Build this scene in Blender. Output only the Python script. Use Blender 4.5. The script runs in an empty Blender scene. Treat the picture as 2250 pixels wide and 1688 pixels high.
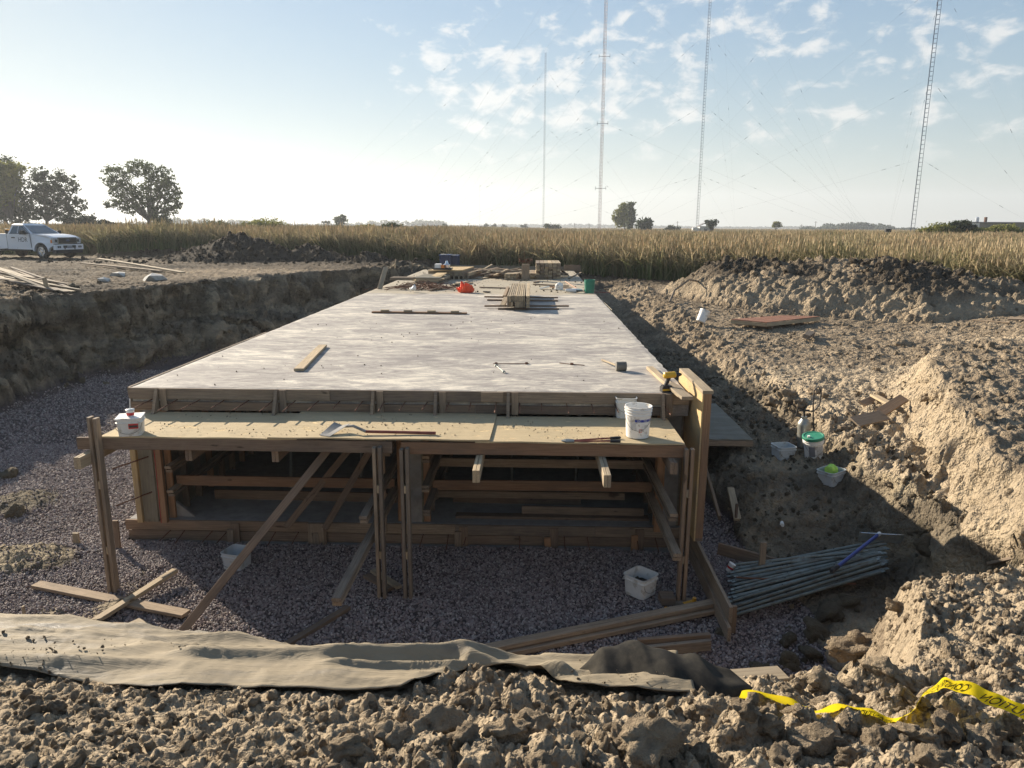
import bpy, bmesh, math, random
import numpy as np
from mathutils import Vector, Matrix, Euler, Quaternion
R = math.radians
rnd = random.Random(7)
rng = np.random.default_rng(7)
sc = bpy.context.scene
COL = sc.collection

# ---------------------------------------------------------------- camera
PITCH, YAW, ROLL, FOC = R(12.24), R(1.47), R(0.30), 1600.0
CAM = Vector((0.0, 0.0, 2.05))
_rz = Matrix.Rotation(YAW, 3, 'Z')
FWD = _rz @ Vector((0, math.cos(PITCH), -math.sin(PITCH)))
_r0 = _rz @ Vector((1, 0, 0))
_u0 = _r0.cross(FWD)
RGT = _r0*math.cos(ROLL) + _u0*math.sin(ROLL)
UPV = RGT.cross(FWD)
cam_data = bpy.data.cameras.new('camera')
cam_data.sensor_width = 36.0
cam_data.lens = 36.0*FOC/2250.0
cam_data.clip_start = 0.05
cam_data.clip_end = 20000
cam = bpy.data.objects.new('camera', cam_data)
COL.objects.link(cam)
_m = Matrix((RGT, UPV, -FWD)).transposed().to_4x4()
_m.translation = CAM
cam.matrix_world = _m
sc.camera = cam

# ---------------------------------------------------------------- light
SUN_EL, SUN_AZ = 21.5, 48.0          # azimuth west of +Y (towards -X)
SKY_STRENGTH = 0.072
SUN_STRENGTH = 5.0
EXPOSURE = 1.22
to_sun = Vector((-math.sin(R(SUN_AZ))*math.cos(R(SUN_EL)), math.cos(R(SUN_AZ))*math.cos(R(SUN_EL)), math.sin(R(SUN_EL))))
ld = bpy.data.lights.new('sun', 'SUN')
ld.energy = SUN_STRENGTH
ld.angle = R(0.5)
ld.color = (1.0, 0.875, 0.70)
sun = bpy.data.objects.new('sun', ld)
COL.objects.link(sun)
sun.rotation_euler = to_sun.to_track_quat('Z', 'Y').to_euler()

world = bpy.data.worlds.new('World')
sc.world = world
world.use_nodes = True
nt = world.node_tree
nt.nodes.clear()
N = nt.nodes.new
L = nt.links.new
out = N('ShaderNodeOutputWorld')
bg = N('ShaderNodeBackground')
bg.inputs['Strength'].default_value = SKY_STRENGTH
sky = N('ShaderNodeTexSky')
sky.sky_type = 'NISHITA'
sky.sun_disc = False
sky.sun_elevation = R(SUN_EL)
sky.sun_rotation = R(-SUN_AZ)
sky.altitude = 300
sky.air_density = 1.0
sky.dust_density = 0.25
sky.ozone_density = 1.2
tc = N('ShaderNodeTexCoord')
sep = N('ShaderNodeSeparateXYZ')
L(tc.outputs['Generated'], sep.inputs[0])
def mth(op, a, b=None, c=None, clamp=False, tree=None):
    t = tree or nt
    n = t.nodes.new('ShaderNodeMath'); n.operation = op; n.use_clamp = clamp
    for i, v in enumerate((a, b, c)):
        if v is None: continue
        if isinstance(v, (int, float)): n.inputs[i].default_value = v
        else: t.links.new(v, n.inputs[i])
    return n.outputs[0]
def sstep(v, a, b, tree=None):
    t = tree or nt
    n = t.nodes.new('ShaderNodeMapRange'); n.interpolation_type = 'SMOOTHSTEP'
    t.links.new(v, n.inputs[0])
    n.inputs[1].default_value = a; n.inputs[2].default_value = b
    n.inputs[3].default_value = 0; n.inputs[4].default_value = 1
    return n.outputs[0]
def mixrgb(t, fac, a, b, mode='MIX'):
    n = t.nodes.new('ShaderNodeMixRGB'); n.blend_type = mode
    for i, v in enumerate((fac, a, b)):
        if isinstance(v, (int, float)): n.inputs[i].default_value = v
        elif isinstance(v, tuple): n.inputs[i].default_value = (*v, 1)
        else: t.links.new(v, n.inputs[i])
    return n.outputs[0]
den = mth('ADD', mth('MAXIMUM', sep.outputs[2], 0.0), 0.27)
cx_ = mth('DIVIDE', sep.outputs[0], den)
cy_ = mth('DIVIDE', sep.outputs[1], den)
comb = N('ShaderNodeCombineXYZ')
az = mth('ARCTAN2', sep.outputs[0], sep.outputs[1])
el = mth('ARCSINE', mth('MINIMUM', mth('MAXIMUM', sep.outputs[2], -1.0), 1.0))
L(az, comb.inputs[0]); L(mth('MULTIPLY', el, 1.75), comb.inputs[1])
def wnoise(scale, detail, rough, off, dist=0.0):
    mp = N('ShaderNodeMapping'); mp.inputs['Location'].default_value = off
    L(comb.outputs[0], mp.inputs[0])
    n = N('ShaderNodeTexNoise'); n.inputs['Scale'].default_value = scale
    n.inputs['Detail'].default_value = detail; n.inputs['Roughness'].default_value = rough
    n.inputs['Distortion'].default_value = dist
    L(mp.outputs[0], n.inputs['Vector'])
    return n.outputs[0]
fine = wnoise(22.0, 8, 0.58, (3.1, 1.7, 0.0), 0.25)
cov = wnoise(4.6, 3, 0.5, (8.3, 2.2, 0.0))
def gau(a0, e0, sa, se, amp):
    q1 = mth('DIVIDE', mth('SUBTRACT', az, a0), sa); q2 = mth('DIVIDE', mth('SUBTRACT', el, e0), se)
    return mth('MULTIPLY', mth('EXPONENT', mth('MULTIPLY', mth('ADD', mth('MULTIPLY', q1, q1), mth('MULTIPLY', q2, q2)), -1.0)), amp)
bank = mth('ADD', gau(-.11, .155, .13, .055, .105), mth('ADD', gau(.10, .165, .16, .045, .085), gau(.36, .235, .20, .035, .05)))
azm = sstep(mth('ADD', az, mth('MULTIPLY', mth('SUBTRACT', cov, 0.5), 0.5)), -0.34, -0.12)
elm = mth('MULTIPLY', sstep(sep.outputs[2], 0.05, 0.12), 1.0)
thr = mth('SUBTRACT', mth('SUBTRACT', 0.832, bank), mth('MULTIPLY', mth('ADD', azm, mth('MULTIPLY', cov, 0.9)), 0.205))
cl = mth('SUBTRACT', fine, thr)
cl = mth('MULTIPLY', sstep(cl, -0.02, 0.17), elm)
cl = mth('MULTIPLY', cl, 0.70)
# horizon haze: pale band that is brighter towards the sun
hz = mth('POWER', mth('SUBTRACT', 1.0, mth('MINIMUM', mth('MAXIMUM', sep.outputs[2], 0.0), 1.0)), 9.0)
mixh = N('ShaderNodeMixRGB'); mixh.inputs[2].default_value = (4.3, 4.65, 4.75, 1)
skc = N('ShaderNodeVectorMath'); skc.operation = 'DOT_PRODUCT'; skc.inputs[1].default_value = (.25, .55, .20); L(sky.outputs[0], skc.inputs[0])
kk = mth('DIVIDE', 1.0, mth('ADD', 1.0, mth('MULTIPLY', mth('MAXIMUM', mth('SUBTRACT', skc.outputs['Value'], 1.8), 0.0), 0.23)))
sks = N('ShaderNodeVectorMath'); sks.operation = 'SCALE'; L(mixrgb(nt, 1.0, sky.outputs[0], (.93, 1.03, 1.03), 'MULTIPLY'), sks.inputs[0]); L(kk, sks.inputs['Scale'])
L(mth('MULTIPLY', hz, 0.55), mixh.inputs[0]); L(sks.outputs[0], mixh.inputs[1])
mixc = N('ShaderNodeMixRGB'); mixc.inputs[2].default_value = (6.0, 5.85, 5.6, 1)
L(cl, mixc.inputs[0]); L(mixh.outputs[0], mixc.inputs[1])
L(mixc.outputs[0], bg.inputs['Color'])
L(bg.outputs[0], out.inputs['Surface'])
sc.view_settings.view_transform = 'Standard'
sc.view_settings.look = 'None'
sc.view_settings.exposure = EXPOSURE
sc.view_settings.gamma = 1
sc.view_settings.use_curve_mapping = False
sc.cycles.max_bounces = 6
sc.cycles.diffuse_bounces = 3
sc.cycles.volume_bounces = 0
sc.cycles.transparent_max_bounces = 8
sc.cycles.use_denoising = True

# ---------------------------------------------------------------- helpers: rays from the photograph onto real surfaces
K = 2250/2211.0
def ray(dx, dy):
    return (FWD*FOC + RGT*(dx*K-1125) + UPV*(844-dy*K)).normalized()
def P(dx, dy, z):
    d = ray(dx, dy); t = (z-CAM.z)/d.z
    return CAM + d*t
def PY(dx, dy, y):
    d = ray(dx, dy); return CAM + d*(y/d.y)

# ---------------------------------------------------------------- numpy noise
def _h(ix, iy, s):
    n = (ix.astype(np.int64)*374761393 + iy.astype(np.int64)*668265263 + s*974711) & 0x7fffffff
    n = ((n ^ (n >> 13))*1274126177) & 0x7fffffff
    n = ((n ^ (n >> 16))*60493) & 0x7fffffff
    return ((n ^ (n >> 11)) & 0xffff)/65535.0
def vn(x, y, s=0):
    ix = np.floor(x); iy = np.floor(y); fx = x-ix; fy = y-iy
    fx = fx*fx*(3-2*fx); fy = fy*fy*(3-2*fy)
    a = _h(ix, iy, s); b = _h(ix+1, iy, s); c = _h(ix, iy+1, s); d = _h(ix+1, iy+1, s)
    return (a*(1-fx)+b*fx)*(1-fy) + (c*(1-fx)+d*fx)*fy - 0.5
def fbm(x, y, s=0, o=4, g=0.5):
    r = 0; a = 1; t = 0
    for i in range(o):
        r = r + a*vn(x*2**i+i*17.3, y*2**i-i*9.1, s+i); t += a; a *= g
    return r/t
def cells(x, y, s=0, full=False):
    """distance to the nearest and second nearest jittered point, and that point's random number"""
    ix = np.floor(x); iy = np.floor(y)
    f1 = np.full(x.shape, 9.0); f2 = np.full(x.shape, 9.0); idn = np.zeros(x.shape); ux = np.zeros(x.shape); uy = np.zeros(x.shape)
    for a in (-1, 0, 1):
        for b in (-1, 0, 1):
            px = ix+a; py = iy+b
            r = _h(px, py, s)
            ex = px+r-x; ey = py+_h(px, py, s+5)-y; d = np.hypot(ex, ey)
            n = d < f1
            f2 = np.where(n, f1, np.minimum(f2, d))
            idn = np.where(n, r, idn)
            if full: ux = np.where(n, ex, ux); uy = np.where(n, ey, uy)
            f1 = np.where(n, d, f1)
    return (f1, f2, idn, ux, uy) if full else (f1, f2, idn)
def ss(a, b, t):
    t = np.clip((t-a)/(b-a), 0, 1); return t*t*(3-2*t)
ip = np.interp

# ---------------------------------------------------------------- the lie of the land (z = 0 is the top of the culvert slab)
GR = -2.2
TPY, TPZ = [-30, 0, 1.9, 2.5, 2.9, 3.2, 3.6, 4.2, 4.8, 6], [.4, .5, .40, .23, .10, .01, -.07, -.20, -.33, -.45]
def crest(x):      # edge of the near bank
    return ip(x, [-30, -8, -2.6, -1.2, -.3, .37, .9, 1.28, 1.6, 2.0, 2.55, 3.5, 5, 8, 30], [4.6, 4.0, 3.5, 3.2, 3.05, 2.98, 2.83, 2.75, 2.9, 3.4, 4.5, 4.85, 5.5, 6.2, 6.4])
def land(x, y, what=False):
    x = np.asarray(x, float); y = np.asarray(y, float)
    wob = fbm(x*.45, y*.45, 3, 3); wob2 = fbm(x*1.7, y*1.7, 8, 3)
    # far ground behind the pit
    far = ip(y, [0, 36, 42, 60, 100, 4000], [.05, -.3, -.45, -.5, -.3, -.2])
    left = .05 + 0*x
    tl = ss(-9, -3, x)
    up = left*(1-tl*ss(30, 38, y)) + far*tl*ss(30, 38, y)
    leftup = ip(y, [0, 44, 60, 110, 4000], [.05, .05, -.1, .1, -.2])
    up = np.where(x < -9, leftup, up)
    up = up*(1-ss(2.5, 4.2, x)) + (ip(y, [6, 13.2, 17, 24, 34, 60, 4000], [-.65, -.05, -.3, -.42, -.45, -.35, -.2]))*ss(2.5, 4.2, x)
    floor = GR + .05*wob
    # left bank
    xt = ip(y, [0, 15, 17.5, 19.5, 21, 25, 29, 33, 36, 40], [-13.6, -13.6, -13.6, -13.9, -13.1, -11.9, -10.9, -8.6, -6.6, -5.0])
    xf = ip(y, [0, 15, 17.5, 19.5, 21, 25, 29, 33, 36, 40], [-12.2, -12.2, -12.5, -12.4, -11.6, -9.2, -7.4, -6.3, -5.5, -4.0])
    t = (xf-x + wob*1.6 + wob2*.5)/(xf-xt)
    prof = .30*ss(-.05, .28, t) + .12*ss(.28, .62, t) + .58*ss(.62, .98, t)
    lb = floor + (up-floor)*prof
    berm = .75*ss(13.5, 15.2, -x)*ss(8, 10, y)*(1-ss(16.4, 18.2, y))
    lb = lb + berm
    # end of the pit
    te = ss(35.6, 37.6, y + wob)
    mid = floor + (far-floor)*te
    # right side benches
    be = ip(y, [5, 7, 9, 10.7, 14, 18, 26, 33, 38], [-2.1, -2.1, -1.92, -1.5, -1.5, -1.32, -1.1, -.8, -.5])
    md = ip(y, [5, 7, 12, 16, 20, 26, 34, 40], [-1.4, -1.32, -1.15, -.98, -.8, -.62, -.5, -.45])
    w1 = ip(y, [5, 12, 16, 22, 40], [.35, .4, 1.3, 2.0, 2.0])
    xs = ip(y, [5, 8, 11, 14, 18, 26, 40], [5.2, 4.62, 4.55, 4.9, 4.4, 4.0, 4.0])
    xb = ip(y, [5, 9, 11, 16, 30, 40], [3.3, 3.1, 2.9, 2.5, 2.35, 2.3])
    r = floor + (be-floor)*ss(-.45, .45, (x-xb) + wob*.5)
    r = r + (md-be)*ss(-.5, .5, (x-xs+wob2*.5)/w1)
    xc = ip(y, [5.6, 7.1, 12.1, 14, 16, 20], [4.2, 4.72, 6.2, 6.9, 8.2, 10])
    w2 = ip(y, [5, 12, 14, 18], [.40, .48, 1.2, 5])
    r = r + (up-md)*ss(-.1, 1.0, (x-xc+wob2*.55)/w2)*ss(3.5, 4.5, x)
    z = np.where(x > 2.0, r, np.where(x < -5.3, np.maximum(mid*0+lb, mid), mid))
    z = np.where(y > 38, np.maximum(z, np.where(x < -9, up, np.where(x > 3, up, far))), z)
    # near bank
    top = ip(y, TPY, TPZ) + .0*x
    d = y - crest(x) - wob2*.25*(x > 1.0)
    nb = top - np.maximum(d, 0)*1.25
    z = np.maximum(z, nb)
    kind = np.zeros(x.shape, int)
    def pile(z, kind, k, pz):
        m = pz > z
        return np.where(m, pz, z), np.where(m, k, kind)
    # big spoil pile, right
    yr = ip(x, [4, 8, 11.6, 14.2, 17, 22], [30.5, 28, 26, 25, 24.5, 24.3])
    zr = ip(x, [4.0, 5.5, 6.7, 8, 9.5, 11.6, 13, 14.2, 16, 19, 23], [-1.4, -.35, .58, .82, .78, 1.02, .85, .62, .25, -.15, -.9])
    s = yr-y
    pz = zr + .18*fbm(x*1.1, y*1.1, 31, 3) - np.where(s > 0, ip(s, [0, 1.5, 3.2, 4.2, 7], [0, .35, .75, 1.35, 2.6]), -s*.6)
    gul = .35*np.abs(fbm(x*.75+y*.2, y*.2, 41, 3))*ss(.5, 2.5, s)
    z, kind = pile(z, kind, 1, pz-gul)
    # left spoil piles
    for k, (cx, cy, sx, sy, hh, b) in enumerate(((-16.6, 41.5, 4.4, 3.0, 1.42, .05), (-12.7, 42.0, 3.0, 2.2, .95, -.1), (-9.2, 41.5, 1.9, 1.8, .68, -.2), (-6.4, 41.0, 1.7, 1.6, .45, -.3), (-23.5, 47.5, 5.5, 2.0, .55, .0))):
        q = np.sqrt(((x-cx)/sx)**2 + ((y-cy)/sy)**2)
        pz = b + hh*(1.0-q) + .14*fbm(x*.9, y*.9, 50+k, 3)*(q < 1.1)
        pz = np.where(q < 1.3, pz, -9)
        z, kind = pile(z, kind, 2+k, pz)
    return (z, kind) if what else z
def hz1(x, y):
    return float(land(np.array([x]), np.array([y]))[0])
def PT(dx, dy):
    d = ray(dx, dy)
    t = np.concatenate([np.linspace(1, 20, 3000), np.linspace(20, 90, 3000)])
    X = CAM.x+d.x*t; Y = CAM.y+d.y*t; Z = CAM.z+d.z*t
    g = land(X, Y)
    i = np.argmax(Z < g)
    return Vector((X[i], Y[i], g[i]))

# ---------------------------------------------------------------- materials
def new_mat(name):
    m = bpy.data.materials.new(name); m.use_nodes = True
    return m, m.node_tree, m.node_tree.nodes['Principled BSDF']
def tnode(t, typ, **kw):
    n = t.nodes.new(typ)
    for k, v in kw.items():
        if k in n.inputs.keys(): n.inputs[k].default_value = v
        else: setattr(n, k, v)
    return n
def noise(t, vec, scale, detail=4, rough=.55, mapping=None, dist=0):
    if mapping:
        mp = t.nodes.new('ShaderNodeMapping'); mp.inputs['Scale'].default_value = mapping
        t.links.new(vec, mp.inputs[0]); vec = mp.outputs[0]
    n = tnode(t, 'ShaderNodeTexNoise'); n.inputs['Scale'].default_value = scale
    n.inputs['Detail'].default_value = detail; n.inputs['Roughness'].default_value = rough
    n.inputs['Distortion'].default_value = dist
    t.links.new(vec, n.inputs['Vector']); return n.outputs[0]
def ramp(t, fac, stops):
    r = t.nodes.new('ShaderNodeValToRGB'); e = r.color_ramp.elements
    while len(e) < len(stops): e.new(.5)
    for i, (p, c) in enumerate(stops):
        e[i].position = p; e[i].color = (*c, 1)
    t.links.new(fac, r.inputs[0]); return r.outputs[0]
def bump(t, b, h, strength, dist):
    n = t.nodes.new('ShaderNodeBump'); n.inputs['Strength'].default_value = strength
    n.inputs['Distance'].default_value = dist
    t.links.new(h, n.inputs['Height']); t.links.new(n.outputs[0], b.inputs['Normal'])
M = {}
def plain(name, col, rough=.6, metal=0.0, var=.12, scale=30, bmp=0.0, dirt=None, spec=None, trans=0, objvar=0):
    m, t, b = new_mat(name)
    c = t.nodes.new('ShaderNodeTexCoord').outputs['Object']
    n = noise(t, c, scale, 4, .6)
    col2 = ramp(t, n, [(.25, tuple(v*(1-var) for v in col)), (.75, tuple(min(1, v*(1+var)) for v in col))])
    if dirt:
        d = noise(t, c, dirt[1], 5, .65)
        col2 = mixrgb(t, mth('MULTIPLY', sstep(d, dirt[2], dirt[2]+.12, t), dirt[3], tree=t), col2, dirt[0])
    if objvar:
        oi = t.nodes.new('ShaderNodeObjectInfo')
        col2 = mixrgb(t, 1.0, col2, ramp(t, oi.outputs['Random'], [(0, (1-objvar,)*3), (1, (1+objvar,)*3)]), 'MULTIPLY')
    t.links.new(col2, b.inputs['Base Color'])
    b.inputs['Roughness'].default_value = rough; b.inputs['Metallic'].default_value = metal
    if spec is not None: b.inputs['Specular IOR Level'].default_value = spec
    if trans: b.inputs['Transmission Weight'].default_value = trans
    if bmp: bump(t, b, n, .6, bmp)
    M[name] = m; return m
def wood(name, c1, c2, stain, stain_amt=.35, rough=.8, mud=.0):
    m, t, b = new_mat(name)
    c = t.nodes.new('ShaderNodeTexCoord').outputs['Object']
    oi = t.nodes.new('ShaderNodeObjectInfo')
    va = t.nodes.new('ShaderNodeVectorMath'); va.operation = 'ADD'
    sc_ = t.nodes.new('ShaderNodeVectorMath'); sc_.operation = 'SCALE'; sc_.inputs['Scale'].default_value = 37.0
    cb = t.nodes.new('ShaderNodeCombineXYZ')
    for i in range(3): t.links.new(oi.outputs['Random'], cb.inputs[i])
    t.links.new(cb.outputs[0], sc_.inputs[0]); t.links.new(c, va.inputs[0]); t.links.new(sc_.outputs[0], va.inputs[1])
    v = va.outputs[0]
    g = noise(t, v, 9, 6, .6, (.35, 9, 9), .4)
    big = noise(t, v, 2.6, 4, .6, (.6, 2, 2))
    knot = noise(t, v, 5.5, 2, .5, (.6, 1.6, 1.6))
    col = ramp(t, g, [(.3, c1), (.62, c2)])
    col = mixrgb(t, mth('MULTIPLY', sstep(big, .45, .68, t), stain_amt, tree=t), col, stain)
    col = mixrgb(t, mth('MULTIPLY', sstep(knot, .70, .76, t), .75, tree=t), col, tuple(x*.3 for x in c1))
    col = mixrgb(t, 1.0, col, ramp(t, oi.outputs['Random'], [(0, (.72, .72, .74)), (.5, (1, .98, .95)), (1, (1.22, 1.15, 1.05))]), 'MULTIPLY')
    if mud:
        md_ = noise(t, v, 14, 6, .7)
        col = mixrgb(t, mth('MULTIPLY', sstep(md_, .5, .62, t), mud, tree=t), col, (.22, .17, .11))
    t.links.new(col, b.inputs['Base Color'])
    b.inputs['Roughness'].default_value = rough
    b.inputs['Specular IOR Level'].default_value = .25
    bump(t, b, g, .5, .004)
    M[name] = m; return m
wood('wood_grey', (.17, .13, .098), (.32, .255, .19), (.13, .108, .09), .5, .85, .35)
wood('wood_pale', (.30, .235, .155), (.46, .375, .26), (.22, .18, .135), .5)
wood('wood_orange', (.24, .135, .075), (.36, .215, .125), (.17, .125, .09), .5)
wood('wood_brown', (.15, .105, .075), (.26, .19, .137), (.13, .105, .085), .55, .85, .25)
wood('plywood', (.34, .24, .12), (.50, .38, .21), (.26, .22, .17), .5)
wood('ply_grey', (.14, .13, .10), (.21, .19, .145), (.30, .29, .26), .4)
wood('form_red', (.20, .095, .065), (.30, .15, .10), (.2, .13, .10), .5)
# deck plywood with dried concrete crumbs trodden over it
m, t, b = new_mat('deck_ply')
c = t.nodes.new('ShaderNodeTexCoord').outputs['Object']
g = noise(t, c, 7, 5, .6, (.5, 6, 6))
col = ramp(t, g, [(.3, (.60, .44, .235)), (.65, (.78, .60, .335))])
dn = noise(t, c, 5.5, 8, .72, (1, 1.6, 1)); dm = noise(t, c, 1.3, 3, .5)
f = mth('MULTIPLY', sstep(mth('ADD', dn, mth('MULTIPLY', mth('SUBTRACT', dm, .5), .35, tree=t), tree=t), .50, .60, t), .6, tree=t)
col = mixrgb(t, f, col, (.30, .255, .18))
sp = noise(t, c, 26, 6, .7)
col = mixrgb(t, mth('MULTIPLY', sstep(sp, .64, .70, t), .6, tree=t), col, (.12, .095, .07))
t.links.new(col, b.inputs['Base Color']); b.inputs['Roughness'].default_value = .85
b.inputs['Specular IOR Level'].default_value = .2
bump(t, b, mth('MULTIPLY', dn, f, tree=t), .8, .02)
M['deck_ply'] = m
# slab concrete
m, t, b = new_mat('slab_concrete')
c = t.nodes.new('ShaderNodeTexCoord').outputs['Object']
n1 = noise(t, c, 2.4, 9, .74, (.75, 1.5, 1), .9)
n2 = noise(t, c, .55, 4, .6, (.6, 1.3, 1))
n3 = noise(t, c, 90, 3, .6)
n5 = noise(t, c, 9, 5, .7, (.35, 2.4, 1))
n6 = noise(t, c, 28, 4, .75, (.4, 1.6, 1)); f = mth('ADD', mth('MULTIPLY', n1, .42, tree=t), mth('ADD', mth('MULTIPLY', n2, .22, tree=t), mth('ADD', mth('MULTIPLY', n5, .22, tree=t), mth('MULTIPLY', n6, .14, tree=t), tree=t), tree=t), tree=t)
col = ramp(t, f, [(.41, (.215, .195, .185)), (.47, (.30, .272, .25)), (.52, (.42, .385, .34)), (.57, (.66, .60, .50))])
col = mixrgb(t, .5, col, ramp(t, n3, [(.3, (.75, .75, .75)), (.7, (1.2, 1.2, 1.2))]), 'MULTIPLY')
se_ = t.nodes.new('ShaderNodeSeparateXYZ'); t.links.new(c, se_.inputs[0])
n4 = noise(t, c, .9, 5, .6)
dusty = mth('MULTIPLY', sstep(mth('ADD', se_.outputs[1], mth('MULTIPLY', n4, 2.5, tree=t), tree=t), 23.3, 24.0, t), .75, tree=t)
col = mixrgb(t, dusty, col, mixrgb(t, n1, (.30, .25, .17), (.48, .41, .29)))
t.links.new(col, b.inputs['Base Color']); b.inputs['Roughness'].default_value = .75
b.inputs['Specular IOR Level'].default_value = .3
bump(t, b, mth('ADD', n3, mth('MULTIPLY', n1, 2.0, tree=t), tree=t), .5, .006)
M['slab_concrete'] = m
plain('concrete', (.27, .26, .245), .9, 0, .25, 8, .004)
plain('concrete_white', (.46, .455, .43), .9, 0, .2, 6, .01)
# soils
def soil(name, base_only=False):
    m, t, b = new_mat(name)
    c = t.nodes.new('ShaderNodeTexCoord').outputs['Object']
    at = t.nodes.new('ShaderNodeAttribute'); at.attribute_name = 'soil'
    sp = t.nodes.new('ShaderNodeSeparateColor'); t.links.new(at.outputs['Color'], sp.inputs[0])
    n1 = noise(t, c, 2.2, 8, .65); n2 = noise(t, c, 22, 6, .7); n3 = noise(t, c, 130, 3, .6)
    tan_ = ramp(t, n1, [(.3, (.195, .152, .108)), (.5, (.30, .238, .168)), (.68, (.43, .345, .245))])
    tan_ = mixrgb(t, .6, tan_, ramp(t, n2, [(.3, (.72, .71, .70)), (.7, (1.25, 1.24, 1.2))]), 'MULTIPLY')
    drk = ramp(t, n2, [(.3, (.035, .029, .024)), (.7, (.085, .068, .05))])
    grv = ramp(t, n3, [(.3, (.06, .05, .048)), (.7, (.16, .13, .125))])
    n4 = noise(t, c, .9, 6, .62, (1, 1, 2.4)); mud = ramp(t, n4, [(.38, (.085, .074, .057)), (.5, (.175, .148, .106)), (.60, (.36, .30, .205))])
    fld = ramp(t, n2, [(.3, (.13, .10, .055)), (.7, (.26, .20, .11))])
    ac = t.nodes.new('ShaderNodeAttribute'); ac.attribute_name = 'pale'
    tan_ = mixrgb(t, ac.outputs['Fac'], tan_, mixrgb(t, n2, (.35, .28, .195), (.56, .455, .32)))
    col = mixrgb(t, sp.outputs[0], tan_, drk)
    col = mixrgb(t, sp.outputs[2], col, mud)
    col = mixrgb(t, sp.outputs[1], col, grv)
    col = mixrgb(t, at.outputs['Alpha'], fld, col)
    t.links.new(col, b.inputs['Base Color']); b.inputs['Roughness'].default_value = .95
    b.inputs['Specular IOR Level'].default_value = .15
    def vor(scl):
        v_ = t.nodes.new('ShaderNodeTexVoronoi'); v_.inputs['Scale'].default_value = scl; v_.inputs['Randomness'].default_value = 1
        mx_ = t.nodes.new('ShaderNodeVectorMath'); mx_.operation = 'MULTIPLY_ADD'; nn = t.nodes.new('ShaderNodeTexNoise'); nn.inputs['Scale'].default_value = scl*.6
        t.links.new(c, nn.inputs['Vector']); t.links.new(nn.outputs['Color'], mx_.inputs[0]); mx_.inputs[1].default_value = (1.2/scl,)*3; t.links.new(c, mx_.inputs[2]); t.links.new(mx_.outputs[0], v_.inputs['Vector'])
        return mth('SUBTRACT', 1.0, v_.outputs['Distance'], tree=t)
    hh = mth('ADD', mth('MULTIPLY', vor(9), 1.3, tree=t), mth('ADD', mth('MULTIPLY', vor(24), .6, tree=t), mth('ADD', mth('MULTIPLY', vor(60), .25, tree=t), mth('MULTIPLY', n2, .6, tree=t), tree=t), tree=t), tree=t)
    bump(t, b, hh, .85, .085)
    M[name] = m; return m
soil('soil')
def clodmat(name, stops):
    m, t, b = new_mat(name)
    c = t.nodes.new('ShaderNodeTexCoord').outputs['Object']
    oi = t.nodes.new('ShaderNodeObjectInfo')
    n1 = noise(t, c, 3.0, 6, .7)
    col = ramp(t, n1, stops)
    col = mixrgb(t, 1.0, col, ramp(t, oi.outputs['Random'], [(0, (.75, .74, .73)), (1, (1.2, 1.18, 1.14))]), 'MULTIPLY')
    t.links.new(col, b.inputs['Base Color']); b.inputs['Roughness'].default_value = .95
    b.inputs['Specular IOR Level'].default_value = .15
    bump(t, b, n1, .8, .25)
    M[name] = m
clodmat('clod_tan', [(.3, (.23, .18, .13)), (.5, (.35, .28, .20)), (.68, (.47, .38, .27))])
clodmat('clod_dark', [(.3, (.045, .037, .028)), (.7, (.12, .095, .068))])
clodmat('clod_mud', [(.3, (.11, .092, .066)), (.7, (.20, .168, .118))])
m, t, b = new_mat('gravel_stone')
oi = t.nodes.new('ShaderNodeObjectInfo')
col = ramp(t, oi.outputs['Random'], [(0, (.13, .104, .10)), (.3, (.205, .162, .155)), (.6, (.30, .235, .22)), (.85, (.27, .247, .237)), (1, (.46, .40, .36))])
t.links.new(col, b.inputs['Base Color']); b.inputs['Roughness'].default_value = .8
M['gravel_stone'] = m
plain('steel_grey', (.20, .22, .215), .45, .6, .2, 20, 0, ((.10, .08, .06), 12, .55, .7))
plain('tube_green', (.15, .175, .165), .45, .35, .25, 10, 0, ((.10, .085, .065), 9, .5, .6), objvar=.25)
plain('rust', (.16, .075, .045), .8, .3, .3, 25)
plain('mast_dark', (.12, .15, .20), .6, .4, .1, 2)
plain('mast_red', (.42, .34, .34), .6, .2, .1, .2)
plain('wire', (.30, .33, .37), .6, .1, .05, 1)
plain('white_plastic', (.80, .78, .74), .45, 0, .06, 12, 0, ((.33, .27, .19), 9, .55, .7))
plain('pail_plastic', (.66, .66, .63), .5, 0, .08, 12, 0, ((.30, .26, .19), 7, .5, .55))
plain('clear_plastic', (.52, .55, .56), .35, 0, .05, 12, 0, ((.27, .24, .18), 7, .52, .6))
plain('blue_print', (.03, .06, .32), .5)
plain('red_print', (.5, .03, .03), .5)
plain('black_print', (.03, .03, .035), .5)
plain('grey_print', (.22, .22, .24), .5)
plain('green_lid', (.03, .22, .13), .45, 0, .1, 10, 0, ((.3, .25, .18), 8, .58, .5))
plain('green_plastic', (.02, .20, .13), .4)
plain('navy_plastic', (.012, .030, .10), .45)
plain('blue_metal', (.03, .06, .26), .35, .3)
plain('orange_net', (.85, .10, .03), .6)
plain('yellow_paint', (.62, .30, .02), .5, 0, .25, 20, 0, ((.2, .12, .05), 10, .5, .6))
plain('yellow_tape', (.95, .76, .02), .35, 0, .05, 8)
_t = M['yellow_tape'].node_tree; _tr = _t.nodes.new('ShaderNodeBsdfTranslucent'); _tr.inputs[0].default_value = (.95, .74, .03, 1)
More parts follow.
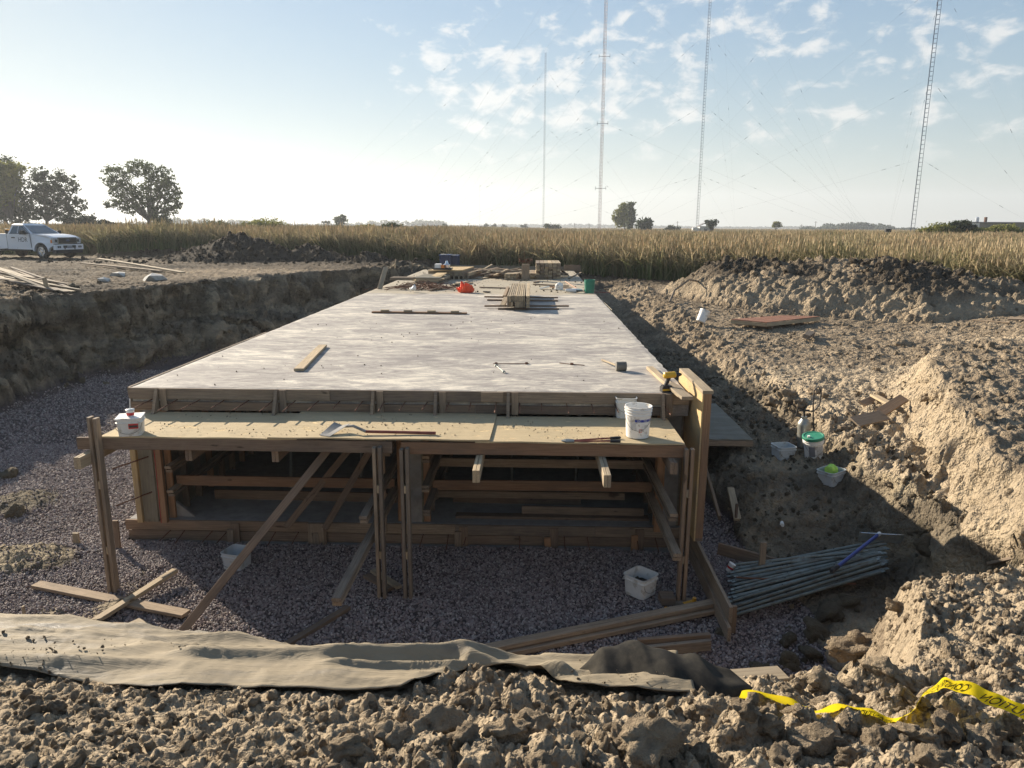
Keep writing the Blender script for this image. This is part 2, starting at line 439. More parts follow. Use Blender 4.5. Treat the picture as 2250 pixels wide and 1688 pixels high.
_mx = _t.nodes.new('ShaderNodeMixShader'); _mx.inputs[0].default_value = .45; _t.links.new(_t.nodes['Principled BSDF'].outputs[0], _mx.inputs[1]); _t.links.new(_tr.outputs[0], _mx.inputs[2]); _t.links.new(_mx.outputs[0], _t.nodes['Material Output'].inputs[0])
plain('black_rubber', (.02, .02, .022), .6)
plain('grey_rubber', (.15, .14, .12), .8, 0, .2, 20)
plain('tool_red', (.20, .05, .035), .6, 0, .3, 12)
plain('handle_wood', (.30, .16, .09), .6, 0, .25, 10)
plain('tool_steel', (.32, .33, .31), .45, .7, .25, 20, 0, ((.35, .31, .24), 12, .5, .8))
plain('drill_yellow', (.62, .36, .02), .45)
plain('lime_cloth', (.45, .75, .12), .7)
plain('truck_white', (.74, .76, .80), .25, 0, .03, 1, 0, ((.35, .30, .23), 1.2, .62, .35))
plain('truck_black', (.018, .019, .022), .4)
plain('truck_glass', (.05, .07, .085), .08, 0, .02, 1, spec=.8)
plain('chrome', (.62, .64, .66), .2, .9, .03, 2)
plain('lamp_lens', (.55, .58, .62), .15, .3, .1, 8)
plain('amber', (.7, .22, .03), .4)
plain('tyre', (.022, .022, .022), .85, 0, .2, 10, 0, ((.14, .11, .08), 6, .5, .5))
plain('bark', (.10, .085, .07), .9, 0, .3, 4)
plain('hut_wall', (.62, .62, .58), .8)
plain('hut_roof', (.16, .16, .17), .8)
def leafmat(name, c1, c2):
    m, t, b = new_mat(name)
    c = t.nodes.new('ShaderNodeTexCoord').outputs['Object']
    at = t.nodes.new('ShaderNodeAttribute'); at.attribute_name = 'tone'
    n = noise(t, c, .8, 4, .6)
    f = mth('ADD', mth('MULTIPLY', at.outputs['Fac'], .7, tree=t), mth('MULTIPLY', mth('SUBTRACT', n, .35, tree=t), .8, tree=t), tree=t)
    col = ramp(t, f, [(.1, c1), (.9, c2)])
    if name == 'reed_leaf':
        oi = t.nodes.new('ShaderNodeObjectInfo')
        wn = noise(t, oi.outputs['Location'], .11, 4, .6)
        col = mixrgb(t, mth('MULTIPLY', sstep(wn, .50, .64, t), .55, tree=t), col, (.15, .19, .06))
        col = mixrgb(t, mth('MULTIPLY', sstep(noise(t, oi.outputs['Location'], .23, 3, .6, (1, 1, 1)), .56, .66, t), .45, tree=t), col, (.34, .21, .13))
        col = mixrgb(t, 1.0, col, ramp(t, oi.outputs['Random'], [(0, (.62, .64, .62)), (1, (1.3, 1.25, 1.2))]), 'MULTIPLY')
    t.links.new(col, b.inputs['Base Color']); b.inputs['Roughness'].default_value = .7
    b.inputs['Specular IOR Level'].default_value = .2
    tr = t.nodes.new('ShaderNodeBsdfTranslucent'); t.links.new(col, tr.inputs[0])
    mx = t.nodes.new('ShaderNodeMixShader'); mx.inputs[0].default_value = .35
    o = t.nodes['Material Output']
    t.links.new(b.outputs[0], mx.inputs[1]); t.links.new(tr.outputs[0], mx.inputs[2]); t.links.new(mx.outputs[0], o.inputs[0])
    M[name] = m
leafmat('leaf_green', (.035, .055, .022), (.11, .14, .05))
leafmat('leaf_dark', (.022, .035, .018), (.06, .085, .035))
leafmat('leaf_yellow', (.09, .11, .03), (.28, .27, .06))
leafmat('leaf_far', (.055, .075, .06), (.10, .125, .085))
leafmat('reed_leaf', (.10, .145, .045), (.60, .485, .325))

# ---------------------------------------------------------------- objects
def tag(o, label=None, cat=None, group=None, kind=None):
    if label: o['label'] = label
    if cat: o['category'] = cat
    if group: o['group'] = group
    if kind: o['kind'] = kind
    return o
def wmat(o):
    if o.parent is None: return o.matrix_basis.copy()
    return wmat(o.parent) @ o.matrix_parent_inverse @ o.matrix_basis
def parent(o, par):
    if par is not None:
        o.parent = par; o.matrix_parent_inverse = wmat(par).inverted()
    return o
def empty(name, loc, label=None, cat=None, group=None, rz=0):
    o = bpy.data.objects.new(name, None); COL.objects.link(o)
    o.location = loc; o.rotation_euler = (0, 0, rz); o.empty_display_size = .1
    o.matrix_basis = Matrix.Translation(loc) @ Matrix.Rotation(rz, 4, 'Z')
    return tag(o, label, cat, group)
def mesh(name, verts, faces, mat, par=None, mtx=None, smooth=False, mats=None, mi=None):
    me = bpy.data.meshes.new(name); me.from_pydata([tuple(v) for v in verts], [], faces); 
    for k in (mats or [mat]): me.materials.append(M[k] if isinstance(k, str) else k)
    if mi is not None: me.polygons.foreach_set('material_index', mi)
    if smooth: me.polygons.foreach_set('use_smooth', [True]*len(me.polygons))
    me.update()
    o = bpy.data.objects.new(name, me); COL.objects.link(o)
    if mtx is not None: o.matrix_basis = mtx
    return parent(o, par)
class MB:
    """collects shapes into one mesh"""
    def __init__(s): s.v = []; s.f = []; s.m = []; s.cur = 0
    def add(s, vs, fs):
        n = len(s.v); s.v += [Vector(v) for v in vs]; s.f += [tuple(i+n for i in f) for f in fs]; s.m += [s.cur]*len(fs)
    def box(s, a, b, mtx=None, c=0.0):
        x0, y0, z0 = a; x1, y1, z1 = b
        vs = [Vector(p) for p in ((x0,y0,z0),(x1,y0,z0),(x1,y1,z0),(x0,y1,z0),(x0,y0,z1),(x1,y0,z1),(x1,y1,z1),(x0,y1,z1))]
        if mtx is not None: vs = [mtx @ v for v in vs]
        s.add(vs, [(0,3,2,1),(4,5,6,7),(0,1,5,4),(1,2,6,5),(2,3,7,6),(3,0,4,7)])
    def tube(s, pts, r, n=8, cap=True):
        pts = [Vector(p) for p in pts]; k = len(pts)
        rs = r if isinstance(r, (list, tuple)) else [r]*k
        vs = []; ref = None
        for i, p in enumerate(pts):
            d = (pts[min(i+1, k-1)]-pts[max(i-1, 0)]).normalized()
            if ref is None: ref = d.orthogonal().normalized()
            ref = (ref - d*ref.dot(d)).normalized(); q = d.cross(ref)
            for j in range(n):
                a = 2*math.pi*j/n; vs.append(p + (ref*math.cos(a)+q*math.sin(a))*rs[i])
        fs = [(i*n+j, i*n+(j+1)%n, (i+1)*n+(j+1)%n, (i+1)*n+j) for i in range(k-1) for j in range(n)]
        if cap: fs += [tuple(range(n))[::-1], tuple((k-1)*n+j for j in range(n))]
        s.add(vs, fs)
    def lathe(s, prof, n=24, mtx=None, sq=0.0):
        """prof: (radius, z); sq > 0 rounds towards a square"""
        vs = []
        for r, z in prof:
            for j in range(n):
                a = 2*math.pi*j/n; c, d = math.cos(a), math.sin(a)
                if sq:
                    e = 2/sq
                    c = math.copysign(abs(c)**(1/ (sq)), c); d = math.copysign(abs(d)**(1/(sq)), d)
                v = Vector((r*c, r*d, z)); vs.append(mtx @ v if mtx is not None else v)
        k = len(prof)
        fs = [(i*n+j, i*n+(j+1)%n, (i+1)*n+(j+1)%n, (i+1)*n+j) for i in range(k-1) for j in range(n)]
        if prof[0][0] > 0: fs.append(tuple(range(n))[::-1])
        s.add(vs, fs)
    def prism(s, pts, d, mtx=None):
        """pts: 2D outline in x, z; extruded along y from 0 to d"""
        n = len(pts)
        vs = [Vector((x, 0, z)) for x, z in pts] + [Vector((x, d, z)) for x, z in pts]
        if mtx is not None: vs = [mtx @ v for v in vs]
        s.add(vs, [tuple(range(n)), tuple(range(n, 2*n))[::-1]] + [((i+1)%n, i, n+i, n+(i+1)%n) for i in range(n)])
    def build(s, name, mat, par=None, mtx=None, smooth=False, mats=None):
        o = mesh(name, s.v, s.f, mat, par, mtx, smooth, mats, s.m if mats else None)
        bm = bmesh.new(); bm.from_mesh(o.data); bmesh.ops.recalc_face_normals(bm, faces=bm.faces); bm.to_mesh(o.data); bm.free()
        return o
def frame(p0, p1, up=Vector((0, 0, 1))):
    x = (Vector(p1)-Vector(p0)).normalized()
    y = up.cross(x)
    if y.length < 1e-3: y = Vector((0, 1, 0))
    y.normalize(); z = x.cross(y)
    m_ = Matrix((x, y, z)).transposed().to_4x4(); m_.translation = Vector(p0)
    return m_
def board(p0, p1, w=.089, t=.038, mat='wood_grey', par=None, name='board', up=(0, 0, 1), label=None, group=None, cat='board', roll=0, warp=1.0):
    """a sawn timber from p0 to p1 (centre line): w across, t along up"""
    p0 = Vector(p0); p1 = Vector(p1); ln = (p1-p0).length
    c = .004; hw, ht = w/2, t/2
    prof = [(-hw, -ht+c), (-hw+c, -ht), (hw-c, -ht), (hw, -ht+c), (hw, ht-c), (hw-c, ht), (-hw+c, ht), (-hw, ht-c)]
    seg = 1 if ln < .8 else (2 if ln < 2 else 4)
    b1, b2 = rnd.uniform(-1, 1)*.0022*ln*warp, rnd.uniform(-1, 1)*.0022*ln*warp
    vs = []; fs = []
    for i in range(seg+1):
        u = i/seg; k = 4*u*(1-u)
        vs += [(u*ln, y+b1*k, z+b2*k) for y, z in prof]
    for i in range(seg):
        fs += [(i*8+j, (i+1)*8+j, (i+1)*8+(j+1)%8, i*8+(j+1)%8) for j in range(8)]
    fs += [tuple(range(8)), tuple(seg*8+j for j in range(8))[::-1]]
    mt = frame(p0, p1, Vector(up))
    if roll: mt = mt @ Matrix.Rotation(roll, 4, 'X')
    o = mesh(name, vs, fs, mat, par, mt)
    if par is None: tag(o, label, cat, group)
    return o
def text_mesh(s, size, mirror=False):
    cu = bpy.data.curves.new('txt', 'FONT'); cu.body = s; cu.size = size; cu.align_x = 'LEFT'; cu.resolution_u = 3
    o = bpy.data.objects.new('txt', cu); COL.objects.link(o)
    dg = bpy.context.evaluated_depsgraph_get()
    me = bpy.data.meshes.new_from_object(o.evaluated_get(dg))
    bpy.data.objects.remove(o)
    vs = [Vector(v.co) for v in me.vertices]; fs = [tuple(p.vertices) for p in me.polygons]
    w = max((v.x for v in vs), default=1)
    if mirror: vs = [Vector((w-v.x, v.y, v.z)) for v in vs]; fs = [f[::-1] for f in fs]
    return vs, fs, w
# ================================================================ THE GROUND
FAB_X0, FAB_X1 = -4.2, 0.66
def fab_low(x): return ip(x, [-4.2, -2.6, -2.05, -1.75, -1.5, -1.2, -.75, -.5, -.25, 0.0, .2, .5, .8, 1.05], [2.85, 2.70, 2.66, 2.60, 2.54, 2.57, 2.53, 2.55, 2.82, 2.80, 2.62, 2.56, 2.54, 2.60])
def fab_mask(x, y):
    return ss(0, .12, y-fab_low(x)+.02)*ss(0, .1, x-FAB_X0)*ss(0, .12, FAB_X1-x)*(y < crest(x)+.9)
def detail(x, y, z, kind):
    """height of clods and ruts over the smooth land"""
    r = np.hypot(x, y)
    near = (y < crest(x)+.6)
    floor = (z < GR+.16)
    gravel = floor & (x < 3.1 + .5*vn(x*2, y*2, 5)) & ~near
    d = np.zeros_like(z)
    def clod(s, seed, amp, keep=.5):
        a, b_, i_, ux, uy = cells(x/s + .3*vn(x/s*1.7, y/s*1.7, seed+9), y/s + .3*vn(x/s*1.7+7, y/s*1.7, seed+8), seed, True)
        th = i_*77.0
        tilt = 1 + 1.1*(ux*np.cos(th)+uy*np.sin(th))
        dome = np.minimum(np.clip((b_-a)*2.6, 0, 1), np.clip(1.15-(a/.60)**2, 0, 1)**.55)
        return amp*dome*tilt*np.where(i_ < keep, .35+.65*i_/keep, 0)
    soil_w = np.where(gravel, .0, 1.0)
    fm = 1-fab_mask(x, y)
    rightside = ss(.2, 1.2, x)
    # near bank: coarse clods, fine crumbs
    rocky = ss(-1.0, .1, x + .5*vn(x*1.5, y*1.5, 2))*.88+.12
    nbk = (clod(.22, 101, .075, .5)*rocky + clod(.10, 102, .045, .7)*(.30+.70*rocky) + clod(.045, 103, .020, .8) + clod(.02, 105, .008, .8)*(r < 5) + .05*fbm(x*3, y*3, 60, 4)*rocky)
    sx_, sy_ = x*.9+y*.35, y*1.1-x*.3
    rag = np.abs(fbm(sx_*2.1, sy_*3.4, 63, 5, .62))
    gen = (clod(.34, 111, .13, .38)*(.4+.6*(vn(x*.6, y*.6, 77)+.5)) + clod(.17, 112, .07, .6) + clod(.08, 113, .032, .8)*(r < 28) + .16*fbm(x*1.6, y*1.6, 61, 6, .6) + .34*rag)
    flat = (.07*fbm(x*1.2, y*1.2, 62, 5, .6) + clod(.20, 121, .045, .4) + clod(.08, 122, .018, .6)*(r < 22) + .12*rag)
    # tracked field on the right upper side and by the truck is flatter
    fl = np.where((x > 5.0) & (z > -1.3) & (kind == 0), .75, 0)*ss(11, 14, y) + np.where((x < -8) & (y > 20) & (z > -.15) & (kind == 0), .6, 0)
    bench = np.where((x > 2.2) & (x < 4.6) & (y < 9.2) & (y > 6.4), .8, 0)
    fl = np.clip(fl+bench+np.where((x > 5) & (z > -.66) & (z > ip(y, [6, 13], [-.70, -.16])) & (y > 5) & (y < 17) & (kind == 0), .8, 0), 0, 1)
    d = np.where(near, nbk*fm, gen*(1-fl)+flat*fl)
    pil = kind > 0
    d = np.where(pil, d*1.1 + clod(.5, 131, .13, .35), d)
    # torn slabs on the cut faces
    cutr = (x > 4.3) & (y > 5) & (y < 15)
    st = (x-y*.12)*6
    d = np.where(cutr & ~near, d*1.1 + .16*np.abs(fbm(st*.8, y*1.5-x*.6, 71, 4)) , d)
    lb = (x < -5.4) & (y > 15) & (kind == 0) & (z > -2.1) & (z < -.05)
    ca, cb_, ci = cells(x*.9+vn(x, y, 3), z*1.1+y*.35, 88)
    d = np.where(lb, d*1.5 + .20*(ci-.5) + .26*fbm(x*.9, y*2.1, 64, 5, .6) - .16*np.clip(1-(cb_-ca)/.12, 0, 1), d)
    d = np.where(gravel, .03*fbm(x*2, y*2, 65, 3) + .012*vn(x*26, y*26, 66), d)
    lit = ((x < -4.6) & (y < 10.2) & floor)
    pat = .26*np.exp(-(((x+6.5)/.75)**2+((y-8.5)/.42)**2)) + .22*np.exp(-(((x+7.9)/.6)**2+((y-10.4)/.6)**2)) + .10*np.exp(-(((x+5.3)/.4)**2+((y-7.2)/.3)**2))
    pat = np.where(floor, pat, 0)
    d = np.where(lit, d + .13*np.clip(fbm(x*1.1, y*1.1, 68, 4)*3.4-.1, 0, 1) , d)
    d = d + pat*.35 + np.where(pat > .08, (clod(.16, 141, .045, .7) + clod(.07, 142, .03, .8))*ss(.05, .15, pat), 0)
    d = d*(1-ss(70, 120, r))
    dirt_on_gravel = np.clip(fbm(x*1.1, y*1.1, 68, 4)*3.4-.05, 0, 1)*np.where(lit, 1, 0)
    dirt_on_gravel = np.maximum(dirt_on_gravel, ss(.05, .14, pat + .10*fbm(x*3, y*3, 69, 3)))
    return d, gravel, dirt_on_gravel
def slabclip(x, y, z):
    # keep earth out of the culvert body
    inside = (x > -5.5) & (x < 2.25) & (y > 9.15) & (y < 35.6)
    return np.where(inside, np.minimum(z, GR-.1), z)
angs = np.concatenate([np.linspace(-180, -44, 40, endpoint=False), np.linspace(-44, 42, 880), np.linspace(42, 180, 40, endpoint=False)[1:]])
rads = [0.25]
while rads[-1] < 2300:
    r_ = rads[-1]
    rads.append(r_*((1.0026 if 18.5 < r_ < 29 else 1.0048) if 1.2 < r_ < 48 else (1.02 if r_ < 80 else 1.09)) if r_ > 1.2 else r_*1.05)
rads = np.array(rads); na, nr = len(angs), len(rads)
A, Rr = np.meshgrid(np.radians(angs), rads)
GX = Rr*np.sin(A); GY = Rr*np.cos(A)
GZ, KIND = land(GX, GY, True)
D_, GRV, DOG = detail(GX, GY, GZ, KIND)
GZ0 = GZ.copy()
GZ = slabclip(GX, GY, GZ + D_)
# curve of the far land: stay flat
wl = (GX < -5.3) & (GY > 13) & (KIND == 0) & (GZ0 > -2.15) & (GZ0 < -.0)
along = GY*.8+GX*.6
_a, _b, _c = cells(along*1.0+.5*vn(along*1.5, GZ0*2, 7), GZ0*1.25+.4*vn(along*1.2, GZ0*2, 9), 188)
_a2, _b2, _c2 = cells(along*3.1, GZ0*3.6, 189)
hd = .70*(_c-.5) + .30*(_c2-.5) - .30*np.clip(1-(_b-_a)/.14, 0, 1) + .30*fbm(along*.9, GZ0*1.6, 190, 4)
hd = hd*ss(-2.2, -1.9, GZ0)*ss(-.02, -.15, GZ0)*wl
wr = (GX > 4.3) & (GY > 5.5) & (GY < 15) & (KIND == 0)
hr = wr*(.16*fbm(GY*1.2+GZ0*1.5, GZ0*5, 191, 4)+.08*(cells(GY*1.6, GZ0*5+GY*.8, 192)[2]-.5))
MX = GX + hd*.8 - hr; MY = GY - hd*.6
xyz = np.stack([MX, MY, GZ], -1).reshape(-1, 3)
dark = np.zeros_like(GZ)
dn_ = fbm(GX*.35, GY*.35, 90, 4)
dark = np.clip(dark + .25*ss(.02, .2, dn_), 0, 1)
dark = np.where(KIND == 1, ss(-.15, .45, GZ0-.25+dn_*2.2)*.82, dark)
dark = np.where(KIND > 1, 1.0, dark)
dark = np.where((GY > 33) & (GY < 47) & (KIND == 0) & (GX < 8), np.clip(.75+dn_, 0, 1), dark)
dark = np.where((GX < -6) & (GY > 19) & (GY < 33) & (GZ0 > -.1), np.clip(.58+dn_*2.2, 0, 1), dark)
mudm = np.where((GX < -5.3) & (GY > 14) & (GZ0 < -.02) & (KIND == 0), .75, 0.) + np.where((GX > 2.2) & (GX < 5.0) & (GZ0 < -1.25) & (GY > 5), .7, 0.)
mudm = np.clip(mudm + .8*dn_*(mudm > 0), 0, 1)
grv = np.where(GRV, 1-DOG, 0.)
mudm = np.where(DOG > .3, .9, mudm)
fieldm = ss(46, 60, np.hypot(GX, GY))
colr = np.stack([dark, grv, mudm, 1-fieldm], -1).reshape(-1, 4).astype(np.float32)
slope_ = np.hypot(*np.gradient(GZ0, axis=(0, 1)))
cutface = (GX > 4.2) & (GY > 5) & (GY < 16) & (GZ0 > -1.27) & (GZ0 < ip(GY, [6, 13], [-.68, -.12]))
nearb = (GY < crest(GX)+.3)
palev = (np.where(cutface, .85, 0)*(.55+.9*(cells(GX*2.2, GY*1.4+GZ0*2, 77)[2])) + np.where(nearb, .60, 0)*(1+dn_) + np.where((KIND == 1) & (GZ0 < .3) & (GZ0 > -.55), .55, 0)*ss(-.1, .2, dn_+.1))
palev = np.clip(palev, 0, 1).reshape(-1).astype(np.float32)
ii = np.arange(nr-1)[:, None]*na; jj = np.arange(na)[None, :]
q = np.stack([ii+jj, ii+(jj+1) % na, ii+na+(jj+1) % na, ii+na+jj], -1).reshape(-1, 4)
fk = KIND[:-1, :].reshape(-1)
def ground_mesh(name, faces, mat='soil'):
    used, inv = np.unique(faces.ravel(), return_inverse=True)
    f = inv.reshape(-1, 4).astype(np.int32)
    me = bpy.data.meshes.new(name)
    me.vertices.add(len(used)); me.vertices.foreach_set('co', xyz[used].astype(np.float32).ravel())
    me.loops.add(f.size); me.loops.foreach_set('vertex_index', f.ravel())
    me.polygons.add(len(f)); me.polygons.foreach_set('loop_start', np.arange(0, f.size, 4, dtype=np.int32))
    me.polygons.foreach_set('loop_total', np.full(len(f), 4, dtype=np.int32))
    me.update(calc_edges=True)
    ca = me.color_attributes.new('soil', 'FLOAT_COLOR', 'POINT'); ca.data.foreach_set('color', colr[used].ravel())
    pa = me.attributes.new('pale', 'FLOAT', 'POINT'); pa.data.foreach_set('value', palev[used])
    me.materials.append(M[mat])
    o = bpy.data.objects.new(name, me); COL.objects.link(o)
    # faces run clockwise seen from above: turn them up
    me.flip_normals()
    return o
ground = tag(ground_mesh('ground', q[fk == 0]), kind='structure')
for k, lab in ((1, 'long heap of dug topsoil over tan clay on the right of the pit'),
               (2, 'tallest dark spoil heap beside the pickup, in front of the reeds'),
               (3, 'lower dark spoil heap adjoining the tallest one on its right'),
               (4, 'small dark earth mound between the left heaps and the slab end'),
               (5, 'lowest earth mound next to the navy boxes at the slab end'),
               (6, 'low dark earth berm behind the white pickup')):
    if (fk == k).any():
        tag(ground_mesh('dirt_pile', q[fk == k]), lab, 'dirt pile', 'spoil heaps round the excavation')

# ---------------------------------------------------------------- scattered stones and clods
def rock(name, mat, seed, sub=1, jag=.25, flat=1.0):
    bm = bmesh.new(); bmesh.ops.create_icosphere(bm, subdivisions=sub, radius=.5)
    r = random.Random(seed)
    off = Vector((r.uniform(-9, 9), r.uniform(-9, 9), r.uniform(-9, 9)))
    cuts = []
    for _ in range(7 if sub > 1 else 3):
        n_ = Vector((r.gauss(0, 1), r.gauss(0, 1), r.gauss(0, 1))).normalized(); cuts.append((n_, r.uniform(.27, .40)))
    from mathutils import noise as mn
    for v in bm.verts:
        p = v.co.copy()
        for n_, d_ in cuts:
            e_ = p.dot(n_)
            if e_ > d_: p -= n_*(e_-d_)*.92
        k = 1 + jag*mn.noise(p*2.6+off)*1.6 + jag*.7*mn.noise(p*6+off)
        if sub > 1: k += jag*.4*mn.noise(p*13+off) + jag*.25*mn.noise(p*25+off)
        v.co = Vector((p.x*k*r.uniform(.97, 1.03), p.y*k*.85, p.z*k*flat*.75))
    me = bpy.data.meshes.new(name); bm.to_mesh(me); bm.free()
    me.materials.append(M[mat])
    if sub > 1: me.polygons.foreach_set('use_smooth', [True]*len(me.polygons))
    return me
def scatter(name, pts, scl, sources, label=None, tilt=3.14, seed=1, par=None):
    """one object of points, each standing for one copy of a source mesh (geometry nodes)"""
    me = bpy.data.meshes.new(name)
    n = len(pts)
    me.vertices.add(n); me.vertices.foreach_set('co', np.asarray(pts, np.float32).ravel())
    a = me.attributes.new('scl', 'FLOAT', 'POINT'); a.data.foreach_set('value', np.asarray(scl, np.float32))
    me.update()
    o = bpy.data.objects.new(name, me); COL.objects.link(o); tag(o, label, None, None, 'stuff')
    ng = bpy.data.node_groups.new(name+'_nodes', 'GeometryNodeTree')
    ng.interface.new_socket('Geometry', in_out='INPUT', socket_type='NodeSocketGeometry')
    ng.interface.new_socket('Geometry', in_out='OUTPUT', socket_type='NodeSocketGeometry')
    gi = ng.nodes.new('NodeGroupInput'); go = ng.nodes.new('NodeGroupOutput')
    iop = ng.nodes.new('GeometryNodeInstanceOnPoints')
    g2i = ng.nodes.new('GeometryNodeGeometryToInstance')
    for s in sources:
        so = bpy.data.objects.new(name+'_source', s)
        oi = ng.nodes.new('GeometryNodeObjectInfo'); oi.inputs['Object'].default_value = so
        oi.inputs['As Instance'].default_value = False
        ng.links.new(oi.outputs['Geometry'], g2i.inputs[0])
    ng.links.new(gi.outputs[0], iop.inputs['Points']); ng.links.new(g2i.outputs[0], iop.inputs['Instance'])
    iop.inputs['Pick Instance'].default_value = True
    rv = ng.nodes.new('FunctionNodeRandomValue'); rv.data_type = 'FLOAT_VECTOR'
    rv.inputs[0].default_value = (-tilt, -tilt, -3.14159); rv.inputs[1].default_value = (tilt, tilt, 3.14159)
    rv.inputs['Seed'].default_value = seed
    ng.links.new(rv.outputs[0], iop.inputs['Rotation'])
    at = ng.nodes.new('GeometryNodeInputNamedAttribute'); at.data_type = 'FLOAT'; at.inputs['Name'].default_value = 'scl'
    ng.links.new(at.outputs[0], iop.inputs['Scale'])
    ng.links.new(iop.outputs[0], go.inputs[0])
    md_ = o.modifiers.new('scatter', 'NODES'); md_.node_group = ng
    return o
# fine interpolation of the finished ground for resting things
LR = np.log(rads)
def zg(x, y):
    x = np.atleast_1d(np.asarray(x, float)); y = np.atleast_1d(np.asarray(y, float))
    r = np.hypot(x, y); a = np.degrees(np.arctan2(x, y))
    fi = np.clip(np.interp(np.log(r), LR, np.arange(nr)), 0, nr-1.001); fj = np.clip(np.interp(a, angs, np.arange(na)), 0, na-1.001)
    i = fi.astype(int); j = fj.astype(int); u = fi-i; v = fj-j
    return (GZ[i, j]*(1-u)+GZ[i+1, j]*u)*(1-v) + (GZ[i, j+1]*(1-u)+GZ[i+1, j+1]*u)*v
def z1(x, y): return float(zg(x, y)[0])
def PG(dx, dy):
    """where the ray meets the finished ground"""
    d = ray(dx, dy); t = np.concatenate([np.linspace(1, 20, 4000), np.linspace(20, 90, 3000)])
    g = zg(CAM.x+d.x*t, CAM.y+d.y*t); i = int(np.argmax(CAM.z+d.z*t < g))
    return Vector((d.x*t[i], d.y*t[i], g[i]))
stones = [rock('gravel_stone', 'gravel_stone', 11+i, 1, .35, .9) for i in range(4)]
gp = []
def spread(n, x0, x1, y0, y1, fn):
    x = rng.uniform(x0, x1, n); y = rng.uniform(y0, y1, n); z = land(x, y); k = fn(x, y, z); return x[k], y[k]
isg = lambda x, y, z: (z < GR+.12) & (x < 3.1+.5*vn(x*2, y*2, 5)) & (y > crest(x)+.5) & ~((x > -5.5) & (x < 2.25) & (y > 9.2)) & (np.abs(x+.03*y) < .78*y+.3)
for n, bx, s0, s1 in ((105000, (-6.5, 3.4, 4.2, 9.4), .016, .044), (46000, (-10, -4.5, 8, 13.5), .022, .048), (26000, (-14, -5.3, 13, 21), .03, .06), (12000, (2.1, 3.4, 8, 13), .02, .045)):
    x, y = spread(n, *bx, isg)
    if bx[0] < -4:
        dg_ = np.clip(fbm(x*1.1, y*1.1, 68, 4)*3.4-.05, 0, 1)*((x < -4.6) & (y < 10.2)); pt_ = .26*np.exp(-(((x+6.5)/.75)**2+((y-8.5)/.42)**2)) + .22*np.exp(-(((x+7.9)/.6)**2+((y-10.4)/.6)**2)) + .10*np.exp(-(((x+5.3)/.4)**2+((y-7.2)/.3)**2)); k = rng.random(len(x)) > np.maximum(dg_*1.5, ss(.06, .12, pt_)*.93); x, y = x[k], y[k]
    gp.append((x, y, rng.uniform(s0, s1, len(x))))
x = np.concatenate([g[0] for g in gp]); y = np.concatenate([g[1] for g in gp]); s = np.concatenate([g[2] for g in gp])
scatter('gravel', np.stack([x, y, zg(x, y)+s*.12], -1), s, stones, 'purple grey crushed stone covering the pit floor', seed=3)
# loose crumbs of soil
cl_t = [rock('clod', 'clod_tan', 31+i, 2, .42, .95) for i in range(4)]
def crumbs(name, n, bx, s0, s1, pw, cond, src, label, seed):
    x, y = spread(n, *bx, cond)
    s = s0 + (s1-s0)*rng.random(len(x))**pw
    s = s*np.clip(np.hypot(x, y)/10, 1, 1.5)
    return scatter(name, np.stack([x, y, zg(x, y)+s*.10], -1), s, src, label, seed=seed)
nearc = lambda x, y, z: (y < crest(x)+.5) & (fab_mask(x, y) < .1) & (np.abs(x) < .82*y+.3)
crumbs('loose_soil', 42000, (-3.6, 5.4, 1.2, 6.0), .005, .055, 7, nearc, cl_t, 'dry tan crumbs of soil over the near bank', 5)
rs = lambda x, y, z: (x > 2.9) & (y > crest(x)+.5) & (np.abs(x) < .8*y) & (fbm(x*.8, y*.8, 73, 3) > -.02)
crumbs('broken_soil', 13000, (2.4, 17, 5, 33), .02, .11, 7, rs, cl_t, 'broken tan clay over the benches right of the slab', 6)
cl_m = [rock('clod', 'clod_mud', 41+i, 2, .42, .95) for i in range(3)]
ms = lambda x, y, z: (z > GR+.05) & (z < .0) & (x < -5.4) & (fbm(x*.8, y*.8, 74, 3) > -.05)
crumbs('bank_rubble', 5500, (-15, -5.4, 17, 37), .03, .15, 6, ms, cl_m, 'lumps of damp clay down the shaded left bank', 7)
cl_d = [rock('clod', 'clod_dark', 51+i, 2, .42, .95) for i in range(3)]
mb = lambda x, y, z: (x > 2.7) & (y > crest(x)+.6) & (z < -1.2) & (fbm(x*1.3, y*1.3, 75, 3) > -.1)
crumbs('bench_rubble', 9000, (2.4, 6, 5, 24), .012, .10, 5, mb, [rock('clod', 'clod_mud', 45+i, 2, .42, .95) for i in range(3)], 'small clods of damp earth over the shaded bench right of the slab', 17)
ds = lambda x, y, z: (land(x, y, True)[1] > 1) | ((land(x, y, True)[1] == 1) & (z > .35)) | ((y > 36.5) & (y < 46) & (rng.random(len(x)) < .3))
crumbs('dark_rubble', 15000, (-26, 17, 23, 48), .04, .24, 4, ds, cl_d, 'dark lumps of topsoil over the spoil heaps', 8)
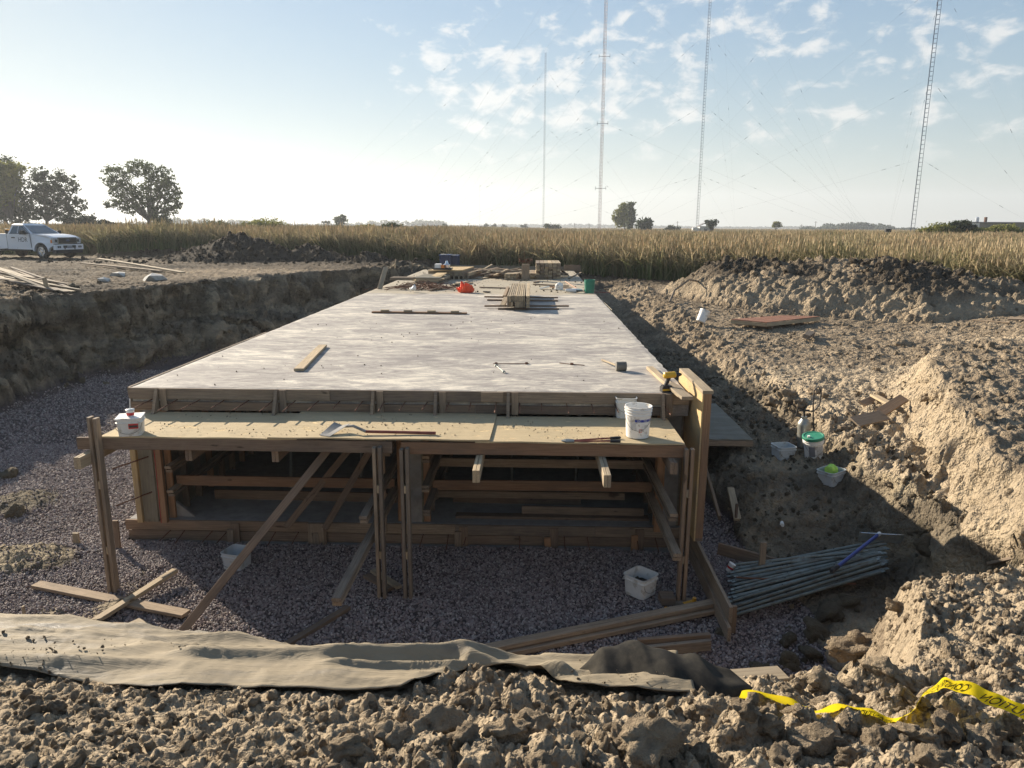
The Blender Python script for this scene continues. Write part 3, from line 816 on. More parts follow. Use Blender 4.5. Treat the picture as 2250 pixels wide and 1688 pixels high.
# the big clods one can tell apart: parts of the ground
def clod(x, y, s, src, sink=.25, z=None):
    o = bpy.data.objects.new('clod', rnd.choice(src)); COL.objects.link(o)
    zz = z1(x, y) if z is None else z
    q = Euler((rnd.uniform(-.6, .6), rnd.uniform(-.6, .6), rnd.uniform(0, 6.3))).to_matrix().to_4x4()
    sc3 = Matrix.Diagonal((s*rnd.uniform(.85, 1.2), s*rnd.uniform(.8, 1.15), s*rnd.uniform(.75, 1.05), 1))
    o.matrix_basis = Matrix.Translation((x, y, zz+s*(.35-sink))) @ q @ sc3
    return parent(o, ground)
big = [rock('clod', 'clod_tan', 61+i, 4, .40, .95) for i in range(6)]
bigm = [rock('clod', 'clod_mud', 71+i, 3, .40, .95) for i in range(3)]
for dx, dy, w in ((745, 1610, 95), (860, 1590, 100), (940, 1560, 115), (905, 1650, 70), (1010, 1590, 90), (1090, 1580, 95), (1150, 1560, 110), (1160, 1650, 105), (1000, 1510, 45), (930, 1490, 38),
                  (1070, 1515, 35), (1290, 1540, 48), (1340, 1600, 80), (1420, 1590, 140), (1510, 1620, 70), (1520, 1530, 45), (1610, 1530, 60), (1660, 1560, 70), (1760, 1600, 120), (1830, 1625, 90), (1900, 1600, 95),
                  (1960, 1580, 80), (2040, 1560, 90), (2120, 1600, 130), (2180, 1560, 60), (1690, 1640, 90), (1560, 1655, 80), (1400, 1650, 60), (2010, 1640, 120), (1830, 1560, 50),
                  (220, 1545, 50), (210, 1575, 22), (60, 1535, 60), (120, 1525, 50), (250, 1600, 25), (165, 1600, 28), (290, 1590, 28), (60, 1610, 30), (440, 1585, 25), (210, 1650, 45), (330, 1660, 35), (540, 1640, 30), (620, 1655, 25), (480, 1630, 18), (290, 1615, 36), (640, 1610, 25),
                  (1850, 1390, 120), (1900, 1440, 80), (1810, 1430, 60), (1950, 1470, 60), (2050, 1400, 50), (2110, 1480, 60), (1760, 1480, 45), (2000, 1520, 50), (1940, 1310, 60)):
    p = PG(dx, dy+w*.15); d = (p-CAM).dot(FWD)
    clod(p.x, p.y, w*K/FOC*d*.88, big)
for _ in range(70):
    a = rnd.uniform(.15, 1); x = rnd.uniform(-.3, 3.2); y = rnd.uniform(1.7, 2.65) if x < 1.2 else rnd.uniform(1.8, 4.2)
    clod(x, y, rnd.uniform(.03, .10)*(1 if x > 0 else .6), big)
for dx, dy, w in ((1700, 1390, 45), (1760, 1370, 60), (1640, 1450, 45), (1700, 1440, 60), (1750, 1420, 55), (1790, 1330, 60), (1560, 1370, 30), (1830, 1310, 55), (2000, 1190, 60), (1990, 1140, 40), (1870, 1170, 30), (1820, 930, 30), (1620, 1030, 22), (1590, 1140, 20),
                  (1900, 860, 30), (1760, 850, 34), (1700, 860, 40), (1665, 870, 30), (1730, 880, 36), (1950, 745, 34), (1800, 905, 20), (1590, 700, 16), (1520, 690, 18), (1880, 960, 24), (1960, 1010, 26), (1920, 1050, 20), (2080, 790, 22), (2130, 900, 40), (2000, 860, 30), (1840, 900, 28),
                  (160, 628, 34), (110, 622, 16), (215, 612, 14), (20, 1030, 50), (35, 1110, 55), (300, 805, 14), (150, 820, 16), (230, 830, 14), (1350, 1590, 1)):
    if w < 3: continue
    p = PG(dx, dy); d = (p-CAM).dot(FWD)
    clod(p.x, p.y, w*K/FOC*d, bigm if (dx < 600 or dy > 1100) else big)
# broken concrete lumps beside the left bank
for i, (dx, dy, w, lab) in enumerate(((258, 590, 42, 'broken slab of old concrete lying under the long planks'), (330, 598, 55, 'flat whitish concrete rubble right of the broken slab'), (225, 603, 30, 'rounded concrete lump left of the broken slab'))):
    p = PG(dx, dy+6); s = w*K/FOC*(p-CAM).dot(FWD)
    me = rock('rubble', 'concrete_white', 90+i, 1, .55, .55)
    o = bpy.data.objects.new('concrete_lump', me); COL.objects.link(o); o.matrix_basis = Matrix.Translation((p.x, p.y, p.z+.06)) @ Matrix.Scale(s, 4) @ Matrix.Rotation(i*1.3, 4, 'Z')
    tag(o, lab, 'rubble', 'concrete rubble by the left bank')

# ---------------------------------------------------------------- reeds
def reed_clump(name, seed, n, rad, h0, h1, lean=.25, dead=.5):
    r = random.Random(seed); vs = []; fs = []; tone = []
    for i in range(n):
        a = r.uniform(0, 6.28); q_ = rad*math.sqrt(r.random()); x, y = q_*math.cos(a), q_*math.sin(a)
        h = r.uniform(h0, h1); w = r.uniform(.012, .030); broad = r.random() < .3
        if broad: w = r.uniform(.03, .055); h *= .92
        la = r.uniform(0, 6.28) if r.random() < .4 else r.gauss(.4, .7); l = abs(r.gauss(0, lean*(1.8 if broad else 1)))*h
        t_ = r.random(); face = r.uniform(0, 3.14)
        dx, dy = math.cos(face)*w, math.sin(face)*w
        n0 = len(vs)
        for k, u in enumerate((0, .4, .72, 1.0)):
            bx = x + math.cos(la)*l*u*u; by = y + math.sin(la)*l*u*u; bz = h*u*(1-.12*abs(l)/h*u*u)
            ww = (1.0, .95, .75, .12)[k]
            vs += [(bx-dx*ww, by-dy*ww, bz), (bx+dx*ww, by+dy*ww, bz)]
            g = (.02, .12, .55, .92)[k]*(.55+.6*t_) + (.28 if t_ > 1-dead*.5 else 0)
            tone += [min(1, g)]*2
        for k in range(3): fs.append((n0+2*k, n0+2*k+1, n0+2*k+3, n0+2*k+2))
        if r.random() < .35:      # seed head
            n0 = len(vs); hx = x+math.cos(la)*l*.9; hy = y+math.sin(la)*l*.9; hz = h*.93; hw = .03
            vs += [(hx-hw, hy, hz), (hx, hy-hw, hz), (hx+hw, hy, hz), (hx, hy+hw, hz), (hx+.03, hy, hz+.26), (hx, hy, hz-.08)]
            tone += [1.0]*6
            fs += [(n0, n0+1, n0+4), (n0+1, n0+2, n0+4), (n0+2, n0+3, n0+4), (n0+3, n0, n0+4), (n0+1, n0, n0+5), (n0+2, n0+1, n0+5), (n0+3, n0+2, n0+5), (n0, n0+3, n0+5)]
    me = bpy.data.meshes.new(name); me.from_pydata(vs, [], fs)
    at = me.attributes.new('tone', 'FLOAT', 'POINT'); at.data.foreach_set('value', tone)
    me.materials.append(M['reed_leaf']); me.update(); return me
rsrc = [reed_clump('reed', 200+i, 42, .55, 1.3, 2.15, .34 if i < 4 else .6, .6 if i < 4 else 1) for i in range(6)]
def front(x): return ip(x, [-60, -36, -27, -20, -15, -9, -5, 0, 4, 6, 9, 13, 16.5, 20, 28, 60], [50, 50, 47.5, 46.5, 45, 44, 41.5, 39.5, 37.5, 36.0, 34, 30.5, 27.5, 25.5, 25, 25])
rx, ry, rsc = [], [], []
for n, y0, y1, hw, s0, s1 in ((26000, 24, 62, 1.0, .78, 1.02), (20000, 62, 130, .95, .72, .98), (16000, 130, 420, .85, .66, .92)):
    y = rng.uniform(y0, y1, n); x = rng.uniform(-1, 1, n)*y*hw*.85
    k = y > front(x) + 1.0*vn(x*.5, y*.1, 4); rx.append(x[k]); ry.append(y[k]); rsc.append(rng.uniform(s0, s1, k.sum()))
x = np.concatenate(rx); y = np.concatenate(ry); s = np.concatenate(rsc)
hv = .94 + .34*fbm(x*.09, y*.09, 99, 3) + .22*fbm(x*.5, y*.3, 98, 3)
scatter('reeds', np.stack([x, y, land(x, y)], -1), s*hv, rsrc, 'tan and green reed bed stretching to the horizon', tilt=.06, seed=9)
# ---------------------------------------------------------------- silt fabric over the crest of the near bank
nx, ny = 420, 64
vs = []; fs = []
xs_ = np.linspace(FAB_X0, FAB_X1, nx)
u = np.linspace(0, 1, ny)
X = np.repeat(xs_[:, None], ny, 1); U = np.repeat(u[None, :], nx, 0)
yl = fab_low(xs_)[:, None]; yt = (crest(xs_)+.42)[:, None]
Y = yl + (yt-yl)*U + .015*vn(X*9, U*3, 5)
def land_smooth(x, y):
    top = ip(y, TPY, TPZ); d = y-crest(x)
    return top - np.maximum(d, 0)*.9
Zf = land_smooth(X, Y)
def ridge(x0, y0, x1, y1, amp, wd, asym=0):
    dx, dy = x1-x0, y1-y0; l = math.hypot(dx, dy); t_ = ((X-x0)*dx+(Y-y0)*dy)/l; n_ = (-(X-x0)*dy+(Y-y0)*dx)/l
    n_ = n_ + .03*np.sin(t_*3.1+x0)
    e = np.exp(-(n_/np.where(n_ > 0, wd*(1+asym), wd))**2)
    return amp*e*ss(0, .18*l, t_)*ss(0, .18*l, l-t_)
F = .025*ss(0, .1, U)
F = F + ridge(-1.7, 2.80, .0, 2.98, .060, .045, -.3) + ridge(-.9, 2.72, -.2, 2.86, .03, .02) + ridge(-.35, 2.90, .25, 2.74, .06, .04)
F = F + ridge(-4.0, 3.3, -1.6, 3.15, .016, .014) + ridge(-3.6, 3.15, -1.2, 3.02, .014, .012)
F = F + ridge(.35, 3.05, 1.0, 2.85, .09, .07) + ridge(.0, 3.1, .5, 3.0, .05, .05)
def crease(fx, fy, sk, seed, amp, p):
    return amp*np.maximum(0, 1-2.6*np.abs(vn(X*fx+Y*.8+.3*vn(X*2, Y*3, seed+3), Y*fy-X*sk, seed)))**p
F = F + crease(.55, 3.6, .55, 12, .046, 1.8) + crease(1.0, 7.5, 1.1, 17, .026, 1.6) + crease(2.0, 13, -1.2, 19, .007, 1.6) + crease(3.2, 6, 2.2, 23, .008, 2) + .05*fbm(X*1.1, Y*2.4, 13, 3) + .0025*fbm(X*30, Y*30, 24, 3) + .003*vn(X*40, Y*40, 14)
F = F + .05*ss(.06, .0, U)*0
# edge hangs over a hollow in places and touches the soil in others
Zf = Zf + F + .035*(1-ss(0, .12, U))*(vn(X*2.2, X*0, 15)+.3)
vsf = np.stack([X, Y, Zf], -1).reshape(-1, 3)
fsf = [(i*ny+j, (i+1)*ny+j, (i+1)*ny+j+1, i*ny+j+1) for i in range(nx-1) for j in range(ny-1)]
m, t, b = new_mat('silt_fabric')
c = t.nodes.new('ShaderNodeTexCoord').outputs['Object']
n1 = noise(t, c, 2.2, 6, .6, (.5, 2, 1)); n2 = noise(t, c, 160, 2, .5); n3 = noise(t, c, 6, 6, .7)
dusty = mth('MULTIPLY', sstep(mth('ADD', n1, mth('MULTIPLY', n3, .3, tree=t), tree=t), .42, .66, t), .8, tree=t)
col = mixrgb(t, mth('ADD', dusty, .18, tree=t), (.085, .08, .078), mixrgb(t, n3, (.31, .252, .17), (.21, .175, .122)))
t.links.new(col, b.inputs['Base Color'])
t.links.new(mth('ADD', .42, mth('MULTIPLY', dusty, .45, tree=t), tree=t), b.inputs['Roughness']); b.inputs['Specular IOR Level'].default_value = .25
wr_ = noise(t, c, 3.2, 7, .62, (1, 4.5, 2), 1.2)
rg = mth('ABSOLUTE', mth('SUBTRACT', wr_, .5, tree=t), tree=t)
bump(t, b, mth('ADD', mth('MULTIPLY', rg, -2.0, tree=t), mth('MULTIPLY', n2, .05, tree=t), tree=t), .45, .016)
M['silt_fabric'] = m
fab = mesh('silt_fabric', vsf, fsf, 'silt_fabric', smooth=True)
sol = fab.modifiers.new('thickness', 'SOLIDIFY'); sol.thickness = .004
tag(fab, 'dusty tan geotextile sheet draped over the crest of the near bank', 'fabric')
# the folded-back dark end on its right
nu, nv = 90, 34
vs = []
ax = [(.42, 2.93, .30), (.62, 2.90, .37), (.85, 2.86, .34), (1.08, 2.80, .24), (1.22, 2.76, .13)]
for i in range(nu):
    a = i/(nu-1)
    cx = ip(a, [0, .15, .35, .6, .82, 1], [.22, .32, .45, .60, .74, .86]); cy = ip(a, [0, .3, .7, 1], [2.80, 2.86, 2.74, 2.66])
    hw = ip(a, [0, .12, .4, .75, .95, 1], [.03, .17, .26, .19, .10, .02]); hh = ip(a, [0, .15, .4, .75, .95, 1], [.0, .07, .10, .09, .05, .0])
    for j in range(nv):
        v = j/(nv-1)*math.pi
        x = cx + .10*math.cos(v)*-1*a; y = cy + hw*math.cos(v)*1.0
        base = float(land_smooth(np.array(x), np.array(y)))
        z = base + .04 + hh*(1-abs(math.cos(v))**1.35)*1.45 + .004*math.sin(a*17+v*5) + .012*math.sin(a*7-v*4)*math.sin(v) + .006*math.sin(a*31+v*2)*math.sin(v)
        vs.append((x, y, z))
fs = [(i*nv+j, (i+1)*nv+j, (i+1)*nv+j+1, i*nv+j+1) for i in range(nu-1) for j in range(nv-1)]
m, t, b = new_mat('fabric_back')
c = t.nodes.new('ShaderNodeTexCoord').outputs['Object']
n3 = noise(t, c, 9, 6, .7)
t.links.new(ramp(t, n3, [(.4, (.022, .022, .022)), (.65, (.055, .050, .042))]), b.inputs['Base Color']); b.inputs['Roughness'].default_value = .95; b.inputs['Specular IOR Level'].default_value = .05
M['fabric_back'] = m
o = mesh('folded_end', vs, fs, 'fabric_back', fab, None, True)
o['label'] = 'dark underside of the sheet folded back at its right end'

x = rng.uniform(-4.0, .9, 900); y = fab_low(x)+rng.random(900)**2*.45; k = (vn(x*2.5, y*3, 31) > .05); x = x[k]; y = y[k]; s = .004+.022*rng.random(len(x))**6
zf_ = np.array([Zf[int(np.clip((a-FAB_X0)/(FAB_X1-FAB_X0)*(nx-1), 0, nx-1)), int(np.clip((b_2-float(fab_low(a)))/max(.01, float(crest(a))+.42-float(fab_low(a)))*(ny-1), 0, ny-1))] for a, b_2 in zip(x, y)])
scatter('fabric_crumbs', np.stack([x, y, zf_+.006], -1), s, cl_t, 'crumbs of soil scattered on the fabric sheet', seed=33)
# ================================================================ THE CULVERT
CX0, CX1, CY0, CY1 = -5.15, 2.0, 9.0, 35.0
cul = empty('box_culvert', (-1.57, CY0, GR), 'long two-cell concrete box culvert slab standing in timber forms in the pit', 'culvert')
def slab_mesh():
    nx_, ny_ = 90, 240
    xs = np.linspace(CX0, CX1, nx_); ys = np.concatenate([np.linspace(CY0+.02, 14, 120), np.linspace(14, CY1, 121)[1:]])
    X, Y = np.meshgrid(xs, ys, indexing='ij')
    edge = np.minimum(np.minimum(X-CX0, CX1-X), Y-CY0-.02)
    Z = .006*fbm(X*1.2, Y*1.2, 5, 3) + .004*vn(X*11, Y*11, 6)*(edge < .25) - .008*(edge < .001)
    X2 = X + (np.abs(X-CX0) < 1e-6)*.02*vn(Y*4, X*0, 2) + (np.abs(X-CX1) < 1e-6)*.02*vn(Y*5, X*0, 3)
    v = list(np.stack([X2, Y, Z], -1).reshape(-1, 3)); n = ny_-1+0
    ny2 = len(ys)
    f = [(i*ny2+j, (i+1)*ny2+j, (i+1)*ny2+j+1, i*ny2+j+1) for i in range(nx_-1) for j in range(ny2-1)]
    # skirts
    def skirt(idx):
        b0 = len(v)
        for k in idx: v.append((v[k][0], v[k][1], -.30))
        for a in range(len(idx)-1): f.append((idx[a], idx[a+1], b0+a+1, b0+a))
    skirt([i*ny2 for i in range(nx_)]); skirt([j for j in range(ny2)]); skirt([(nx_-1)*ny2+j for j in range(ny2)]); skirt([i*ny2+ny2-1 for i in range(nx_)])
    k = len(v); v.extend([(CX0, CY0+.02, -.30), (CX1, CY0+.02, -.30), (CX1, CY1, -.30), (CX0, CY1, -.30)]); f.append((k, k+3, k+2, k+1))
    return v, f
v, f = slab_mesh()
top = mesh('top_slab', v, f, 'slab_concrete', cul)
bm = bmesh.new(); bm.from_mesh(top.data); bmesh.ops.recalc_face_normals(bm, faces=bm.faces); bm.to_mesh(top.data); bm.free()
BS = -1.93
b_ = MB(); b_.box((-5.52, 9.30, GR-.1), (2.32, CY1, BS)); b_.build('base_slab', 'concrete', cul)
def B(p0, p1, w, t, mat='wood_grey', par=None, name='board', up=(0, 0, 1), **k): return board(p0, p1, w, t, mat, par, name, up, **k)
# edge forms of the top slab: two tiers of planks
for a, e in ((CX0, -2.55), (-2.545, -.42), (-.415, CX1)):
    B((a, CY0-.02, -.069), (e, CY0-.02, -.069), .038, .140, 'wood_grey', cul, 'form_plank')
for a, e in ((CX0+.02, -3.2), (-3.195, -.70), (-.695, CX1-.3)):
    B((a, CY0+.0, -.236), (e, CY0+.0, -.236), .034, .105, 'wood_brown', cul, 'form_plank')
B((-.62, CY0-.055, -.062), (-.34, CY0-.055, -.062), .03, .125, 'wood_grey', cul, 'form_splice')
B((-5.15, 9.02, -.20), (-5.15, 12.5, -.20), .038, .14, 'wood_grey', cul, 'form_plank')
B((-5.17, 9.02, -.06), (-5.17, 14.0, -.06), .038, .12, 'wood_grey', cul, 'form_plank')
for k, dx in enumerate((347, 604, 813, 948, 1104, 1437)):
    p = PY(dx, 872, CY0-.05)
    g = MB(); g.prism([(0, -.30), (-.17, -.30), (-.14, -.27), (-.015, .005), (0, .008)], .038, Matrix.Translation((p.x-.02, CY0-.043, 0)) @ Matrix.Rotation(R(90), 4, 'Z') @ Matrix.Identity(4))
    g.build('form_brace', 'wood_grey', cul)
    B((p.x+.045, CY0-.052, -.29), (p.x+.045, CY0-.052, -.004), .085, .019, 'wood_grey', cul, 'form_cleat', up=(0, 1, 0))
for sx in (332, 387, 437, 491, 545, 598, 647, 698, 745, 795, 843, 889, 938, 986, 1034, 1090, 1142, 1190, 1245, 1300, 1352, 1460):
    p = PY(sx/K, 885/K, CY0-.02); ln = .30 + .12*rnd.random() + (.08 if sx < 700 else 0)
    g = MB(); g.tube([(p.x, CY0+.05, -.158), (p.x+rnd.uniform(-.015, .015), CY0-ln, -.165+rnd.uniform(-.02, .01))], .0075, 6)
    g.build('rebar_stub', 'rust', cul)
# base slab edge forms
for a, e in ((-5.55, -3.02), (-2.78, -1.0), (-.995, .9), (.905, 2.28)):
    B((a, 9.26, BS-.065), (e, 9.26, BS-.065), .038, .14, 'wood_brown' if a < -3 else 'wood_grey', cul, 'form_plank')
for a, e in ((-5.52, -3.0), (-2.77, 0.2), (.205, 2.2)):
    B((a, 9.275, BS-.215), (e, 9.275, BS-.215), .034, .135, 'wood_brown', cul, 'form_plank')
B((-2.9, 9.22, BS-.30), (-2.9, 9.22, BS+.01), .22, .05, 'wood_grey', cul, 'form_cleat', up=(0, 1, 0))
for sx in (508, 697, 1007, 1205, 1393):
    p = PY(sx/K, 1190, 9.2)
    B((p.x, 9.20, GR-.1), (p.x+rnd.uniform(-.02, .02), 9.19, BS-.10+rnd.uniform(-.04, .03)), .089, .038, 'wood_orange' if sx > 1200 else 'wood_grey', cul, 'stake', up=(0, 1, 0))
    B((p.x+.07, 9.225, GR-.05), (p.x+.07, 9.225, BS-.01), .12, .03, 'wood_brown', cul, 'form_cleat', up=(0, 1, 0))
for sx in (375, 405, 467, 500, 605, 655, 930, 985, 1025, 1142, 1240, 1290, 1400, 1440):
    p = PY(sx/K, 1180/K, 9.25); g = MB(); g.tube([(p.x, 9.3, BS-.145), (p.x+rnd.uniform(-.02, .02), 8.92+.1*rnd.random(), BS-.165-.04*rnd.random())], .0075, 6); g.build('rebar_stub', 'rust', cul)
# walls: concrete between ply forms, studs and doubled walers
def wall(x0, x1, mat, name='wall'):
    g = MB(); g.box((x0, 9.33, BS-.002), (x1, CY1-.1, -.303)); g.build(name, mat, cul)
for x0, x1 in ((-5.20, -5.0), (-1.68, -1.46), (1.80, 2.0)):
    wall(x0, x1, 'concrete')
for x, sgn in ((-5.0, 1), (-1.68, -1), (-1.46, 1), (1.80, -1), (-5.20, -1), (2.0, 1)):
    g = MB(); g.box((x+.003*sgn if sgn > 0 else x-.022, 9.32, BS+.004), (x+.022 if sgn > 0 else x-.003, 22, -.306)); g.build('form_panel', 'ply_grey', cul)
    y = 9.36
    n = 0
    while y < (17 if abs(x) != 5.2 else 12):
        xs0 = x+sgn*(.024+.045)
        B((xs0, y, BS+.006), (xs0, y, -.308), .089, .038, 'wood_orange' if n % 3 == 0 or y < 9.5 else 'wood_brown', cul, 'stud', up=(0, 1, 0)); y += .41; n += 1
    if x in (-5.2, 2.0): continue
    for wz in (-.78, -1.13, -1.47):
        if wz == -.78 and x < -2: continue
        yy0 = {(-5.0, -1.13): 9.15, (-5.0, -1.47): 9.15, (-1.68, -.78): 8.9, (-1.68, -1.13): 7.55, (-1.68, -1.47): 6.35, (-1.46, -.78): 8.65, (-1.46, -1.13): 8.55, (-1.46, -1.47): 8.6,
               (1.80, -.78): 9.1, (1.80, -1.13): 7.75, (1.80, -1.47): 7.45}.get((x, wz), 9.1)
        xw = x+sgn*(.115+.05)
        for q_ in (0, 1):
            B((xw, yy0+q_*.03, wz-q_*.06), (xw, 20, wz-q_*.06), .089, .038, 'wood_grey', cul, 'waler')
# spreaders and shores inside the two cells
for x0, x1 in ((-4.86, -1.84), (-1.32, 1.66)):
    o_ = x0 < -2
    B((x0, 9.42, -1.40 if o_ else -1.42), (x1, 9.40, -1.40), .038, .14, 'wood_orange', cul, 'spreader')
    B((x0+.2, 10.1, BS+.07), (x1-.1 if o_ else x1-.9, 10.05, BS+.07), .038, .14, 'wood_brown', cul, 'spreader')
    if not o_: B((-.1, 9.62, BS+.075), (1.6, 9.6, BS+.075), .038, .14, 'wood_grey', cul, 'spreader')
    B((x0, 11.2, -1.15), (x1, 11.2, -1.15), .038, .14, 'wood_brown', cul, 'spreader')
    B((x0, 12.9, -1.5), (x1, 12.9, -1.5), .038, .14, 'wood_grey', cul, 'spreader')
    if not o_:
        B((x0, 10.3, -1.0), (x1, 10.3, -1.0), .038, .14, 'wood_brown', cul, 'spreader')
        B((x0, 9.75, -1.20), (x1, 9.75, -1.20), .038, .12, 'wood_grey', cul, 'spreader')
        B((x0, 9.9, -.72), (x1, 9.9, -.72), .038, .14, 'wood_brown', cul, 'spreader')
        B((x0, 9.85, BS+.22), (x1-.3, 9.85, BS+.22), .038, .10, 'wood_grey', cul, 'spreader')
        B((x0+.3, 9.55, BS+.02), (x1, 9.55, BS+.02), .14, .038, 'wood_brown', cul, 'spreader')
    for xx in ((-3.6, -2.55) if o_ else (-.25, .75)):
        for yy in (10.6, 12.6, 15):
            g = MB(); g.tube([(xx+rnd.uniform(-.1, .1), yy, BS), (xx, yy, -.46)], .024, 8); g.build('shore', 'steel_grey', cul)
    for yy in np.arange(9.7, 17, .6):
        B((x0-.12, yy, -.38), (x1+.12, yy, -.38), .038, .14, 'wood_brown', cul, 'ceiling_joist')
    g = MB(); g.box((x0-.05, 9.36, -.325), (x1+.05, 20, -.307)); g.build('soffit_panel', 'ply_grey', cul)
    g = MB(); g.box((x0-.1, 19.0, BS), (x1+.1, 19.02, -.33)); g.build('bulkhead', 'ply_grey', cul)
B((-2.2, 9.9, -.62), (-3.25, 9.05, BS+.02), .089, .038, 'wood_brown', cul, 'diagonal_brace', up=(0, 1, 0))
B((-1.95, 9.0, -.6), (-2.75, 9.12, -1.95), .089, .038, 'wood_brown', cul, 'diagonal_brace', up=(0, 1, 0))
B((-1.93, 9.0, -.47), (-1.93, 9.0, BS), .10, .038, 'wood_brown', cul, 'stud', up=(0, 1, 0))
# left wall end: outer studs and red chalked strip, tie rods
for x, mt_ in ((-5.30, 'plywood'), (-4.965, 'wood_orange')):
    B((x, 9.20, BS+.0), (x, 9.20, -.47), .075, .06, mt_, cul, 'stud', up=(0, 1, 0))
g = MB(); g.box((-5.008, 9.165, BS), (-5.003, 9.17, -.47)); g.build('marking_strip', 'red_print', cul)
B((-5.16, 9.22, BS), (-5.16, 9.22, -.47), .20, .02, 'ply_grey', cul, 'end_panel', up=(0, 1, 0))
B((1.72, 9.15, BS), (1.72, 9.15, -.47), .10, .06, 'wood_orange', cul, 'stud', up=(0, 1, 0))
for z in (-1.0, -1.5):
    g = MB(); g.tube([(-5.1, 9.25, z), (-5.35, 8.75, z-.02)], .010, 6); g.build('tie_rod', 'rust', cul)
g = MB(); g.prism([(0, 0), (.25, 0), (0, .22)], .05, Matrix.Translation((-4.9, 9.4, BS))); g.build('corner_fillet', 'concrete', cul)
# kerb forms at the far end
B((-4.2, 35.1, .10), (2.35, 35.1, .05), .04, .26, 'ply_grey', cul, 'kerb_form')
B((1.55, 34.9, .13), (2.3, 34.9, .13), .05, .28, 'wood_brown', cul, 'kerb_form')

# ================================================================ THE WORK PLATFORM
plat = empty('work_platform', (-1.6, 8.3, GR), 'plywood working deck on post legs along the front of the slab', 'platform')
DZ = -.30
def deck(name, x0, x1, y0, y1, z, skew=0, mat='deck_ply', par=plat, th=.018):
    n_ = 14
    vs = []
    for zz in (z-th, z):
        for i in range(n_+1):
            x = x0+(x1-x0)*i/n_
            w = .006*math.sin(i*1.1+x0*3)
            vs += [(x+skew*0, y0, zz+w*.6), (x+skew, y1, zz)]
    f = []
    o = 2*(n_+1)
    for i in range(n_):
        a = 2*i
        f += [(a, a+1, a+3, a+2), (o+a, o+a+2, o+a+3, o+a+1), (a, a+2, o+a+2, o+a), (a+1, o+a+1, o+a+3, a+3)]
    f += [(0, o, o+1, 1), (2*n_, 2*n_+1, o+2*n_+1, o+2*n_)]
    return mesh(name, vs, f, mat, par)
PF = 7.80
xL = PY(215, 948, PF).x; xR = PY(1478, 968, PF).x
deck('deck_sheet', xL, PY(640, 955, PF).x, PF+.01, 8.93, DZ, 0)
deck('deck_sheet', PY(578, 952, PF).x, PY(1057, 958, PF).x, PF-.01, 8.95, DZ+.020, .03)
deck('deck_sheet', PY(1022, 960, PF).x+.02, xR, PF-.005, 8.90, DZ+.001, 0)
B((PY(165, 960, PF).x, PF+.03, DZ-.092), (PY(846, 970, PF).x, PF+.03, DZ-.092), .038, .14, 'wood_brown', plat, 'edge_beam')
B((PY(866, 972, PF).x, PF+.025, DZ-.096), (xR+.02, PF+.025, DZ-.098), .038, .14, 'wood_orange', plat, 'edge_beam')
B((xL-.15, 8.7, DZ-.09), (xR, 8.7, DZ-.09), .038, .14, 'wood_brown', plat, 'back_beam')
B((xL-.05, 8.2, DZ-.06), (xL+.2, 8.2, DZ-.06), .038, .09, 'wood_pale', plat, 'joist')
for x, y0 in ((-4.98, 7.52), (-3.9, 7.86), (-2.9, 7.86), (-.56, 7.27), (.81, 7.18), (1.58, 7.62)):
    for q_ in (-.02, .02):
        B((x+q_, y0+abs(q_)*.3, DZ-.232), (x+q_, 9.15, DZ-.232), .037, .135, 'wood_pale' if y0 < 7.6 else 'wood_brown', plat, 'joist', warp=.3)
for i, (dx, top_y, mt_, foot) in enumerate(((200, 900, 'wood_grey', 0), (814, 965, 'wood_grey', 0), (873, 968, 'wood_grey', 0), (1489, 968, 'wood_brown', 1))):
    pt = PY(dx, top_y, PF-.05)
    gx = pt.x
    for q_ in (-.032, .032):
        B((gx+q_*1.0, PF-.045, GR-.03+foot*.06), (gx+q_, PF-.045, pt.z+rnd.uniform(-.02, .01)), .089, .038, mt_, plat, 'post', up=(1, 0, 0), warp=.4)
    for zz in (-.9, -1.7):
        B((gx, PF-.045, zz), (gx, PF-.045, zz+.09), .08, .024, 'wood_pale', plat, 'post_spacer', up=(1, 0, 0))
    if foot: B((gx-.16, PF-.05, GR+.02), (gx+.17, PF-.07, GR+.02), .14, .04, 'wood_grey', plat, 'post_pad')
# long raking brace down to the gravel
p1 = P(393, 1362, GR+.04)
B((-2.32, 8.15, -.47), (p1.x, p1.y, GR+.03), .089, .038, 'wood_brown', plat, 'raking_brace', up=(.3, 1, .3))
# tall shutter at the right corner
sh = empty('form_shutter', (2.08, 8.9, -1.9), 'tall plywood shutter on orange studs standing at the right slab corner', 'formwork')
SX, S0, S1, ST, SB = 2.04, 8.45, 9.85, .12, -1.75
g = MB(); g.box((SX, S0, SB), (SX+.018, S1, ST)); g.build('plywood_face', 'plywood', sh)
B((SX+.064, S0, ST+.02), (SX+.064, S1, ST+.02), .13, .038, 'wood_pale', sh, 'top_rail')
B((SX+.064, S0, SB+.02), (SX+.064, S1, SB+.02), .089, .038, 'wood_brown', sh, 'bottom_rail')
for y in (S0+.019, S0+.46, S0+.92, S1-.02):
    B((SX+.064, y, SB+.04), (SX+.064, y, ST), .089, .038, 'wood_orange', sh, 'stud', up=(0, 1, 0))
def loose(a, e, z0, z1_, w=.14, t=.038, mat='wood_grey', label='', group=None, up=(0, 0, 1), cat='board', name='loose_board', roll=0, ground_=False, **k):
    p0 = PG(*a) if ground_ else P(*a, z0); p1 = PG(*e) if ground_ else P(*e, z1_)
    if ground_: p0.z += z0; p1.z += z1_
    return board(p0, p1, w, t, mat, None, name, up, label, group, cat, roll, **k)
G0 = GR+.035
LBG = 'loose timbers on the pit floor'
loose((78, 1262), (402, 1326), G0+.02, G0+.03, .14, .038, 'wood_grey', 'mud-smeared plank crossing under the left post, half buried at its left end', LBG)
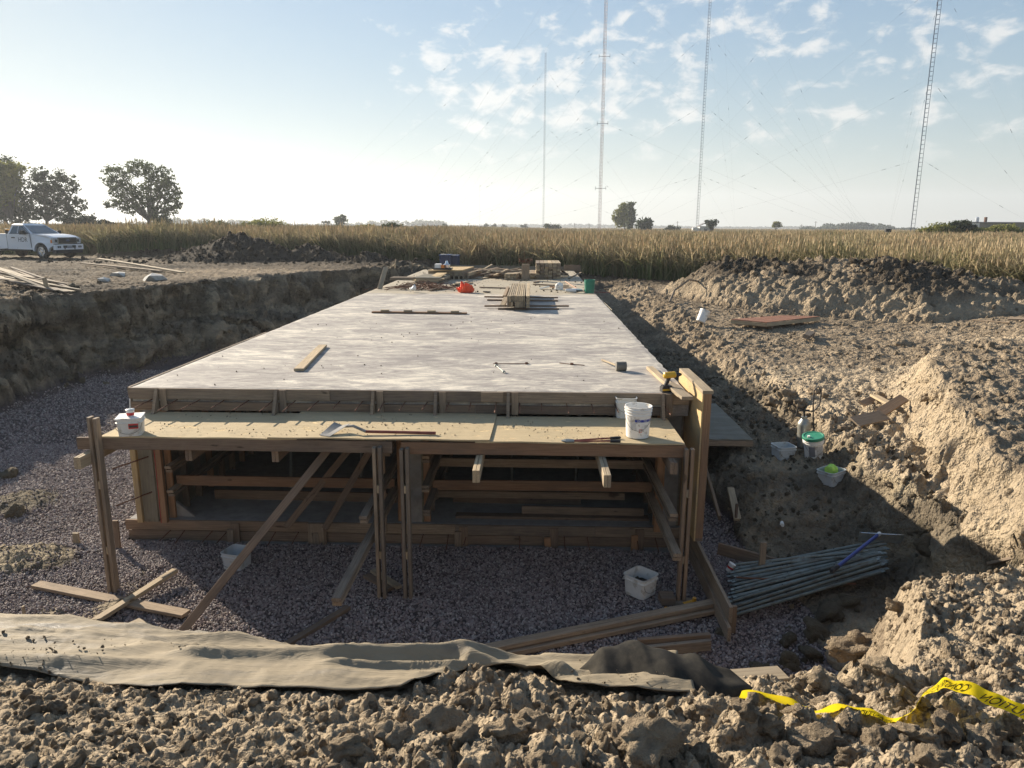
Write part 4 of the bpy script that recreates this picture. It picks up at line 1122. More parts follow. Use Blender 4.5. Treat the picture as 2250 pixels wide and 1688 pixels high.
loose((172, 1362), (378, 1232), G0+.03, G0+.10, .089, .045, 'wood_pale', 'clean sunlit stud lying diagonally over the plank at the foot of the left post', LBG)
loose((620, 1392), (752, 1312), G0, G0, .075, .05, 'wood_brown', 'narrow timber lying from the fabric up to the end of the doubled waler', LBG)
loose((790, 1243), (845, 1272), G0, G0, .089, .038, 'wood_brown', 'left one of two short offcuts crossed behind the middle posts', LBG)
loose((805, 1232), (862, 1268), G0+.05, G0+.05, .075, .038, 'wood_pale', 'right one of two short offcuts crossed behind the middle posts', LBG)
loose((215, 1352), (300, 1356), G0, G0, .14, .03, 'wood_grey', 'flat offcut beside the fabric with a wedge resting on it', LBG)
loose((290, 1345), (316, 1358), G0+.04, G0+.05, .12, .06, 'wood_pale', 'wedge-shaped sunlit block on the flat offcut', LBG, name='wood_block')
a = P(1030, 1420, G0); e = P(1556, 1312, G0)
for q_, zz, mt_ in ((.0, .0, 'wood_grey'), (.0, .062, 'wood_grey')):
    board((a.x+.02*q_, a.y-.03*(zz < .01), GR+.05+zz), (e.x, e.y-.03*(zz < .01), GR+.05+zz), .11 if zz else .13, .05, mt_, None, 'loose_board', (0, 0, 1),
          'upper timber of the long doubled pair slanting to the low fence board' if zz else 'lower timber of the long doubled pair slanting to the low fence board', LBG, 'board')
loose((1377, 1390), (1532, 1378), GR+.13, GR+.13, .05, .11, 'wood_brown', 'rear timber of the short pair lying near the fabric on the right', LBG)
loose((1378, 1408), (1533, 1392), GR+.11, GR+.11, .05, .11, 'wood_grey', 'front timber of the short pair lying near the fabric on the right', LBG)
loose((1370, 1428), (1412, 1418), GR+.09, GR+.10, .16, .09, 'wood_grey', 'cut block lying against the short timber pair by the fabric', LBG, name='wood_block')
loose((1425, 1292), (1455, 1292), GR+.06, GR+.06, .18, .09, 'wood_brown', 'thick block right of the square white pail', LBG, name='wood_block')
loose((1577, 1063), (1592, 1130), .06, .05, .10, .038, 'wood_pale', 'short pale stud on the bench right of the leaning plank', LBG, ground_=True)
for q_, lb_ in ((0, 'lower'), (1, 'upper')):
    loose((1490, 1492-q_*16), (1690, 1476-q_*16), .13+q_*.043, .10+q_*.043, .10, .042, 'wood_pale', lb_+' of two sunlit timbers lying on the near bank by the caution tape', LBG, cat='board', warp=.2)
# stakes
def stake(dx, dy, h, mat, lab, w=.05, lean=(0, 0), zb=None):
    p = PG(dx, dy) if zb is None else P(dx, dy, zb)
    return board((p.x, p.y, p.z-.1), (p.x+lean[0], p.y+lean[1], p.z+h), w, .035, mat, None, 'wooden_stake', (0, 1, 0), lab, 'stakes driven round the culvert', 'stake')
stake(256, 1185, .40, 'wood_brown', 'taller stake in the gravel between the left post and the base slab', .07)
stake(166, 1175, .16, 'wood_pale', 'short stub of a stake left of the left post', .08)
stake(1643, 1240, .42, 'wood_grey', 'broad stake behind the steel tubes', .075, zb=-2.1)
stake(1588, 1132, .30, 'wood_brown', 'weathered stake left of the pale stud on the bench', .035)
stake(55, 1345, .2, 'wood_pale', 'thin sliver stake by the left end of the fabric', .02, zb=GR)
stake(872, 1240, .60, 'form_red', 'red painted stake behind the second middle post', .03, zb=GR)
# low fence boards at the right of the pit floor
fb = empty('low_form', (2.14, 8.2, GR), 'low form of two planks on edge running from the shutter towards the fabric', 'formwork')
B((2.14, 7.05, GR+.25), (2.14, 9.35, GR+.30), .038, .18, 'wood_grey', fb, 'plank')
B((2.10, 6.92, GR+.10), (2.10, 9.3, GR+.13), .038, .16, 'wood_grey', fb, 'plank')
B((2.18, 7.1, GR+.02), (2.18, 7.1, GR+.33), .07, .03, 'wood_brown', fb, 'cleat', up=(0, 1, 0))
a = P(1550, 1190, GR+.12); e = P(1705, 1235, GR+.05)
board((a.x, a.y, GR+.16), (e.x, e.y, GR+.10), .038, .16, 'wood_brown', None, 'edge_plank', (0, 0, 1), 'reddish plank on edge behind the steel tubes', None, 'board')
# walkway sheets right of the slab
for (x0, x1, y0, y1, z, lab) in ((2.2, 3.50, 11.05, 13.45, -1.20, 'nearer of two plywood walkway sheets beside the tall shutter'), (2.2, 3.32, 13.3, 15.2, -1.13, 'farther walkway sheet lapping over the nearer one')):
    wk = empty('walkway_panel', ((x0+x1)/2, (y0+y1)/2, z), lab, 'plywood', 'walkway panels beside the slab')
    deck('sheet', x0, x0+.62, y0, y1, z, 0, 'ply_grey', wk)
    deck('sheet', x0+.625, x1, y0, y1, z, 0, 'ply_grey', wk)
    for y in (y0+.02, (y0+y1)/2, y1-.03): B((x0, y, z-.066), (x1, y, z-.066), .038, .09, 'wood_grey', wk, 'joist')
    for x in (x0+.05, x1-.05): B((x, y0+.3, z-.112), (x, y0+.3, z1(x, y0+.3)-.1), .089, .038, 'wood_brown', wk, 'leg', up=(0, 1, 0))
def sheet(name, pts, mat, lab, cat='plywood', th=.018, group=None):
    p = [Vector(q_) for q_ in pts]; n_ = (p[1]-p[0]).cross(p[2]-p[0]).normalized()*th
    vs = p + [q_-n_ for q_ in p]
    o = mesh(name, vs, [(0,1,2,3),(7,6,5,4),(0,4,5,1),(1,5,6,2),(2,6,7,3),(3,7,4,0)], mat); return tag(o, lab, cat, group)
LEAN = 'sheets leaning on the right side of the slab'
a = PY(1405, 765, 15.6); 
sheet('plywood_sheet', [(2.04, 13.2, -.10), (2.04, 16.0, -.22), (2.75, 16.0, -1.15), (2.75, 13.2, -1.15)], 'ply_grey', 'greenish plywood sheet leaning against the slab side behind the cordless drill', group=LEAN)
sheet('plywood_sheet', [(2.04, 18.5, -.02), (2.04, 21.6, -.05), (2.35, 21.6, -.55), (2.35, 18.5, -.55)], 'ply_grey', 'narrow grey sheet leaning on the slab side farther back', group=LEAN)
board((2.30, 10.6, -.45), (2.55, 9.2, -1.75), .14, .038, 'wood_grey', None, 'leaning_board', (1, 0, .3), 'weathered plank leaning behind the tall shutter', None, 'board')
board((2.20, 12.0, -.42), (2.15, 13.8, -.25), .14, .038, 'wood_grey', None, 'leaning_board', (0, 0, 1), 'weathered board propped between slab edge and walkway sheets', None, 'board')
# ================================================================ LUMBER AND TOOLS ON THE SLAB
ORD = ['first', 'second', 'third', 'fourth', 'fifth', 'sixth', 'seventh', 'eighth', 'ninth', 'tenth', 'eleventh', 'twelfth', 'thirteenth', 'fourteenth', 'fifteenth', 'sixteenth', 'seventeenth']
G1 = 'boards of the neat two-tier lumber stack'
f0 = P(1094, 664, .08); sx0, sy0 = f0.x, f0.y
lab1 = 'sawn board standing on edge in the neat lumber stack on the middle of the slab'
for tier in (0, 1):
    for k in range(9):
        if tier == 0 and k in (3,): continue
        j = rnd.uniform(-.05, .05)
        board((sx0+.03+k*.050, sy0+j, .152+tier*.142), (sx0+.03+k*.050, sy0+4.2+j, .152+tier*.142), .039, .139, rnd.choice(['wood_pale', 'wood_pale', 'wood_grey']), None, 'lumber', (0, 0, 1), ORD[k]+' board from the left in the '+('lower', 'upper')[tier]+' tier of the neat lumber stack', G1, 'lumber', warp=.15)
for k in range(7):
    board((sx0+.525, sy0-.06+rnd.uniform(-.03, .03), .10+k*.042), (sx0+.525, sy0+4.1, .10+k*.042), .085, .038, 'wood_pale', None, 'lumber', (0, 0, 1), ORD[k]+' board up in the flat-laid right column of the neat lumber stack', 'flat boards beside the stack', 'lumber', warp=.15)
for k in range(4):
    board((sx0-.05-.02*k, sy0+1.4, .10+k*.042), (sx0-.05-.02*k, sy0+4.4, .10+k*.042), .085, .038, 'wood_grey', None, 'lumber', (0, 0, 1), ORD[k]+' short board up, tucked against the left side of the neat lumber stack', 'short boards beside the stack', 'lumber', warp=.15)
board((sx0-.12, sy0+.2, .10), (sx0-.05, sy0+1.4, .20), .13, .038, 'wood_pale', None, 'lumber', (0, 0, 1), 'yellowish offcut leaning at the near left foot of the neat lumber stack', None, 'lumber')
for i, (a, e, w, t, lb) in enumerate((((1046, 661), (1228, 661), .09, .04, 'front bearer under the neat lumber stack, reaching out both sides'), ((1075, 663.5), (1207, 664), .09, .04, 'shorter front bearer doubled below the long one under the stack'),
                                ((1046, 641), (1205, 643), .09, .04, 'rear bearer under the neat lumber stack'), ((1052, 645), (1205, 646.5), .09, .04, 'second rear bearer doubled beside the first'))):
    p = P(*a, .06); q_ = P(*e, .06); zz = .062 if i in (0, 2) else .021
    board((p.x, p.y, zz), (q_.x, q_.y, zz), w, t, 'wood_brown', None, 'bearer', (0, 0, 1), lb, None, 'lumber')
# plank with blocks across the slab
a = P(804, 674, .02); e = P(1008, 677, .02)
pl = board((a.x, a.y, .022), (e.x, e.y, .022), .14, .038, 'wood_orange', None, 'spacer_plank', (0, 0, 1), 'thin reddish plank with four wooden blocks on it, lying across the slab', None, 'plank', warp=.3)
for dx in (829, 880, 932, 983):
    p = P(dx, 672, .06); y = a.y+(e.y-a.y)*(p.x-a.x)/(e.x-a.x)
    board((p.x-.10, y, .062), (p.x+.10, y+.02, .062), .09, .038, 'wood_pale', pl, 'block', (0, 0, 1))
a = P(645, 798, .03); e = P(697, 746, .03)
board((a.x, a.y, .026), (e.x, e.y, .026), .14, .038, 'wood_pale', None, 'plank', (0, 0, 1), 'single pale plank lying alone on the left of the slab', None, 'plank', warp=.3)
a = P(1403, 795, .02); e = P(1472, 855, .02)
board((a.x, a.y, .025), (e.x, e.y, .025), .10, .045, 'wood_pale', None, 'plank', (0, 0, 1), 'pale stud lying along the near right edge of the slab', None, 'plank')
a = P(1448, 838, .02); e = P(1490, 868, .02)
board((a.x, a.y+.1, .05), (e.x-.02, e.y+.06, .05), .14, .04, 'wood_pale', None, 'plank', (0, 0, 1), 'short pale board under the cordless drill at the slab corner', None, 'plank')
for i, (a, e) in enumerate((((829, 621), (846, 598)), ((836, 624), (852, 597)))):
    p = P(*a, 0); x = -5.12+i*.13
    board((x, p.y-.2, -.1), (x+.12, p.y+.5, .62+.05*i), .14, .04, 'wood_pale', None, 'plank', (0, 1, 0), ('left' if i == 0 else 'right')+' of two weathered boards propped upright at the left slab edge', 'propped pair at the left edge', 'plank')
# thin form ties
for i, (pts, lb) in enumerate(((((1065, 785.5), (1143, 785)), 'thin steel form tie with two washers lying straight across the slab'), (((1069, 788), (1090, 805)), 'pale form tie lying at a slant below the straight one'), (((1208, 784), (1262, 789)), 'thin steel form tie right of the other two'))):
    p, q_ = P(*pts[0], .012), P(*pts[1], .012)
    g = MB(); g.tube([p, q_], .0065, 6)
    for u in ((.08, .92) if i == 0 else ((.1, .9) if i == 1 else (.5,))):
        c_ = p.lerp(q_, u); dd = (q_-p).normalized(); g.tube([c_-dd*.02, c_+dd*.02], .022, 8)
    tag(g.build('form_tie', 'rust' if i != 1 else 'steel_grey'), lb, 'form tie', 'form ties on the slab')
# mallet
p = P(1341, 791, .07); q_ = P(1300, 776, .03)
ml = empty('mallet', (p.x, p.y, 0), 'big grey-headed mallet with pale handle lying near the right slab edge', 'mallet')
ax = Vector((1, .06, 0)).normalized()
g = MB(); g.tube([p-ax*.075, p-ax*.07, p+ax*.07, p+ax*.075], [.062, .068, .068, .062], 20); g.build('head', 'grey_rubber', ml, smooth=False)
g = MB(); g.tube([(p.x-.05, p.y, .075), (q_.x, q_.y, .022)], [.018, .016], 10); g.build('handle', 'wood_pale', ml)
# cordless drill standing on its battery
p = P(1440, 846, .0); DR = Matrix.Translation((p.x, p.y, .0)) @ Matrix.Rotation(R(12), 4, 'Z') @ Matrix.Scale(1.15, 4)
dr = empty('cordless_drill', (p.x, p.y, 0), 'yellow and black cordless drill at the near right corner of the slab', 'drill')
g = MB(); g.box((-.07, -.04, 0), (.05, .04, .06)); g.box((-.06, -.035, .06), (.04, .035, .075)); g.build('battery', 'black_rubber', dr, DR)
g = MB(); g.box((-.068, -.042, .02), (.048, -.0405, .04)); g.build('battery_stripe', 'drill_yellow', dr, DR)
g = MB(); g.tube([(-.02, 0, .07), (.015, 0, .16)], [.022, .024], 10); g.build('grip', 'black_rubber', dr, DR)
g = MB(); g.tube([(-.05, 0, .185), (-.04, 0, .185), (.08, 0, .19), (.09, 0, .19)], [.02, .036, .036, .028], 14); g.build('motor_body', 'drill_yellow', dr, DR, smooth=False)
g = MB(); g.tube([(.09, 0, .19), (.13, 0, .19), (.16, 0, .19)], [.025, .024, .012], 12); g.build('chuck', 'black_rubber', dr, DR)
# orange net
p = P(1005, 632, 0)
bm = bmesh.new(); bmesh.ops.create_icosphere(bm, subdivisions=4, radius=.32)
for v_ in bm.verts:
    n_ = float(fbm(np.array([v_.co.x*9+v_.co.z*5]), np.array([v_.co.y*5-v_.co.z*2]), 7, 3)[0]); n2_ = float(fbm(np.array([v_.co.x*14]), np.array([v_.co.y*14+v_.co.z*9]), 8, 2)[0])
    v_.co = Vector((v_.co.x*.8*(1+n_*.9+n2_*.5), v_.co.y*.5*(1+n_*.6+n2_*.5), max(0, (v_.co.z+.2)*.42*(1+n_*2.2+n2_*2.2)*(1-.9*abs(v_.co.x)))))
me = bpy.data.meshes.new('orange_net'); bm.to_mesh(me); bm.free(); me.materials.append(M['orange_net'])
o = bpy.data.objects.new('orange_net', me); COL.objects.link(o); o.location = (p.x, p.y, 0); tag(o, 'crumpled heap of bright orange netting on the slab', 'netting')
# five-gallon buckets and square pails
def bucket(name, loc, mat, lab, group=None, tilt=None, lid=None, r=.148, h=.365, rz=0, handle=True):
    o = empty(name, loc, lab, 'bucket', group)
    mt = Matrix.Translation(loc) @ (tilt or Matrix.Identity(4)) @ Matrix.Rotation(rz, 4, 'Z')
    rb = r*.87
    def rr(z): return rb+(r-rb)*z/h
    g = MB(); prof = [(rb-.012, 0.0), (rb, .006), (rr(.2), .2), (rr(.27), .265), (rr(.27)+.010, .268), (rr(.28)+.010, .274), (rr(.28)+.001, .277), (rr(.30)+.001, .300), (rr(.30)+.011, .303), (rr(.31)+.011, .309), (rr(.31)+.001, .312), (rr(.33)+.001, .330),
                      (rr(.335)+.012, .333), (rr(.34)+.012, .340), (rr(.34)+.002, .343), (rr(.36)+.002, h-.008), (r+.006, h-.006), (r+.006, h), (r-.004, h), (r-.006, h-.02), (rb-.006, .03), (0.0, .03)]
    g.lathe(prof, 40); g.build('shell', mat, o, mt, smooth=True).modifiers.new('edge', 'EDGE_SPLIT').split_angle = R(40)
    if handle:
        g = MB(); g.tube([(r*1.02*math.cos(a), -r*1.02*abs(math.sin(a))*.75-(.03 if 0 < a < math.pi else 0), .30-.20*math.sin(a)) for a in np.linspace(0, math.pi, 15)], .0022, 5); g.build('wire_handle', 'steel_grey', o, mt)
    if lid:
        g = MB(); g.lathe([(r+.010, h-.035), (r+.014, h-.03), (r+.014, h+.006), (r+.004, h+.012), (r-.012, h+.012), (r-.016, h+.004), (0, h+.004)], 36); g.build('lid', lid, o, mt)
        g = MB(); g.tube([(-.08, -.03, h+.004), (-.08, -.03, h+.03)], .022, 12); g.build('spout_cap', 'white_plastic', o, mt)
    return o, mt, rr
def wrap(par, mt, rr, vs, fs, a0, z0, mat, name='printing'):
    """flat print bent round the bucket: x runs along the wall from angle a0"""
    out = []
    for v_ in vs:
        z = z0+v_.y; r_ = rr(z)+.0012; a = a0+v_.x/r_; out.append((r_*math.sin(a), -r_*math.cos(a), z))
    mesh(name, out, fs, mat, par, mt)
def patch(w, h, n=8):
    return [Vector((w*i/n, y, 0)) for i in range(n+1) for y in (0, h)], [(2*i, 2*i+2, 2*i+3, 2*i+1) for i in range(n)]
p = P(1376, 943, DZ); bz = DZ+.004
o, mt, rr = bucket('bucket', (p.x, p.y, bz), 'white_plastic', 'open white round bucket with a blue printed band on the work platform', rz=R(-8))
v_, f_ = patch(.26, .030); wrap(o, mt, rr, v_, f_, -.25, .200, 'blue_print', 'blue_band')
for i in range(3):
    v_, f_, w = text_mesh('TSC', .030); wrap(o, mt, lambda z: rr(z)+.0008, [Vector((u.x*.95+.02+i*.078, u.y+.004, 0)) for u in v_], f_, -.25, .200, 'white_plastic', 'band_lettering')

v_, f_ = patch(.032, .040, 3); wrap(o, mt, rr, [Vector((u.x, u.y, 0)) for u in v_], f_, .12, .080, 'red_print', 'warning_frame')
v_, f_ = patch(.024, .030, 3); wrap(o, mt, lambda z: rr(z)+.0008, [Vector((u.x+.004, u.y+.005, 0)) for u in v_], f_, .12, .080, 'white_plastic', 'warning_panel')
v_, f_, w = text_mesh('3', .035); wrap(o, mt, rr, v_, f_, -1.02, .215, 'black_print', 'number')
for i in range(7):
    v_, f_ = patch(rnd.uniform(.05, .08), .0035, 4); wrap(o, mt, rr, v_, f_, -.62, .185-i*.013, 'grey_print', 'fine_print')
for i in range(3):
    v_, f_ = patch(.05, .003, 3); wrap(o, mt, rr, v_, f_, .55, .160-i*.010, 'grey_print', 'fine_print')
p = P(1350, 900, DZ)
def pail(name, loc, mat, lab, s=.29, h=.22, rz=0, tilt=None, dirt=True, group='square plastic pails', handle=True):
    o = empty(name, loc, lab, 'pail', group)
    mt = Matrix.Translation(loc) @ (tilt or Matrix.Identity(4)) @ Matrix.Rotation(rz, 4, 'Z')
    def ring(hw, z, n=4, c=.05):
        c = min(c, hw*.5); pts = []
        for qx, qy, a0 in ((1, 1, 0), (-1, 1, 90), (-1, -1, 180), (1, -1, 270)):
            for k in range(n):
                a = R(a0+90*k/(n-1)); pts.append((qx*(hw-c)+c*math.cos(a), qy*(hw-c)+c*math.sin(a), z))
        return pts
    hw = s/2; rings = [ring(hw*.89, 0), ring(hw*.90, .008), ring(hw*.955, h*.74), ring(hw*1.03, h*.75), ring(hw*1.035, h*.80), ring(hw*.965, h*.81), ring(hw*.975, h*.95), ring(hw*1.03, h*.96), ring(hw*1.03, h), ring(hw*.96, h), ring(hw*.84, .02)]
    g = MB(); n = 16; vs = [v for rg in rings for v in rg]; fs = [(i*n+j, i*n+(j+1) % n, (i+1)*n+(j+1) % n, (i+1)*n+j) for i in range(len(rings)-1) for j in range(n)]
    fs += [tuple(range(n))[::-1], tuple((len(rings)-1)*n+j for j in range(n))]
    g.add(vs, fs); g.build('shell', mat, o, mt)
    if dirt:
        rg = ring(hw*.90, h*.45); g = MB(); vs = [(0, 0, h*.62)] + [(x*.6+rnd.uniform(-.01, .01), y*.6, h*.55+rnd.uniform(-.02, .03)) for x, y, z in rg] + [(x, y, z+rnd.uniform(-.02, .02)) for x, y, z in rg]
        g.add(vs, [(0, 1+j, 1+(j+1) % n) for j in range(n)] + [(1+j, 1+n+j, 1+n+(j+1) % n, 1+(j+1) % n) for j in range(n)]); g.build('contents', 'clod_dark', o, mt)
    if handle:
        g = MB(); g.tube([(hw*1.03*math.cos(a), -hw*1.05-.004-.01*math.sin(a), h*.78-.12*math.sin(a)) for a in np.linspace(0, math.pi, 13)], .003, 5); g.build('handle', 'steel_grey', o, mt)
    return o, mt
pail('pail', (p.x, p.y+.02, DZ+.002), 'pail_plastic', 'white square pail hidden behind the blue-banded bucket', .26, .26, 0, dirt=False)
p = P(283, 938, DZ)
o, mt = pail('pail', (p.x, p.y+.02, DZ+.003), 'pail_plastic', 'closed white square pail with a cup on its lid, left end of the platform', .27, .20, R(18), dirt=False)
g = MB(); g.box((-.135, -.135, .20), (.135, .135, .212)); g.build('lid', 'white_plastic', o, mt)
g = MB(); g.box((.0, -.137, .09), (.10, -.134, .15)); g.build('label', 'red_print', o, mt)
g = MB(); g.box((.005, -.139, .105), (.095, -.1371, .13)); g.build('label_bar', 'black_print', o, mt)
cl_ = empty('drink_cup', tuple(mt @ Vector((.01, -.02, .213))), 'small white and red cup with a straw standing on the closed square pail', 'cup')
mc = Matrix.Translation(mt @ Vector((.01, -.02, .213)))
g = MB(); g.lathe([(.034, 0), (.038, .012), (.043, .045), (.045, .07), (.045, .072), (0, .072)], 20); g.build('cup', 'white_plastic', cl_, mc)
g = MB(); g.lathe([(.0385, .010), (.0435, .045)], 20); g.build('red_band', 'red_print', cl_, mc)
g = MB(); g.lathe([(.047, .070), (.047, .078), (.03, .084), (0, .084)], 20); g.build('lid', 'clear_plastic', cl_, mc)
g = MB(); g.tube([(0, 0, .08), (.012, 0, .20)], .005, 6); g.build('straw', 'white_plastic', cl_, mc)
p = P(1383, 1283, GR+.02)
pail('pail', (p.x, p.y+.03, GR+.02), 'pail_plastic', 'open white square pail of soil on the gravel, corner towards the fabric', .31, .25, R(45))
p = PG(1690, 990); pail('pail', (p.x, p.y, p.z), 'clear_plastic', 'empty cloudy square pail on the bench nearest the slab', .30, .22, R(12), dirt=False)
p = PG(1795, 1045); o, mt = pail('pail', (p.x, p.y, p.z+.01), 'clear_plastic', 'cloudy square pail holding a lime green rag on the bench', .30, .21, R(30), Matrix.Rotation(R(-6), 4, 'Y'))
bm = bmesh.new(); bmesh.ops.create_icosphere(bm, subdivisions=3, radius=.085)
for v_ in bm.verts: v_.co *= 1+.25*math.sin(v_.co.x*70+v_.co.y*50)*.6; v_.co.z *= .9
me = bpy.data.meshes.new('rag'); bm.to_mesh(me); bm.free(); me.materials.append(M['lime_cloth'])
o = bpy.data.objects.new('rag', me); COL.objects.link(o); o.location = mt @ Vector((.03, .02, .19)); tag(o, 'crumpled lime green rag stuffed in the cloudy pail', 'rag')
p = P(506, 1228, GR+.02); pail('pail', (p.x, p.y+.1, GR+.01), 'clear_plastic', 'translucent square pail behind the raking brace on the gravel', .29, .22, R(-15), dirt=False)
p = PG(1757, 988)
o, mt, rr = bucket('bucket', (p.x, p.y, p.z), 'white_plastic', 'white bucket with a green lid leaning by the sprayer on the bench', tilt=Matrix.Rotation(R(-9), 4, 'Y') @ Matrix.Rotation(R(7), 4, 'X'), lid='green_lid')
for i in range(9):
    v_, f_ = patch(.11, .006, 6); wrap(o, mt, rr, v_, f_, -.05, .22-i*.018, 'grey_print', 'printing')
v_, f_ = patch(.09, .17, 6); wrap(o, mt, rr, v_, f_, -.85, .07, 'grey_print', 'label')
p = PG(1512, 700)
bucket('bucket', (p.x, p.y, p.z+.06), 'white_plastic', 'plain white bucket lying tilted on the churned dirt right of the slab', tilt=Matrix.Rotation(R(24), 4, 'Y') @ Matrix.Rotation(R(-12), 4, 'X'), handle=False, rz=1)
p = P(1279, 633, 0)
bucket('bucket', (1.83, p.y, 0.0), 'green_plastic', 'green bucket on the right edge of the slab', r=.17, h=.42)
# pump sprayer
p = PG(1735, 965)
sp_ = empty('pump_sprayer', tuple(p), 'grey metal pump sprayer with a looped hose standing behind the green-lidded bucket', 'sprayer')
mt = Matrix.Translation(p) @ Matrix.Rotation(R(-4), 4, 'Y')
g = MB(); g.lathe([(.085, 0), (.10, .01), (.10, .36), (.095, .40), (.06, .45), (.045, .47), (.045, .50), (0, .50)], 24); g.build('tank', 'tool_steel', sp_, mt, smooth=True).modifiers.new('e', 'EDGE_SPLIT').split_angle = R(35)
g = MB(); g.tube([(0, 0, .50), (0, 0, .60)], .018, 8); g.tube([(-.08, 0, .60), (.08, 0, .60)], .014, 8); g.build('pump_handle', 'black_rubber', sp_, mt)
g = MB(); g.tube([(-.03, .03, .48), (-.12, .02, .52), (-.10, .0, .66), (.02, -.02, .60), (.14, -.02, .58), (.24, 0, .68), (.27, .02, .88), (.22, .02, .98), (.15, .0, .92), (.13, -.02, .70), (.13, -.04, .45), (.15, -.05, .15)], .011, 8); g.build('hose', 'black_rubber', sp_, mt)
# square shovel on the platform
p = P(705, 935, DZ); q_ = P(941, 943, DZ)
sv = empty('square_shovel', (p.x, p.y, DZ), 'square-mouth shovel caked with concrete lying on the plywood platform', 'shovel')
zz = DZ+.022
bl = [(p.x-.12, p.y-.06), (p.x+.08, p.y-.03), (p.x+.22, p.y+.20), (p.x-.02, p.y+.22)]
a = P(690, 941, zz); b2 = P(712, 944, zz); c2 = P(757, 922, zz+.05); d2 = P(722, 919, zz+.05)
g = MB()
nb_ = 6; vs = []
for i in range(nb_+1):
    u = i/nb_
    for j in range(nb_+1):
        v = j/nb_
        pt = a.lerp(b2, u).lerp(d2.lerp(c2, u), v); pt.z = zz+.004+.055*v+.03*abs(u-.5)*2*v; vs.append(tuple(pt))
g.add(vs, [(i*(nb_+1)+j, (i+1)*(nb_+1)+j, (i+1)*(nb_+1)+j+1, i*(nb_+1)+j+1) for i in range(nb_) for j in range(nb_)]); ob = g.build('blade', 'concrete', sv); ob.modifiers.new('t', 'SOLIDIFY').thickness = .004
m0 = P(745, 921, zz+.06); m1 = P(790, 932, zz+.03)
g = MB(); g.tube([m0, m0.lerp(m1, .4)+Vector((0, 0, .03)), m1], [.016, .017, .018], 8); g.build('socket', 'concrete', sv)
g = MB(); g.tube([m1, (q_.x, q_.y, zz+.02)], [.017, .018], 10); g.build('shaft', 'tool_red', sv)
# bolt cutters
p = P(1212, 955, DZ); q_ = P(1340, 948, DZ); q2 = P(1340, 956, DZ)
bc = empty('bolt_cutters', (p.x, p.y, DZ), 'red bolt cutters with black grips lying left of the blue-banded bucket', 'bolt cutters')
zz = DZ+.018
dv = (q_-p); dv.z = 0
g = MB(); g.tube([(p.x, p.y, zz), (p.x+.05, p.y+.012, zz), (p.x+.14, p.y+.01, zz)], [.006, .02, .016], 8); g.tube([(p.x, p.y-.01, zz), (p.x+.05, p.y-.02, zz), (p.x+.14, p.y-.01, zz)], [.006, .018, .014], 8); g.build('jaws', 'tool_steel', bc)
for e in (q_, q2):
    s_ = Vector((p.x+.13, p.y+(.012 if e is q_ else -.012), zz)); e_ = Vector((e.x, e.y, zz)); mid_ = s_.lerp(e_, .78)
    g = MB(); g.tube([s_, s_.lerp(e_, .4), mid_], .010, 8); g.build('lever', 'tool_red', bc)
    g = MB(); g.tube([mid_, e_.lerp(mid_, .1), e_], [.016, .016, .010], 8); g.build('grip', 'black_rubber', bc)
# crumbs of dried concrete on the deck and slab
def litter(name, n, x0, x1, y0, y1, z, s0, s1, lab, seed, src=None):
    x = rng.uniform(x0, x1, n); y = rng.uniform(y0, y1, n); k = vn(x*2.2, y*3.0, seed) > -.05
    x = x[k]; y = y[k]; s = s0+(s1-s0)*rng.random(len(x))**6
    scatter(name, np.stack([x, y, np.full(len(x), z)+s*.15], -1), s, src or cl_m, lab, seed=seed)
litter('concrete_crumbs', 2600, xL+.4, xR-.1, PF+.05, 8.85, DZ+.021, .002, .020, 'crumbs of dried concrete and mud on the platform', 21, cl_t)
litter('slab_crumbs', 500, -5.0, 1.9, 9.1, 17, .004, .005, .03, 'few crumbs of dirt on the slab', 22)
litter('slab_debris', 900, -5.0, 1.9, 23, 34.5, .004, .02, .09, 'chips and scraps on the dusty far half of the slab', 23)
# ---------------------------------------------------------------- far end of the slab
def S(x, y): return ((900+x*.3152)/K, (560+y*.3152)/K)      # position read off an enlarged view of the photograph
def heap(n, c, ln, w, t, spread_, lab, grp, mats, rz=0, zmax=.4, tilt=.12):
    for i in range(n):
        a = rz+rnd.gauss(0, .18)
        x = c[0]+rnd.uniform(-1, 1)*spread_[0]; y = c[1]+rnd.uniform(-1, 1)*spread_[1]
        l = ln*rnd.uniform(.6, 1)/2; z = .03+zmax*(i/n)
        dx, dy = math.sin(a)*l, math.cos(a)*l; tz = rnd.uniform(-tilt, tilt)*l
        z = max(z, abs(tz)+.03)
        board((x-dx, y-dy, z-tz), (x+dx, y+dy, z+tz), w, t, rnd.choice(mats), None, 'lumber', (0, 0, 1), lab, grp, 'lumber', roll=rnd.uniform(-.15, .15), warp=.3)
# big stack
p = P(*S(880, 170), 0); x0, y0 = p.x, p.y
for r_ in range(8):
    for k in range(6):
        board((x0+.08+k*.165+rnd.uniform(-.01, .01), y0+rnd.uniform(-.08, .08), .05+r_*.078), (x0+.08+k*.165, y0+2.4, .05+r_*.078), .150, .068, rnd.choice(['wood_pale', 'wood_pale', 'wood_grey']), None, 'timber', (0, 0, 1),
              'squared timber of the tall far stack, '+ORD[r_]+' course up, '+ORD[k]+' from the left', 'timbers of the tall far stack', 'timber', warp=.1)
p = P(*S(750, 175), 0)
for r_ in range(3):
    for k in range(5): board((p.x+k*.2+rnd.uniform(-.03, .03), p.y+.4+rnd.uniform(-.1, .1), .05+r_*.075), (p.x+k*.2, p.y+2.6, .05+r_*.075), .18, .065, rnd.choice(['wood_pale', 'wood_grey']), None, 'timber', (0, 0, 1), 'timber of the low stack beside the tall far one, '+ORD[r_]+' course up, '+ORD[k]+' from left', 'timbers of the low far stack', 'timber', warp=.1)
